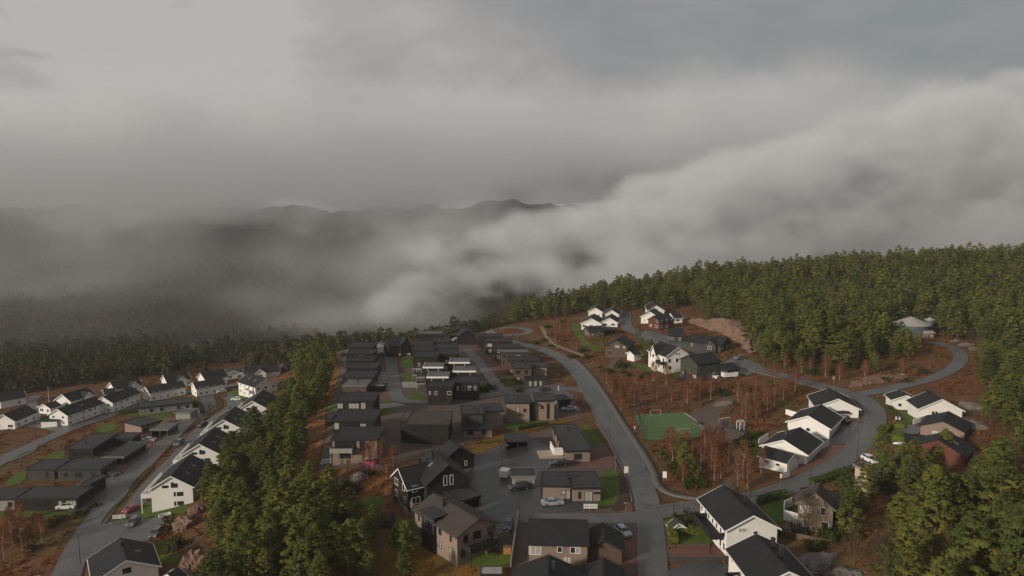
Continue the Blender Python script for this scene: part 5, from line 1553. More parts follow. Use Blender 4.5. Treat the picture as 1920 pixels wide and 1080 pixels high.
Z_low = px2w([(1596, 1040), (1630, 1012), (1680, 990), (1740, 975), (1790, 955), (1832, 915), (1858, 860), (1850, 790), (1840, 730), (1850, 690), (1920, 690), (2010, 700), (2010, 1250), (1700, 1250), (1650, 1150), (1612, 1090)])
Z_hill = [(-8, 420), (25, 404), (50, 401), (72, 396), (104, 398), (103, 374)] + px2w([(1302, 600), (1392, 616), (1404, 650), (1408, 676), (1450, 688), (1520, 690), (1570, 694), (1640, 684), (1690, 676), (1742, 664), (1760, 640), (1830, 640), (1850, 690)]) + [(330, 300), (440, 330), (450, 520), (250, 515), (130, 500), (60, 485), (0, 470)]
tank = P(1707, 628)
cand = []
for zone, poly, dist in (('ridge', Z_ridge, 4.6), ('low', Z_low, 5.3), ('hill', Z_hill, 4.7)):
    x, y = scatter(poly, dist, R0)
    k = free(x, y, pad=1.2)
    x, y = x[k], y[k]
    k = np.hypot(x - tank[0], y - tank[1]) > 11.5
    # keep the tank, the loop road and the rock cut in view
    toc = (x - tank[0]) * -tank[0] + (y - tank[1]) * -tank[1]
    k &= ~((np.hypot(x - tank[0] * 0.955, y - tank[1] * 0.955) < 12.5) | (np.hypot(x - tank[0] * 0.92 - 2, y - tank[1] * 0.92) < 9) | (np.hypot(x - tank[0] * 0.89 - 6, y - tank[1] * 0.89) < 6))
    x, y = x[k], y[k]
    if zone == 'ridge':      # clearings with bare trees
        k = R0.random(len(x)) < np.where(vnoise2(x / 17, y / 17, 21) > 0.70, 0.25, 0.98)
        x, y = x[k], y[k]
    if zone == 'low':
        k = R0.random(len(x)) < np.where(vnoise2(x / 14, y / 14, 22) > 0.72, 0.3, 0.98)
        x, y = x[k], y[k]
    px4 = np.asarray(poly)
    edge = ~(inside(px4, x + 8, y) & inside(px4, x - 8, y) & inside(px4, x, y + 8) & inside(px4, x, y - 8))
    if zone == 'ridge':
        edge[:] = False
    k = ~edge | (R0.random(len(x)) < 0.62)
    x, y, edge = x[k], y[k], edge[k]
    z = ground(x, y)
    u, v = project(x, y, z)
    u2, v2 = project(x, y, z + 12)
    k = (u > -260) & (u < 2330) & (v2 < 1330)
    for a, b, c, uu, vv, ed in zip(x[k], y[k], z[k], u[k], v[k], edge[k]):
        cand.append((math.sqrt(a * a + b * b + (c - CAM_H) ** 2), a, b, c, uu, vv, zone + ('_edge' if ed else ''), bool(-60 < uu < 1980 and project(a, b, c + 12)[1] < 1110)))
for (u, v) in [(1203, 655), (1212, 668), (1218, 680), (1126, 650), (1135, 655), (1196, 640), (1590, 960), (1606, 985), (1655, 925), (1625, 960), (1700, 930), (1590, 1010), (1650, 865), (1735, 925), (1760, 905),  (1712, 900), (1690, 905),
               (1285, 885), (1300, 900), (1275, 870), (760, 1055), (700, 1010), (742, 1030), (690, 1090), (760, 1100), (1640, 700), (1500, 690), (1770, 860)]:
    q = P(u, v)
    cand.append((np.linalg.norm(q - CAM), q[0], q[1], q[2], u, v, 'single', True))
cand.sort(key=lambda c: (not c[7], c[0]))       # those in the picture first, nearest first
def pine_label(zone, u, v):
    if zone == 'ridge':
        if v < 800: return 'green pine at the upper end of the ridge wood beside the white gabled street'
        if u < 520: return 'green pine in the lower ridge wood above the reddish rock outcrops'
        return 'green pine in the ridge wood below the orange bank and row houses'
    if zone == 'low':
        if u > 1800 and v < 900: return 'green pine at the right edge beside the loop road'
        return 'large yellow-green pine in the near wood at the bottom right corner'
    if zone == 'single':
        return 'lone green pine or juniper standing among houses or heath'
    if u < 1300: return 'green pine in the hill wood behind the far white cluster'
    if u < 1560: return 'green pine in the hill wood above the rock cut'
    return 'green pine in the hill wood around the water tank'
NIND = 300
rest = []
for i, (dist, x, y, z, u, v, zone, seen) in enumerate(cand):
    ed = rng.uniform(0.5, 1.0) if zone.endswith('_edge') else 1.0
    zone = zone.replace('_edge', '')
    if zone == 'single':
        s = rng.uniform(0.38, 0.72) if u < 1400 else rng.uniform(0.55, 0.75)
    elif i < NIND + 40:
        s = rng.choice((0.55, 0.72, 0.88, 0.98, 1.08)) * (0.86 if zone == 'ridge' else 1.12) * rng.uniform(0.88, 1.1)
    else:
        s = rng.choice((0.6, 0.75, 0.9, 1.0, 1.15, 1.2)) * rng.uniform(0.88, 1.1)
    s *= ed
    if i < NIND:
        crown, tr, H = PINES[rng.randrange(len(PINES))]
        r = empty('pine_tree', (x, y, z), rng.uniform(0, 6.28))
        f_ = rng.uniform(1.0, 1.35)
        r.scale = (s * f_ * rng.uniform(0.93, 1.07), s * f_ * rng.uniform(0.93, 1.07), s)
        lab = pine_label(zone, u, v)
        tag(r, lab, 'tree', lab.replace('green pine', 'green pines', 1).replace('large yellow-green pine', 'yellow-green pines') if zone != 'single' else 'scattered single pines')
        obj('trunk', tr, None, r); obj('crown', crown, None, r)
    else:
        rest.append((x, y, z, s))
# the rest of the pine wood, too many to count
Rf = np.random.default_rng(9)
protos = []
for k in range(8):
    H = Rf.uniform(9.0, 13.5); rad = Rf.uniform(1.9, 3.0)
    p, nr, sz = pine_points(Rf, H, rad, 34, 20, 0.50, base=0.22)
    protos.append((cards(p, nr, sz, Rf, 0.36), H))
parts = []
tv, tf = [], []
for x, y, z, s in rest:
    V0, H = protos[rng.randrange(8)]
    a = rng.uniform(0, 6.28); f_ = s * rng.uniform(0.95, 1.25); c, sn = math.cos(a) * f_, math.sin(a) * f_
    W = np.empty_like(V0)
    W[:, 0] = V0[:, 0] * c - V0[:, 1] * sn + x
    W[:, 1] = V0[:, 0] * sn + V0[:, 1] * c + y
    W[:, 2] = V0[:, 2] * s + z
    parts.append(W)
print('pines', len(cand), 'rest', len(rest))
if parts:
    wood = obj('pine_forest', quads_mesh('pine_forest', np.concatenate(parts), 'pine_needles'))
    tag(wood, 'dense green pine forest covering the hill behind the far houses', 'forest', kind='stuff')
    b = MB()
    for x, y, z, s in rest:
        b.tube([(x, y, z - 0.6), (x, y, z + 8 * s)], 0.2, 0.09, 4)
    mt_ = bpy.data.meshes.new('trunks'); mt_.from_pydata(b.v, [], b.f); mt_.materials.append(MATS['pine_bark'])
    o = obj('trunks', mt_, None, wood); o['kind'] = 'stuff'

# bare birches and other leafless trees
def bare_tree(R, H, bark, twig, spread, ntw, r0=0.10):
    b = MB()
    pts = [(0, 0, -0.6), (R.uniform(-.15, .15), R.uniform(-.15, .15), H * 0.35), (R.uniform(-.3, .3), R.uniform(-.3, .3), H * 0.7), (R.uniform(-.3, .3), R.uniform(-.3, .3), H)]
    b.tube(pts, r0, 0.02, 6)
    for j in range(10):
        z = H * R.uniform(0.28, 0.9); a = R.uniform(0, 6.28); l = spread * R.uniform(0.5, 1) * (1.15 - 0.7 * z / H)
        b.tube([(0, 0, z), (math.cos(a) * l * 0.5, math.sin(a) * l * 0.5, z + l * 0.45), (math.cos(a) * l, math.sin(a) * l, z + l * 1.0)], 0.045, 0.012, 4)
    tr = bpy.data.meshes.new('trunk'); tr.from_pydata(b.v, [], b.f); tr.materials.append(MATS[bark])
    t = R.uniform(0.22, 1.02, ntw)
    a = R.uniform(0, 6.28, ntw); l = spread * np.interp(t, [0.2, 0.5, 1.0], [0.5, 1.0, 0.2]) * R.uniform(0.15, 1.0, ntw)
    p = np.stack([l * np.cos(a), l * np.sin(a), H * t + R.normal(0, 0.2, ntw)], 1)
    d = np.stack([np.cos(a) * 0.5, np.sin(a) * 0.5, np.full(ntw, 1.0)], 1) + R.normal(0, 0.35, (ntw, 3))
    d /= np.linalg.norm(d, axis=1)[:, None]
    sd_ = np.cross(d, R.normal(0, 1, (ntw, 3))); sd_ /= np.linalg.norm(sd_, axis=1)[:, None]
    ln = R.uniform(0.5, 1.3, ntw)[:, None]; wd = R.uniform(0.014, 0.036, ntw)[:, None]
    V = np.stack([p - sd_ * wd, p + sd_ * wd, p + d * ln + sd_ * wd * 0.4, p + d * ln - sd_ * wd * 0.4], 1).reshape(-1, 3)
    return quads_mesh('twigs', V, twig), tr
BIRCH = [bare_tree(np.random.default_rng(300 + k), 6.5 + 0.7 * k, 'birch_bark', 'red_twig', 2.0 + 0.15 * k, 820) for k in range(4)]
BARE = [bare_tree(np.random.default_rng(320 + k), 8 + k, 'pine_bark', 'brown_twig', 2.6 + 0.2 * k, 700, 0.16) for k in range(3)]
birch_px = [(1227, 716), (1246, 722), (1292, 738), (1314, 740), (1262, 700), (1388, 780), (1412, 775), (1489, 731), (1495, 715), (1449, 720), (1416, 735), (1280, 905), (1332, 880), (1340, 900), (1352, 895), (1426, 888), (1400, 915), (1395, 930), (1331, 850), (1354, 840), (1344, 848), (1322, 855), (1300, 870),
            (1290, 860), (1312, 882), (1368, 870), (1372, 895), (1380, 920), (1392, 895), (1408, 890), (1360, 915), (1345, 925), (1270, 850), (1255, 842), (1262, 870), (1165, 770), (1175, 765), (1190, 760), (1180, 745), (1195, 735), (1165, 745), (1210, 755), (1232, 750), (1262, 755), (1290, 758), (1150, 735), (1310, 750), (1330, 748),
            (1400, 790), (1420, 785), (1440, 772), (1452, 760), (1430, 755), (1460, 740), (1470, 750), (1400, 765), (1385, 765), (1520, 702), (1545, 708), (1572, 712), (1500, 700), (1470, 690), (1620, 705), (1650, 700), (1690, 695),
            (15, 985), (35, 990), (68, 1005), (20, 1020), (45, 1040), (8, 1050), (80, 1020), (700, 880), (714, 884), (722, 905), (735, 895), (690, 900), (655, 915), (1120, 740), (1135, 720), (1110, 715), (1095, 690), (1140, 760), (1042, 640), (1065, 625), (1080, 655), (1052, 615)]
for i, (u, v) in enumerate(birch_px):
    q = P(u + rng.uniform(-3, 3), v + rng.uniform(-2, 2))
    if not free(np.array([q[0]]), np.array([q[1]]), pad=0.6)[0]:
        continue
    tw, tr = BIRCH[rng.randrange(4)]
    r = empty('bare_birch', tuple(q), rng.uniform(0, 6.28))
    s = rng.uniform(0.65, 1.0); r.scale = (s, s, s * rng.uniform(0.9, 1.15))
    where = 'in the red scrub on the bottom left slope' if u < 150 else ('on the orange bank below the row houses' if u < 800 else ('in the scrub strip right of the main road' if u < 1200 and v < 780 else ('in the thicket below the green pitch' if v > 835 else ('between playground and hill road' if u > 1370 else 'in the heath between the pitch and the white house'))))
    tag(r, 'bare birch with a pale trunk ' + where, 'tree', 'bare birches ' + where)
    obj('trunk', tr, None, r); obj('twigs', tw, None, r)
bare_px = [(447, 905), (468, 915), (492, 880), (510, 935), (436, 895), (460, 885), (482, 862), (505, 865), (420, 905), (475, 955), (430, 1000), (560, 960), (640, 1000), (1330, 600), (1500, 640), (1450, 660), (1600, 655), (1720, 1010), (1690, 1000), (1800, 985), (1840, 960), (440, 880), (455, 900), (470, 875), (485, 895), (500, 910), (452, 860), (478, 930), (520, 900), (430, 920), (462, 945), (1740, 1075), (1760, 1050), (1775, 1090), (1640, 1075), (1600, 1060), (1870, 880), (1850, 910), (1890, 860), (1900, 900), (1860, 800), (600, 1070), (650, 1075), (570, 1100), (1780, 620), (1800, 628), (1820, 640), (1835, 655), (1510, 1000), (1530, 1010), (1572, 975), (1660, 1085)]
for (u, v) in bare_px:
    q = P(u, v)
    tw, tr = BARE[rng.randrange(3)]
    r = empty('bare_tree', tuple(q), rng.uniform(0, 6.28))
    s = rng.uniform(0.6, 0.95); r.scale = (s, s, s)
    where = 'among the ridge pines' if u < 800 else ('beside the loop road and tank' if v < 700 else 'among the near pines bottom right')
    tag(r, 'leafless brown tree ' + where, 'tree', 'leafless trees ' + where)
    obj('trunk', tr, None, r); obj('twigs', tw, None, r)

# green shrubs
def shrub_mesh(R, n=26, k=20):
    c = R.normal(0, 1, (n, 3)) * np.array([0.8, 0.8, 0.45]); c[:, 2] = np.abs(c[:, 2]) + 0.3
    q = R.normal(0, 1, (n, k, 3)); q /= np.linalg.norm(q, axis=2)[:, :, None]
    p = (c[:, None] + q * 0.42).reshape(-1, 3)
    return quads_mesh('shrub', cards(p, (q * 0.8 + np.array([0, 0, .3])).reshape(-1, 3), R.uniform(0.16, 0.36, len(p)), R), 'shrub_leaf')
SHR = [shrub_mesh(np.random.default_rng(400 + k)) for k in range(4)]
shrub_px = [(1272, 862), (1285, 872), (1296, 880), (1280, 890), (1300, 905), (1310, 912), (1290, 915), (1265, 878), (1305, 845), (1302, 856), (1250, 855), (1168, 745), (1178, 735), (1160, 730), (1140, 700), (1125, 690), (1168, 700), (1180, 705), (1198, 710), (1210, 705), (1150, 715), (1175, 685), (1165, 690), (1090, 660), (1100, 672), (1075, 670),
            (1020, 640), (1035, 650), (1005, 645), (1040, 630), (1055, 605), (1028, 615), (1060, 640), (1330, 740), (1345, 735), (1360, 742), (1310, 730), (1380, 728), (1400, 735), (1385, 762), (1395, 834), (1402, 838), (1388, 845), (1412, 822),
            (1390, 705), (1560, 700), (1600, 690), (1520, 700), (1660, 715), (1700, 716), (1730, 700), (1300, 978), (1310, 985), (1302, 990), (330, 985), (180, 950), (40, 1010), (60, 1030), (95, 985), (110, 975), (150, 968), (905, 735), (918, 730), (880, 720), (975, 735), (648, 915), (665, 920), (690, 890), (620, 895), (1590, 1010), (1560, 1010), (1530, 1030), (1460, 1000)]
for (u, v) in shrub_px:
    q = P(u, v)
    o = obj('shrub', SHR[rng.randrange(4)], None, None, tuple(q), (0, 0, rng.uniform(0, 6.28)))
    s = rng.uniform(0.7, 1.5); o.scale = (s, s, s * rng.uniform(0.8, 1.3))
    where = ('on the left-hand slopes and verges' if u < 700 else 'by the dark housing block' if u < 1000 else 'in the scrub strip right of the main road' if (u < 1215 and v < 760) else 'in the thicket below the green pitch' if v > 820 and u < 1320 else 'in the heath behind playground and hill road' if v < 770 else 'in gardens of the white houses on the right')
    tag(o, 'low dark green shrub ' + where, 'shrub', 'green shrubs ' + where)

# scrub: red-brown undergrowth over every patch of open heath
Rs = np.random.default_rng(31)
n = 34000
x = Rs.uniform(-235, 330, n); y = Rs.uniform(95, 440, n)
z0_ = ground(x, y)
u, v = project(x, y, z0_)
k = (u > -40) & (u < 1960) & (v < 1110) & (v > 560)
x, y = x[k], y[k]
dens = 0.35 + 0.65 * (vnoise2(x / 14, y / 14, 51) > 0.42)
k = (Rs.random(len(x)) < dens)
x, y = x[k], y[k]
k = free(x, y, skip=('heath', 'red', 'ochre', 'orange'), pad=0.5)
x, y = x[k], y[k]
z = ground(x, y)
hh = Rs.uniform(0.3, 1.0, len(x)) * (0.5 + 1.5 * vnoise2(x / 22, y / 22, 52) ** 1.5)
m_ = 12
q = Rs.normal(0, 1, (len(x), m_, 3)); q /= np.linalg.norm(q, axis=2)[:, :, None]; q[:, :, 2] = np.abs(q[:, :, 2])
p = np.stack([x, y, z], 1)[:, None] + q * np.stack([hh * 1.1, hh * 1.1, hh], 1)[:, None] * Rs.uniform(0.4, 1.1, (len(x), m_, 1))
nr = q * 0.7 + np.array([0, 0, 0.4])
sz = (np.minimum(hh, 0.9)[:, None] * Rs.uniform(0.28, 0.62, (len(x), m_))).ravel()
UGV = [cards(p.reshape(-1, 3), nr.reshape(-1, 3), sz, Rs, 0.6)]
# taller thickets
n = 9000
x = Rs.uniform(-200, 260, n); y = Rs.uniform(95, 380, n)
k = vnoise2(x / 18, y / 18, 61) + 0.5 * vnoise2(x / 6, y / 6, 62) > 0.80
x, y = x[k], y[k]
u, v = project(x, y, ground(x, y))
k = (u > -40) & (u < 1960) & (v < 1110) & ((u > 1040) | (u < 720))
x, y = x[k], y[k]
k = free(x, y, skip=('heath', 'red'), pad=1.4)
x, y = x[k], y[k]
z = ground(x, y)
hh = Rs.uniform(0.5, 1.25, len(x)); m_ = 42
q = Rs.normal(0, 1, (len(x), m_, 3)); q /= np.linalg.norm(q, axis=2)[:, :, None]; q[:, :, 2] = np.abs(q[:, :, 2])
p = np.stack([x, y, z], 1)[:, None] + q * np.stack([hh * 1.0, hh * 1.0, hh * 1.35], 1)[:, None] * Rs.uniform(0.5, 1.1, (len(x), m_, 1))
UGV.append(cards(p.reshape(-1, 3), (q * 0.8 + np.array([0, 0, 0.3])).reshape(-1, 3), Rs.uniform(0.18, 0.42, len(x) * m_), Rs, 0.6))
print('thickets', len(x))
ug = obj('undergrowth', quads_mesh('undergrowth', np.concatenate(UGV), 'undergrowth_leaf'))
tag(ug, 'red-brown autumn heather and scrub covering the open ground', 'undergrowth', kind='stuff')

# the wood on the valley floor
x, y = scatter([(-700, 330), (-800, 985), (160, 985), (200, 560), (60, 470), (-20, 425), (-72, 385), (-110, 362), (-150, 362), (-200, 345), (-300, 290)], 6.8, Rs)
keep = free(x, y, pad=2.5)
x, y = x[keep], y[keep]
z = ground(x, y)
k = (z < -4) & (Rs.random(len(x)) > 0.9 * (vnoise2(x / 40, y / 40, 91) > 0.62))
x, y, z = x[k], y[k], z[k]
lake_keep = np.ones(len(x), bool)
for nm, ring in SHEETS:
    if nm == 'lake':
        lake_keep &= ~inside(ring, x, y)
x, y, z = x[lake_keep], y[lake_keep], z[lake_keep]
parts = []
vp = []
for k in range(5):
    H = Rs.uniform(7, 11)
    p, nr, sz = pine_points(Rs, H, Rs.uniform(2.6, 3.8), 20, 9, 1.15, base=0.1)
    vp.append(cards(p, nr, sz, Rs, 0.32))
for a_, b_, c_ in zip(x, y, z):
    V0 = vp[rng.randrange(5)]
    a = rng.uniform(0, 6.28); s = rng.uniform(0.6, 1.15); c, sn = math.cos(a) * s, math.sin(a) * s
    W = np.empty_like(V0)
    W[:, 0] = V0[:, 0] * c - V0[:, 1] * sn + a_; W[:, 1] = V0[:, 0] * sn + V0[:, 1] * c + b_; W[:, 2] = V0[:, 2] * s * rng.uniform(0.8, 1.2) + c_
    parts.append(W)
print('valley trees', len(parts))
vw = obj('valley_forest', quads_mesh('valley_forest', np.concatenate(parts), 'valley_leaf'))
tag(vw, 'dark mixed forest on the valley floor fading into the fog', 'forest', kind='stuff')

# ------------------------------------------------------------------ cars
def car_meshes(kind):
    if ('car', kind) in _cache:
        return _cache[('car', kind)]
    L, W = {'saloon': (4.7, 1.82), 'hatch': (4.1, 1.76), 'suv': (4.6, 1.9), 'estate': (4.7, 1.84), 'van': (5.2, 2.0)}[kind]
    prof = {  # side view: x along the car (front negative), height
        'saloon': [(-2.35, .45), (-2.33, .72), (-1.35, .90), (2.0, .96), (2.33, .90), (2.35, .45)],
        'hatch': [(-2.05, .45), (-2.02, .74), (-1.15, .95), (1.9, .98), (2.04, .85), (2.05, .45)],
        'suv': [(-2.3, .5), (-2.28, .90), (-1.3, 1.06), (2.2, 1.10), (2.29, .95), (2.3, .5)],
        'estate': [(-2.35, .45), (-2.33, .72), (-1.35, .92), (2.2, .98), (2.34, .88), (2.35, .45)],
        'van': [(-2.6, .5), (-2.58, .95), (-1.9, 1.15), (2.5, 1.2), (2.59, 1.15), (2.6, .5)]}[kind]
    cab = {  # greenhouse: bottom front, top front, top rear, bottom rear, roof height
        'saloon': (-1.30, -0.55, 0.85, 1.75, 1.42), 'hatch': (-1.1, -0.4, 1.35, 1.85, 1.46), 'suv': (-1.25, -0.55, 1.75, 2.18, 1.70), 'estate': (-1.3, -0.55, 1.65, 2.2, 1.45), 'van': (-1.9, -1.25, 2.45, 2.55, 2.0)}[kind]
    b = MB()
    n = len(prof)
    ring = []
    for y, inset in ((-W / 2, 0.0), (-W / 2 + 0.10, -1), (W / 2 - 0.10, -1), (W / 2, 0.0)):
        k = 0.93 if inset == 0 else 1.0
        ring.append([(x * (0.975 if inset == 0 else 1), y, (0.24 + (z - 0.24) * (0.94 if inset == 0 else 1.03))) for x, z in prof + [(prof[-1][0] * 0.97, 0.24), (prof[0][0] * 0.97, 0.24)]])
    m = len(ring[0])
    for r in ring:
        b.v += r
    for j in range(3):
        for k in range(m):
            k2 = (k + 1) % m
            b.f.append((j * m + k, j * m + k2, (j + 1) * m + k2, (j + 1) * m + k))
    b.f.append(tuple(range(m))); b.f.append(tuple(3 * m + k for k in reversed(range(m))))
    bf, tf_, tr_, br, hr = cab
    zb = prof[2][1] + 0.02
    wb, wt = W / 2 - 0.06, W / 2 - 0.24
    b.quad((tf_, -wt, hr), (tr_, -wt, hr), (tr_, wt, hr), (tf_, wt, hr))          # roof panel
    b.box(tf_, tr_, -wt, wt, hr - 0.05, hr - 0.002)
    g = MB()
    zt = hr - 0.05
    P8 = [(bf, -wb, zb - 0.08), (br, -wb, zb - 0.08), (br, wb, zb - 0.08), (bf, wb, zb - 0.08), (tf_, -wt, zt), (tr_, -wt, zt), (tr_, wt, zt), (tf_, wt, zt)]
    g.v = P8; g.f = [(0, 1, 5, 4), (1, 2, 6, 5), (2, 3, 7, 6), (3, 0, 4, 7)]
    if kind == 'van':
        b.box(-0.4, 2.5, -W / 2 + 0.07, W / 2 - 0.07, 1.1, hr - 0.051)
    for y in (-1, 1):       # pillars
        for (xa, xb) in ((bf, tf_), (br, tr_), ((bf + br) / 2, (tf_ + tr_) / 2 - 0.1)):
            b.tube([(xa, y * (wb + 0.01), zb - 0.08), (xb, y * (wt + 0.01), zt)], 0.045, 0.04, 4)
    def mk(nm, mb):
        me = bpy.data.meshes.new(nm); me.from_pydata(mb.v, [], mb.f)
        q = bmesh.new(); q.from_mesh(me); bmesh.ops.recalc_face_normals(q, faces=q.faces); q.to_mesh(me); q.free()
        return me
    body = mk('body', b); glass = mk('glass', g); glass.materials.append(MATS['glass'])
    w_ = MB(); w_.lathe([(0.0, -0.1), (0.20, -0.1), (0.31, -0.1), (0.33, -0.07), (0.33, 0.07), (0.31, 0.1), (0.2, 0.1), (0.0, 0.1)], 14)
    wheel = mk('wheel', w_); wheel.materials.append(MATS['tyre'])
    r_ = MB(); r_.lathe([(0.0, -0.115), (0.2, -0.11), (0.2, 0.11), (0.0, 0.115)], 10)
    rim = mk('rim', r_); rim.materials.append(MATS['rim'])
    h_ = MB().box(-0.03, 0.03, -0.2, 0.2, -0.07, 0.07); hl = mk('headlight', h_); hl.materials.append(MATS['lamp_glass'])
    t_ = MB().box(-0.03, 0.03, -0.17, 0.17, -0.1, 0.1); tl = mk('tail_light', t_); tl.materials.append(MATS['tail_red'])
    _cache[('car', kind)] = (body, glass, wheel, rim, hl, tl, L, W, prof)
    return _cache[('car', kind)]
def car(front, rear, paint, kind, label, group=None):
    """front, rear = photo pixels of the two ends on the ground."""
    a = P(*front); b = P(*rear)
    d = b - a; rz = math.atan2(d[1], d[0]); c = (a + b) / 2
    body, glass, wheel, rim, hl, tl, L, W, prof = car_meshes(kind)
    r = empty('van' if kind == 'van' else 'car', (c[0], c[1], ground(c[0], c[1]) + AS + 0.05), rz)
    tag(r, label, 'van' if kind == 'van' else 'car', group)
    key = ('carbody', kind, paint)
    if key not in _cache:
        me = body.copy(); me.materials.clear(); me.materials.append(MATS['paint_' + paint]); _cache[key] = me
    obj('body', _cache[key], None, r); obj('windows', glass, None, r)
    for x in (-L * 0.30, L * 0.29):
        for y in (-1, 1):
            wq = obj('wheel', wheel, None, r, (x, y * (W / 2 - 0.08), 0.33), (math.pi / 2, 0, 0))
            obj('rim', rim, None, wq)
    zl = prof[1][1] - 0.02
    for y in (-1, 1):
        obj('headlight', hl, None, r, (-L / 2 + 0.03, y * (W / 2 - 0.32), zl))
        obj('tail_light', tl, None, r, (L / 2 - 0.02, y * (W / 2 - 0.3), zl + 0.06))
car((1052, 947), (1019, 949), 'silver', 'saloon', 'silver saloon in the dark bay below the tan bungalow')
car((958, 921), (991, 917), 'black', 'estate', 'black estate car in front of the shaded garage on the court')
car((1037, 876), (1059, 875), 'black', 'suv', 'black car beside the white-walled sun terrace')
car((1054, 771), (1080, 770), 'silver', 'saloon', 'pale blue-silver car under the carport side of the grey-brown pair')
car((951, 1001), (954, 983), 'blue', 'hatch', 'dark blue car on the court beside the long wall')
car((1174, 1008), (1162, 999), 'silver', 'hatch', 'silver car nosing out behind the brown gabled garage')
car((830, 920), (842, 916), 'white', 'van', 'white van between the timber house and the carport')
car((750, 668), (767, 667), 'white', 'saloon', 'white car on the grass edge of the middle street')
car((705, 653), (716, 652), 'silver', 'hatch', 'silver car beside the far row houses')
car((708, 668), (723, 667), 'black', 'estate', 'black car parked near the second far row house')
car((849, 640), (858, 639), 'white', 'hatch', 'white car under the low black carport at the back')
car((1017, 733), (1027, 733), 'black', 'hatch', 'small dark car on the court above the grey-brown pair')
car((238, 964), (253, 956), 'red', 'hatch', 'red car at the end of the parking lane')
car((245, 990), (255, 980), 'grey', 'suv', 'grey suv in the yard below the white gabled house')
car((288, 1012), (298, 1000), 'grey', 'suv', 'dark grey suv at the lower edge of the yard beside the rock')
car((110, 956), (139, 954), 'white', 'suv', 'white suv before the wide low black house')
car((218, 893), (194, 893), 'black', 'estate', 'black estate car on the brick drive of the lower street')
car((330, 839), (341, 831), 'grey', 'suv', 'grey suv in the parking lane between two verge strips')
car((373, 803), (386, 797), 'black', 'hatch', 'dark car beside the bushes on the parking lane')
car((270, 829), (288, 828), 'silver', 'saloon', 'grey-silver car next to the grey-roofed carport')
car((410, 738), (420, 736), 'white', 'hatch', 'white car on the brick edge at the top of the street')
car((437, 752), (448, 751), 'white', 'hatch', 'white car on the lawn edge below the white corner house')
car((184, 869), (199, 867), 'black', 'hatch', 'black car deep under the long dark carport')
car((1636, 869), (1625, 865), 'white', 'hatch', 'white car on the brick yard by the near pines')
car((1380, 676), (1394, 673), 'grey', 'hatch', 'dark car on the hill road beyond the black garage')
car((1343, 711), (1325, 708), 'white', 'van', 'white van below the tall charcoal house')
car((8, 799), (20, 796), 'black', 'hatch', 'black car at the junction near the left edge')
car((1573, 790), (1588, 795), 'black', 'saloon', 'black car half hidden behind the middle white house')
for k, (u, v) in enumerate([(309, 972)]):
    q = P(u, v); r = empty('trailer', tuple(q + np.array([0, 0, AS])), 0.6)
    tag(r, 'small white utility trailer at the upper end of the yard', 'trailer')
    MB().box(-1.3, 1.3, -0.75, 0.75, 0.45, 0.55).box(-1.3, 1.3, -0.75, -0.7, 0.55, 0.95).box(-1.3, 1.3, 0.7, 0.75, 0.55, 0.95).box(-1.3, -1.25, -0.7, 0.7, 0.55, 0.95).box(1.25, 1.3, -0.7, 0.7, 0.55, 0.95).build('tray', 'plastic_white', r)
    MB().tube([(-1.3, 0, 0.5), (-2.3, 0, 0.45)], 0.05).build('drawbar', 'galvanised', r)
    for y in (-0.82, 0.82):
        obj('wheel', car_meshes('hatch')[2], None, r, (0, y, 0.33), (math.pi / 2, 0, 0))
def box_trailer(u, v, rz, l, lab, m='plastic_white'):
    q = P(u, v); r = empty('trailer', tuple(q + np.array([0, 0, AS])), rz)
    tag(r, lab, 'trailer')
    MB().box(-l / 2, l / 2, -1, 1, 0.5, 1.9).build('body', m, r)
    MB().box(-l / 2 - 0.05, l / 2 + 0.05, -1.05, 1.05, 1.902, 2.0).build('roof', 'plastic_white', r)
    MB().tube([(-l / 2, 0, 0.5), (-l / 2 - 1, 0, 0.45)], 0.06).build('drawbar', 'galvanised', r)
    for y in (-1.0, 1.0):
        obj('wheel', car_meshes('hatch')[2], None, r, (0.2, y, 0.33), (math.pi / 2, 0, 0))
box_trailer(1368, 709, 0.25, 5.6, 'long white caravan trailer parked behind the white van')
box_trailer(946, 897, 1.3, 2.4, 'small white box trailer beside the shaded garage')

# boat on a trailer
q = P(1582, 784); r = empty('boat', tuple(q + np.array([0, 0, AS + 0.1])), 0.15)
tag(r, 'white motor boat with a dark cover on its trailer under the white gable', 'boat')
b = MB(); sec = [(-3.2, 0.05, 1.5), (-2.2, 0.75, 1.35), (-0.6, 1.1, 1.25), (1.4, 1.15, 1.2), (2.8, 1.0, 1.2)]
for x, hw_, top in sec:
    b.v += [(x, -hw_, top), (x, -hw_ * 0.85, 0.8), (x, 0, 0.5 + (0.5 if x < -2.5 else 0)), (x, hw_ * 0.85, 0.8), (x, hw_, top)]
for k in range(4):
    for j in range(4):
        b.f.append((k * 5 + j, k * 5 + j + 1, (k + 1) * 5 + j + 1, (k + 1) * 5 + j))
b.f.append((20, 21, 22, 23, 24))
b.build('hull', 'plastic_white', r)
c = MB()
for x, hw_, top in sec:
    c.v += [(x, -hw_ * 0.97, top + 0.01), (x, -hw_ * 0.5, top + 0.35 + (0.35 if -0.8 < x < 1.6 else 0)), (x, hw_ * 0.5, top + 0.35 + (0.35 if -0.8 < x < 1.6 else 0)), (x, hw_ * 0.97, top + 0.01)]
for k in range(4):
    for j in range(3):
        c.f.append((k * 4 + j, k * 4 + j + 1, (k + 1) * 4 + j + 1, (k + 1) * 4 + j))
c.f += [(0, 1, 2, 3), (19, 18, 17, 16)]
c.build('cover', 'plastic_black', r)
MB().box(-3.6, 2.6, -0.06, 0.06, 0.38, 0.48).box(0.5, 0.62, -1.1, 1.1, 0.38, 0.47).build('trailer_frame', 'galvanised', r)
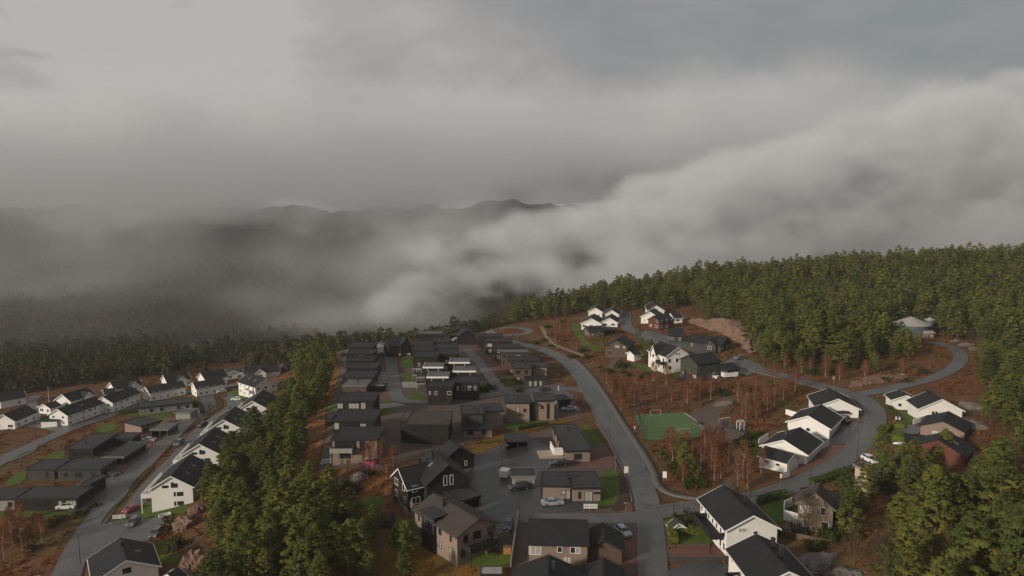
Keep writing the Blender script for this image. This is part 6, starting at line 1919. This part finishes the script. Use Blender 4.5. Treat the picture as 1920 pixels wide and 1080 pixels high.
for y in (-1.1, 1.1):
    obj('wheel', car_meshes('hatch')[2], None, r, (0.56, y, 0.33), (math.pi / 2, 0, 0))

# ------------------------------------------------------------------ street lamps, signs, mail boxes
def lamp(u, v, rz, label, h=7.0):
    q = P(u, v); r = empty('street_lamp', tuple(q), rz)
    tag(r, label, 'street lamp', 'street lamps')
    MB().tube([(0, 0, -0.5), (0, 0, h * 0.5), (0, 0, h)], 0.085, 0.05, 8).build('pole', 'dark_metal', r)
    MB().tube([(0, 0, h), (0.4, 0, h + 0.15), (1.2, 0, h + 0.2)], 0.045, 0.04, 6).build('arm', 'dark_metal', r)
    MB().box(1.1, 1.7, -0.13, 0.13, h + 0.15, h + 0.26).build('lamp_head', 'grey_trim', r)
for u, v, rz, lb in ((1519, 916, 1.2, 'street lamp on the verge before the white garage with a grey door'), (1607, 862, 2.2, 'street lamp at the corner of the brick yard'), (940, 890, 0.0, 'street lamp at the edge of the court beside the small trailer'),
                     (973, 966, 0.3, 'street lamp where the court meets the lower road'), (1407, 936, 1.8, 'street lamp behind the large white house at the junction'), (151, 1060, 0.2, 'street lamp on the yard edge above the bottom left house'),
                     (67, 822, 0.0, 'street lamp at the left road junction'), (1143, 820, 2.8, 'street lamp beside the main road next to the bungalow lawn'), (1235, 915, 0.5, 'street lamp at the bend opposite the tan bungalow'), (1490, 700, 1.0, 'street lamp on the hill road below the wood'), (1262, 1010, 0.0, 'street lamp beside the hedge of the playhouse garden')):
    lamp(u, v, rz, lb)
q = P(92, 757); r = empty('flagpole', tuple(q)); tag(r, 'white flagpole beside the nearest white terrace', 'flagpole')
MB().tube([(0, 0, 0), (0, 0, 7.5)], 0.07, 0.04, 8).build('pole', 'white_trim', r); MB().lathe([(0, 7.5), (0.09, 7.55), (0.09, 7.64), (0, 7.7)], 8).build('finial', 'white_trim', r)
r = empty('marker_post', tuple(P(1047, 733))); tag(r, 'thin white marker post at the corner of the court and main road', 'post')
MB().box(-0.1, 0.1, -0.1, 0.1, 0, 1.9).build('shaft', 'white_trim', r)
def board(u, v, rz, w_, h_, lift, label, posts=2, m='plastic_white'):
    q = P(u, v); r = empty('sign_board', tuple(q), rz); tag(r, label, 'sign')
    MB().box(-w_ / 2, w_ / 2, -0.03, 0.03, lift, lift + h_).build('panel', m, r)
    xs = (-w_ / 2 + 0.1, w_ / 2 - 0.1) if posts == 2 else (0,)
    for x in xs:
        MB().tube([(x, 0.06, -0.4), (x, 0.06, lift + h_ * 0.9)], 0.04).build('post', 'galvanised', r)
board(1174, 896, 0.1, 1.0, 1.6, 1.2, 'tall white sign board on the left side of the main road bend')
board(1246, 907, -0.2, 0.9, 1.5, 1.4, 'tall white sign board on the right side of the main road bend')
board(1173, 966, 0.0, 0.8, 0.35, 2.4, 'small street sign on a dark post at the mulch bed corner', 1, 'grey_trim')
board(1190, 812, 0.4, 0.5, 0.9, 1.2, 'small white and orange sign beside the pitch fence', 1)
board(1135, 815, 0.4, 0.6, 0.9, 0.8, 'grey-white sign at the kerb beside the bungalow', 1, 'grey_trim')
board(1563, 722, 0.5, 0.8, 1.1, 1.8, 'white sign on a post at the hill road fork', 1)
board(1232, 912, 0.0, 0.3, 0.3, 0.6, 'low marker sign on the verge at the bend', 1, 'grey_trim')
def mailbox(u, v, rz, n, label):
    q = P(u, v); r = empty('mailbox_stand', tuple(q), rz); tag(r, label, 'mailbox stand', 'mailbox stands')
    L_ = n * 0.45
    MB().box(-L_ / 2, L_ / 2, -0.05, 0.05, 0.75, 0.85).build('rail', 'galvanised', r)
    for x in (-L_ / 2 + 0.1, L_ / 2 - 0.1):
        MB().box(x - 0.04, x + 0.04, -0.04, 0.04, -0.3, 0.75).build('post', 'galvanised', r)
    for k in range(n):
        x = -L_ / 2 + 0.45 * (k + 0.5)
        for z in (0.86, 1.38):
            bx = MB().box(x - 0.19, x + 0.19, -0.25, 0.15, z, z + 0.42).build('mailbox', 'plastic_white', r)
            MB().box(x - 0.2, x + 0.2, -0.28, 0.16, z + 0.421, z + 0.46).build('lid', 'grey_trim', bx)
mailbox(1100, 960, 0.0, 3, 'narrow white mailbox stand on the brick strip, left of two')
mailbox(1112, 960, 0.0, 4, 'wide white mailbox stand on the brick strip, right of two')
mailbox(219, 978, 0.2, 4, 'white mailbox stand at the foot of the verge, near the red car')
mailbox(231, 977, 0.2, 3, 'shorter white mailbox stand at the foot of the verge, near the grey suv')
mailbox(1471, 901, 0.5, 6, 'wide white mailbox stand on the verge below the white garage')
mailbox(1500, 686, 0.5, 3, 'white mailbox stand on the hill road by the scrub')

# wheelie bins
def bin_(u, v, label, m, group):
    q = P(u, v); r = empty('wheelie_bin', tuple(q + np.array([0, 0, AS])), rng.uniform(-0.2, 0.2)); tag(r, label, 'bin', group)
    MB().box(-0.28, 0.28, -0.3, 0.3, 0.08, 0.98).build('body', m, r)
    MB().box(-0.3, 0.3, -0.34, 0.32, 0.982, 1.06).build('lid', 'plastic_black', r)
    for x in (-0.24, 0.24):
        MB().lathe([(0, -0.04), (0.1, -0.04), (0.1, 0.04), (0, 0.04)], 10).build('wheel', 'tyre', r, loc=(x, 0.3, 0.1), rot=(0, math.pi / 2, 0))
for k in range(5):
    bin_(1677 + k * 3.2, 788 + k * 0.25, 'white-lidded wheelie bin in the row before the low hedge', 'plastic_white' if k % 2 else 'dark_metal', 'bins before the low hedge')
for k in range(6):
    bin_(1652 + k * 3.2, 824 + k * 0.45, 'dark wheelie bin in the row along the yellow hedge', 'dark_metal', 'bins along the yellow hedge')
for u, v, lb in ((393, 764, 'black bin at the head of the parking lane, farthest'), (399, 766, 'black bin on the verge of the bend'), (432, 769, 'black bin beside the third white gabled house'), (421, 779, 'black bin at the wall of the third white gabled house'), (378, 822, 'black bin before the second white gabled house'), (342, 866, 'black bin before the nearest white gabled house')):
    bin_(u, v, lb, 'dark_metal', 'bins along the parking lane')

# ------------------------------------------------------------------ hedges
def hedge(px, wd, h, m, label, lift=0.0):
    c = centreline(px, n=1)
    d = np.concatenate([[0], np.cumsum(np.linalg.norm(np.diff(c, axis=0), axis=1))])
    k = max(3, int(d[-1] / 0.25))
    R = np.random.default_rng(int(px[0][0]))
    n = int(d[-1] * wd * h * 14 + 120)
    s = R.uniform(0, d[-1], n)
    cx = np.interp(s, d, c[:, 0]); cy = np.interp(s, d, c[:, 1])
    t = np.gradient(c, axis=0); t /= np.linalg.norm(t, axis=1)[:, None] + 1e-9
    nx = -np.interp(s, d, t[:, 1]); ny = np.interp(s, d, t[:, 0])
    off = R.uniform(-1, 1, n); zz = R.uniform(0, 1, n)
    face = R.random(n)
    off = np.where(face < 0.3, -1 + 0.1 * R.random(n), np.where(face < 0.6, 1 - 0.1 * R.random(n), off)); zz = np.where(face >= 0.6, 0.93 + 0.1 * R.random(n), zz)
    p = np.stack([cx + nx * off * wd / 2, cy + ny * off * wd / 2, ground(cx, cy) + zz * h + lift], 1)
    nr = np.stack([nx * np.where(face < 0.6, np.sign(off), 0), ny * np.where(face < 0.6, np.sign(off), 0), np.where(face < 0.6, 0.25, 1.0)], 1)
    V = cards(p, nr, R.uniform(0.2, 0.45, n), R, 0.45)
    mid_ = c[len(c) // 2]
    o0 = np.array([mid_[0], mid_[1], ground(*mid_)])
    me = quads_mesh('foliage', V - o0, m)
    r = empty('hedge', tuple(o0)); tag(r, label, 'hedge')
    obj('foliage', me, None, r)
    ks = max(2, int(d[-1] / 1.5)); ss = np.linspace(0, d[-1], ks + 1)
    a = np.stack([np.interp(ss, d, c[:, i]) for i in (0, 1)], 1)
    g_ = ground(a[:, 0], a[:, 1])
    tt = np.gradient(a, axis=0); tt /= np.linalg.norm(tt, axis=1)[:, None] + 1e-9
    b = MB(); w2 = wd / 2 * 0.86
    for i in range(ks + 1):
        nx_, ny_ = -tt[i, 1] * w2, tt[i, 0] * w2
        for (sx, zz_) in ((-1, -0.3), (-1, h * 0.9), (1, h * 0.9), (1, -0.3)):
            b.v.append((a[i, 0] + sx * nx_ - o0[0], a[i, 1] + sx * ny_ - o0[1], g_[i] + lift + zz_ - o0[2]))
        if i:
            for j in range(4):
                j2 = (j + 1) % 4
                b.f.append(((i - 1) * 4 + j, (i - 1) * 4 + j2, i * 4 + j2, i * 4 + j))
    b.f.append((0, 1, 2, 3)); b.f.append((ks * 4 + 3, ks * 4 + 2, ks * 4 + 1, ks * 4))
    b.build('branches', m, r)
hedge([(1254, 983), (1258, 1000), (1265, 1022)], 1.5, 1.7, 'yellow_hedge_leaf', 'yellow-green hedge along the road side of the playhouse garden')
hedge([(1268, 1003), (1295, 1002), (1326, 1000)], 1.3, 1.5, 'yellow_hedge_leaf', 'yellow-green hedge across the middle of the playhouse garden')
hedge([(1424, 945), (1448, 936), (1476, 932)], 1.6, 1.5, 'hedge_leaf', 'dark green hedge between the road and the trampoline garden')
hedge([(1657, 823), (1683, 826), (1710, 831)], 1.4, 1.5, 'yellow_hedge_leaf', 'bright yellow-green hedge facing the brick yard')
hedge([(1656, 821), (1661, 810), (1669, 802), (1698, 804)], 1.3, 1.4, 'yellow_hedge_leaf', 'yellow-green hedge round the back of the small garden by the bins')
hedge([(1522, 910), (1560, 898), (1592, 886)], 2.0, 1.3, 'hedge_leaf', 'low dark hedge along the road above the pines')
hedge([(1376, 838), (1395, 830), (1414, 822)], 1.6, 1.6, 'hedge_leaf', 'dark green hedge beside the lawn of the nearest white house')
hedge([(284, 1038), (310, 1034), (336, 1027)], 3.0, 2.2, 'hedge_leaf', 'thick dark green hedge beside the bottom left white house')
hedge([(1668, 766), (1674, 777), (1682, 787)], 1.2, 1.1, 'hedge_leaf', 'low green hedge by the road before the white gabled garage')
hedge([(224, 778), (258, 774)], 1.5, 1.4, 'hedge_leaf', 'dark hedge behind the tan bungalow on the lower street')
hedge([(365, 757), (378, 764), (380, 775)], 1.6, 1.3, 'hedge_leaf', 'dark hedge curving round the grey box garage')
hedge([(970, 808), (1010, 800), (1028, 798)], 1.2, 1.2, 'hedge_leaf', 'dark hedge on the ochre bank behind the bungalow')

# ------------------------------------------------------------------ fences and walls
def fence(px, h, label, m='dark_metal', step=2.6, rails=2, panel=None, name='fence', th=0.05):
    c = np.array([P(u, v)[:2] for u, v in px])
    d = np.concatenate([[0], np.cumsum(np.linalg.norm(np.diff(c, axis=0), axis=1))])
    k = max(1, int(round(d[-1] / step)))
    s = np.linspace(0, d[-1], k + 1)
    a = np.stack([np.interp(s, d, c[:, i]) for i in (0, 1)], 1); g_ = ground(a[:, 0], a[:, 1])
    o0 = np.array([a[0, 0], a[0, 1], g_[0]])
    r = empty(name, tuple(o0)); tag(r, label, 'wall' if name.endswith('wall') else 'fence')
    b = MB()
    for i in range(k):
        p0 = np.array([a[i, 0], a[i, 1], g_[i]]) - o0; p1 = np.array([a[i + 1, 0], a[i + 1, 1], g_[i + 1]]) - o0
        e = p1 - p0; ln = np.hypot(e[0], e[1]); n_ = np.array([-e[1], e[0], 0]) / ln * th
        zs = [(h * (q + 1) / rails - 0.06, h * (q + 1) / rails) for q in range(rails)] if panel is None else [(-0.6, h)]
        for z0, z1 in zs:
            i0 = len(b.v)
            for p_ in (p0, p1):
                for sg in (-1, 1):
                    for z in (z0, z1):
                        b.v.append(tuple(p_ + sg * n_ + np.array([0, 0, z])))
            b.f += [tuple(i0 + q for q in f) for f in ((0, 1, 3, 2), (4, 6, 7, 5), (0, 4, 5, 1), (2, 3, 7, 6), (1, 5, 7, 3), (0, 2, 6, 4))]
    b.build('panel' if panel else 'rails', panel or m, r)
    if panel is None or name == 'fence':
        for i in range(k + 1):
            p_ = np.array([a[i, 0], a[i, 1], g_[i]]) - o0
            MB().box(p_[0] - 0.07, p_[0] + 0.07, p_[1] - 0.07, p_[1] + 0.07, p_[2] - 0.4, p_[2] + h + 0.06).build('post', m, r)
fence([(972, 972), (966, 1010), (958, 1066)], 1.7, 'grey board wall running down beside the tan house', 'grey_trim', panel='grey_wall', name='garden_wall', th=0.08)
fence([(1118, 798), (1140, 830), (1153, 858), (1154, 886)], 1.0, 'thin grey roadside fence round the bungalow garden', 'grey_trim', 2.2)
fence([(1196, 775), (1200, 798), (1213, 828)], 3.2, 'tall dark fence on the road side of the green pitch', 'dark_metal', 4.5, 3)
fence([(1213, 828), (1262, 826), (1312, 822)], 2.6, 'dark fence along the near end of the green pitch', 'dark_metal', 6, 2)
fence([(1186, 776), (1230, 772), (1284, 772)], 2.6, 'dark fence along the far end of the green pitch', 'dark_metal', 6, 2)
fence([(742, 905), (745, 945), (770, 975), (790, 985)], 1.5, 'brown plank fence on the edge of the slope by the timber house', 'deck_wood', panel='deck_wood', th=0.06)
fence([(700, 975), (740, 990), (765, 1020)], 1.2, 'weathered plank fence sloping down into the ridge wood', 'deck_wood', panel='deck_wood', th=0.06)
fence([(1253, 1053), (1310, 1053), (1370, 1052)], 0.8, 'low dark wall between the brick drive and the asphalt pad', panel='dark_grey_wall', name='retaining_wall', th=0.12)
fence([(1469, 975), (1470, 955), (1484, 950)], 1.9, 'white garden screen, short side, before the trampoline', panel='white_wall', name='screen_wall', th=0.06)
fence([(1470, 976), (1488, 981), (1505, 988)], 2.2, 'white garden screen, long side, beside the tall tan house', panel='white_wall', name='screen_wall', th=0.06)
fence([(1712, 796), (1724, 793), (1744, 786)], 1.5, 'white terrace fence before the wide-gabled white house', panel='white_wall', name='screen_wall', th=0.06)
fence([(1473, 777), (1500, 785), (1512, 776)], 1.6, 'white terrace parapet left of the boat house', panel='white_wall', name='screen_wall', th=0.06)
fence([(1422, 835), (1440, 824)], 1.8, 'white terrace screen left of the nearest white house', panel='white_wall', name='screen_wall', th=0.06)
fence([(912, 1040), (925, 1018), (955, 1008)], 1.6, 'tan retaining wall stepping down to the lawn of the grey-brown house', panel='tan_wall', name='retaining_wall', th=0.1)
fence([(770, 958), (790, 975), (800, 985)], 2.2, 'tan garden wall at the corner of the grey-brown house', panel='tan_wall', name='garden_wall', th=0.1)
fence([(1255, 1026), (1330, 1024)], 0.5, 'low brick edge between lawn and brick drive', panel='brown_wall', name='retaining_wall', th=0.1)
fence([(1284, 776), (1303, 788), (1320, 806)], 0.4, 'low kerb wall between pitch and playground', panel='concrete', name='retaining_wall', th=0.1)

# ------------------------------------------------------------------ pitch and playground
def goal(u, v, rz, label):
    q = P(u, v); r = empty('goal', tuple(q + np.array([0, 0, 0.15])), rz); tag(r, label, 'goal', 'goals on the green pitch')
    MB().tube([(-1.5, 0, 0), (-1.5, 0, 2)], 0.055).tube([(1.5, 0, 0), (1.5, 0, 2)], 0.055).build('posts', 'goal_paint', r)
    MB().tube([(-1.58, 0, 2.0), (1.58, 0, 2.0)], 0.055).build('crossbar', 'goal_paint', r)
    MB().tube([(-1.5, 0, 1.9), (-1.5, 0.9, 0.05)], 0.03).tube([(1.5, 0, 1.9), (1.5, 0.9, 0.05)], 0.03).tube([(-1.5, 0.9, 0.05), (1.5, 0.9, 0.05)], 0.03).build('stays', 'goal_paint', r)
goal(1229, 782, 0.0, 'white goal at the far end of the green pitch')
goal(1282, 818, math.pi, 'white goal at the near end of the green pitch')
q = P(1358, 798); r = empty('swing_frame', tuple(q), 0.3); tag(r, 'white swing frame on a black mat in the playground', 'swing')
MB().tube([(-1.8, 0, 2.2), (1.8, 0, 2.2)], 0.06).build('beam', 'white_trim', r)
for x in (-1.8, 1.8):
    for y in (-0.8, 0.8):
        MB().tube([(x, y, 0), (x, 0, 2.2)], 0.05).build('leg', 'galvanised', r)
for x in (-0.7, 0.7):
    b = MB().box(x - 0.25, x + 0.25, -0.1, 0.1, 0.45, 0.5).build('seat', 'plastic_black', r)
    MB().tube([(x - 0.2, 0, 0.5), (x - 0.2, 0, 2.2)], 0.015, seg=4).tube([(x + 0.2, 0, 0.5), (x + 0.2, 0, 2.2)], 0.015, seg=4).build('chain', 'galvanised', b)
q = P(1388, 806); r = empty('climbing_tower', tuple(q), 0.3); tag(r, 'small grey and white play tower with a slide on the black mat', 'play tower')
for x in (-0.7, 0.7):
    for y in (-0.7, 0.7):
        MB().box(x - 0.06, x + 0.06, y - 0.06, y + 0.06, 0, 2.4).build('post', 'white_trim', r)
MB().box(-0.8, 0.8, -0.8, 0.8, 1.1, 1.2).build('platform', 'grey_trim', r)
MB().prism([(-0.9, 2.4), (0.9, 2.4), (0.0, 3.0)], 'x', -0.9, 0.9).build('roof', 'grey_wall', r)
MB().quad((0.8, -0.35, 1.15), (0.8, 0.35, 1.15), (2.8, 0.35, 0.2), (2.8, -0.35, 0.2)).quad((0.8, -0.35, 1.4), (0.8, -0.35, 1.15), (2.8, -0.35, 0.2), (2.8, -0.35, 0.4)).quad((0.8, 0.35, 1.4), (0.8, 0.35, 1.15), (2.8, 0.35, 0.2), (2.8, 0.35, 0.4)).build('slide', 'galvanised', r)
def bench(u, v, rz, label, m='dark_metal'):
    q = P(u, v); r = empty('picnic_table', tuple(q), rz); tag(r, label, 'table')
    MB().box(-0.9, 0.9, -0.4, 0.4, 0.7, 0.76).build('table_top', m, r)
    for y in (-0.75, 0.75):
        MB().box(-0.9, 0.9, y - 0.14, y + 0.14, 0.42, 0.47).build('seat', m, r)
    for x in (-0.6, 0.6):
        MB().box(x - 0.04, x + 0.04, -0.8, 0.8, 0.34, 0.42).box(x - 0.04, x + 0.04, -0.05, 0.05, 0.0, 0.34).build('leg', m, r)
bench(1313, 796, 0.2, 'dark picnic table between the pitch and the swings')
bench(1200, 722, 0.3, 'grey picnic table in the heath below the white house', 'grey_trim')
for u, v in ((1376, 740), (1382, 744), (1397, 737), (1402, 742)):
    q = P(u, v); o = MB().tube([(0, 0, -0.3), (0, 0, 1.8)], 0.09, 0.08).build('timber_post', 'pale_wood', None, loc=tuple(q))
    tag(o, 'short pale timber post on the round gravel place above the playground', 'post', 'posts on the round gravel place')
q = P(1290, 772); r = empty('litter_bin', tuple(q)); tag(r, 'dark litter bin at the corner of pitch and playground', 'bin')
MB().lathe([(0, 0), (0.25, 0), (0.28, 0.9), (0, 0.9)], 12).build('body', 'dark_metal', r); MB().lathe([(0.3, 0.9), (0.3, 1.0), (0, 1.08)], 12).build('lid', 'dark_metal', r)

# trampolines and garden things
def trampoline(u, v, rad, label, rim='plastic_blue', net=True):
    q = P(u, v); r = empty('trampoline', tuple(q)); tag(r, label, 'trampoline')
    MB().lathe([(0, 0.78), (rad - 0.3, 0.78)], 24).build('mat', 'trampoline_net', r)
    MB().lathe([(rad - 0.3, 0.79), (rad, 0.8), (rad + 0.02, 0.72), (rad - 0.3, 0.72)], 24).build('edge_pad', rim, r)
    for k in range(6):
        t = k * math.pi / 3; x, y = math.cos(t) * rad, math.sin(t) * rad
        MB().tube([(x, y, 0), (x, y, 2.4 if net else 0.75)], 0.035).build('leg', 'dark_metal', r)
    if net:
        b = MB()
        for k in range(24):
            t0, t1 = k * math.pi / 12, (k + 0.35) * math.pi / 12
            b.quad((math.cos(t0) * rad, math.sin(t0) * rad, 0.85), (math.cos(t1) * rad, math.sin(t1) * rad, 0.85), (math.cos(t1) * rad, math.sin(t1) * rad, 2.35), (math.cos(t0) * rad, math.sin(t0) * rad, 2.35))
        n_ = b.build('net', 'trampoline_net', r)
trampoline(1497, 1004, 1.6, 'round trampoline with a blue edge and dark net on the deck')
trampoline(727, 985, 1.6, 'dark trampoline beside the plank fence at the wood edge', 'plastic_black')
q = P(694, 872); r = empty('garden_box', tuple(q + np.array([0, 0, 0.1])), 0.05); tag(r, 'bright pink garden box with a dark open top before the tan row house', 'garden box')
MB().box(-1.1, 1.1, -0.6, 0.6, 0, 0.9).build('box', 'plastic_pink', r)
MB().box(-1.1, 1.1, 0.602, 0.7, 0, 1.6).box(-1.1, -1.0, -0.2, 0.6, 0.902, 1.6).box(1.0, 1.1, -0.2, 0.6, 0.902, 1.6).build('back', 'plastic_black', r)
MB().box(-1.15, 1.15, -0.5, 0.62, 1.602, 1.66).build('lid', 'plastic_white', r)
q = P(717, 869); r = empty('ride_on_toy', tuple(q + np.array([0, 0, 0.1])), 0.4); tag(r, 'small red toy car on the gravel right of the pink box', 'toy')
MB().box(-0.5, 0.5, -0.28, 0.28, 0.15, 0.42).box(0.0, 0.45, -0.25, 0.25, 0.422, 0.75).build('body', 'plastic_red', r)
for x in (-0.3, 0.3):
    for y in (-0.3, 0.3):
        MB().lathe([(0, -0.05), (0.15, -0.05), (0.15, 0.05), (0, 0.05)], 10).build('wheel', 'tyre', r, loc=(x, y, 0.15), rot=(math.pi / 2, 0, 0))
bench(729, 866, 0.1, 'white and grey garden table right of the red toy car', 'grey_trim')
q = P(951, 1038); r = empty('log_store', tuple(q), 0.0); tag(r, 'orange timber store against the tan retaining wall', 'log store')
MB().box(-0.7, 0.7, -0.4, 0.4, 0, 1.3).build('crate', 'timber', r); MB().box(-0.8, 0.8, -0.5, 0.5, 1.302, 1.4).build('lid', 'deck_wood', r)
q = P(1709, 842); r = empty('garden_ornament', tuple(q + np.array([0, 0, AS]))); tag(r, 'red and white round ornament standing on the brick yard', 'ornament')
MB().lathe([(0, 0), (0.3, 0.1), (0.42, 0.45), (0.3, 0.8), (0.12, 0.9)], 14).build('base', 'plastic_white', r, smooth=True)
MB().lathe([(0.12, 0.9), (0.3, 1.05), (0.34, 1.3), (0.2, 1.55), (0, 1.6)], 14).build('head', 'plastic_red', r, smooth=True)
q = P(1690, 834); r = empty('rowing_boat', tuple(q + np.array([0, 0, AS])), -0.15); tag(r, 'low pale pink-white upturned boat lying along the yellow hedge', 'boat')
b = MB()
for x, w_, h_ in ((-2, 0.05, 0.25), (-1.2, 0.45, 0.45), (0, 0.6, 0.5), (1.2, 0.5, 0.45), (1.9, 0.35, 0.35)):
    b.v += [(x, -w_, 0), (x, -w_ * 0.6, h_ * 0.8), (x, 0, h_), (x, w_ * 0.6, h_ * 0.8), (x, w_, 0)]
for k in range(4):
    for j in range(4):
        b.f.append((k * 5 + j, k * 5 + j + 1, (k + 1) * 5 + j + 1, (k + 1) * 5 + j))
b.build('hull', 'plastic_white', r)

# ------------------------------------------------------------------ water tank in the wood
q = P(1707, 628); r = empty('water_tank', tuple(q)); tag(r, 'round blue-grey water tank with a pale conical roof in the wood', 'tank')
TR = 7.4
MB().lathe([(TR, -3), (TR, 4.8)], 48).build('drum', 'steel_blue', r)
MB().lathe([(TR + 0.35, 4.75), (TR + 0.35, 4.95), (0.6, 7.9), (0, 8.0)], 48).build('roof', 'metal_roof', r)
MB().lathe([(1.9, -3), (1.9, 6.4)], 24, (TR + 1.2, 1.0)).build('stair_tower', 'steel_blue', r)
MB().lathe([(2.1, 6.4), (2.1, 6.55), (0.1, 7.6), (0, 8.2)], 24, (TR + 1.2, 1.0)).build('tower_roof', 'metal_roof', r)
q2 = P(1741, 634); r = empty('valve_house', tuple(q2), 0.3); tag(r, 'tiny valve house with a pale roof at the foot of the tank', 'shed')
MB().box(-1.6, 1.6, -1.4, 1.4, -1, 2.3).build('walls', 'tan_wall', r); MB().prism([(-1.9, 2.25), (1.9, 2.25), (0, 3.2)], 'x', -1.9, 1.9).build('roof', 'metal_roof', r)
MB().box(-0.5, 0.5, -1.46, -1.4, 0, 2.0).build('door', 'white_trim', r)

# ------------------------------------------------------------------ rocks
def rock(u, v, sx, sy, sz, label, m='rock', seed=1, rz=0.0, group=None):
    R = np.random.default_rng(seed)
    bm = bmesh.new()
    bmesh.ops.create_icosphere(bm, subdivisions=4, radius=1.0)
    pts = R.normal(0, 1, (16, 3)); pts /= np.linalg.norm(pts, axis=1)[:, None]; dd = R.uniform(0.55, 0.95, 16)
    for vtx in bm.verts:
        c = np.array(vtx.co); c = c / np.linalg.norm(c)
        s = 1.0
        for n_, d_ in zip(pts, dd):
            t = float(c @ n_)
            if t > 0.05:
                s = min(s, d_ / t)
        s *= 1 + 0.10 * math.sin(c[0] * 7 + seed) * math.sin(c[1] * 9 + 1.3 * seed) + 0.05 * math.sin(c[2] * 23 + c[0] * 17) + 0.03 * math.sin(c[1] * 41 + c[2] * 31)
        vtx.co = Vector((c[0] * s * sx, c[1] * s * sy, c[2] * s * sz))
    me = bpy.data.meshes.new('rock_outcrop'); bm.to_mesh(me); bm.free()
    q = P(u, v)
    o = obj('rock_outcrop', me, MATS[m], None, (q[0], q[1], q[2] - sz * 0.15), (0.1, 0.05, rz))
    tag(o, label, 'rock', group)
    return o
rock(352, 985, 4.5, 3.2, 3.6, 'reddish rock outcrop at the end of the yard under the ridge pines', seed=3, rz=0.4)
rock(375, 960, 3.0, 3.0, 2.6, 'smaller reddish rock behind the yard under the ridge pines', seed=4)
rock(362, 1062, 3.8, 3.2, 3.6, 'pale orange rock at the bottom edge beside the thick hedge', seed=5, rz=0.7)
rock(345, 1085, 3.0, 2.5, 2.0, 'grey slab of rock at the bottom edge below the pale orange rock', 'grey_rock', seed=6)
def rock_face(px, h, label, seed):
    """A blasted rock wall: rough ledges rising from the ground line to the hill behind."""
    c = np.array([P(u, v)[:2] for u, v in px]); c = np.array(chaikin(list(c), 1, False))
    d = np.concatenate([[0], np.cumsum(np.linalg.norm(np.diff(c, axis=0), axis=1))])
    nu, nv = int(d[-1] / 0.45), 16
    s = np.linspace(0, d[-1], nu)
    a = np.stack([np.interp(s, d, c[:, i]) for i in (0, 1)], 1)
    t = np.gradient(a, axis=0); t /= np.linalg.norm(t, axis=1)[:, None]
    nb = np.stack([-t[:, 1], t[:, 0]], 1)
    if (nb * a).sum() < 0: nb = -nb
    o0 = np.array([a[nu // 2, 0], a[nu // 2, 1], ground(*a[nu // 2])])
    env = np.sin(np.clip(s / d[-1], 0.03, 0.97) * math.pi) ** 0.5
    V = []
    for j in range(nv + 5):
        q = min(j / nv, 1.0)
        back = 2.6 * q ** 1.4 + (0 if j <= nv else (j - nv) * 1.6)
        zz = h * q * env * (0.75 + 0.5 * vnoise2(s / 7, s * 0 + seed, seed)) - (0 if j <= nv else (j - nv) * 0.25)
        rough = (vnoise2(s / 2.2, s * 0 + q * 3.1, seed + 1) - 0.5) * 2.0 + (vnoise2(s / 0.8, s * 0 + q * 7.0, seed + 2) - 0.5) * 1.0 + (vnoise2(s / 4.5, s * 0 + math.floor(q * 4), seed + 3) - 0.5) * 1.5
        rough = rough + 0.7 * np.abs(np.sin(s * 1.9 + 3 * vnoise2(s / 5, s * 0, seed + 5))) * (j <= nv)
        p = a + nb * (back + rough)[:, None]
        V.append(np.column_stack([p, ground(a[:, 0], a[:, 1]) + zz - 0.5 + 0.3 * rough * (q > 0)]))
    V = np.concatenate(V) - o0
    idx = np.arange(len(V)).reshape(nv + 5, nu)
    Q = np.stack([idx[:-1, :-1].ravel(), idx[:-1, 1:].ravel(), idx[1:, 1:].ravel(), idx[1:, :-1].ravel()], 1)
    o = obj('rock_outcrop', mesh_np('rock_outcrop', V, quads=Q), MATS['rock'], None, tuple(o0))
    tag(o, label, 'rock')
rock_face([(1284, 604), (1306, 612), (1335, 620), (1365, 632), (1388, 648), (1400, 664)], 5.6, 'orange-brown rock face cut into the hillside behind the dark bungalow', 61)
rock_face([(1600, 729), (1640, 722), (1680, 715), (1715, 706)], 1.6, 'low broken rock bank along the upper side of the loop road', 71)
rock(640, 905, 3.5, 2.0, 1.6, 'grey rock on the orange bank left of the timber house', 'grey_rock', seed=31)
rock(672, 898, 2.6, 1.8, 1.8, 'pale grey rock on the orange bank nearest the timber house', 'grey_rock', seed=32)
rock(1545, 1060, 5.5, 3.4, 1.8, 'broad grey-pink rock slab below the trampoline deck', 'grey_rock', seed=33, rz=0.5)
rock(1590, 1080, 4.5, 3.0, 1.6, 'grey rock slab at the bottom edge before the near pines', 'grey_rock', seed=34)
rock(1835, 800, 4.0, 6.0, 1.4, 'grey bare rock strip right of the red timber house', 'grey_rock', seed=35, rz=0.2)
rock(1826, 765, 4.0, 5.0, 1.4, 'grey bare rock strip right of the wide-gabled white house', 'grey_rock', seed=36, rz=0.2)
for k, (u, v, s) in enumerate(((1795, 640, 1.8), (1812, 648, 2.0), (1830, 656, 1.8), (1845, 668, 1.6))):
    rock(u, v, s * 1.8, s, s * 0.8, 'grey boulder in the clearing right of the water tank', 'grey_rock', seed=60 + k, group='boulders beside the tank clearing')
# timber deck with the trampoline
q = P(1510, 1000)
r = empty('wooden_deck', tuple(q), -0.5); tag(r, 'dark wooden deck behind the tall tan house carrying the trampoline', 'deck')
MB().box(-4.0, 4.5, -3.0, 3.0, -2.5, 0.05).build('boards', 'deck_wood', r)
MB().box(-4.0, 4.5, -3.06, -3.0, 0.05, 1.0).box(4.5, 4.56, -3.0, 3.0, 0.05, 1.0).build('railing', 'deck_wood', r)
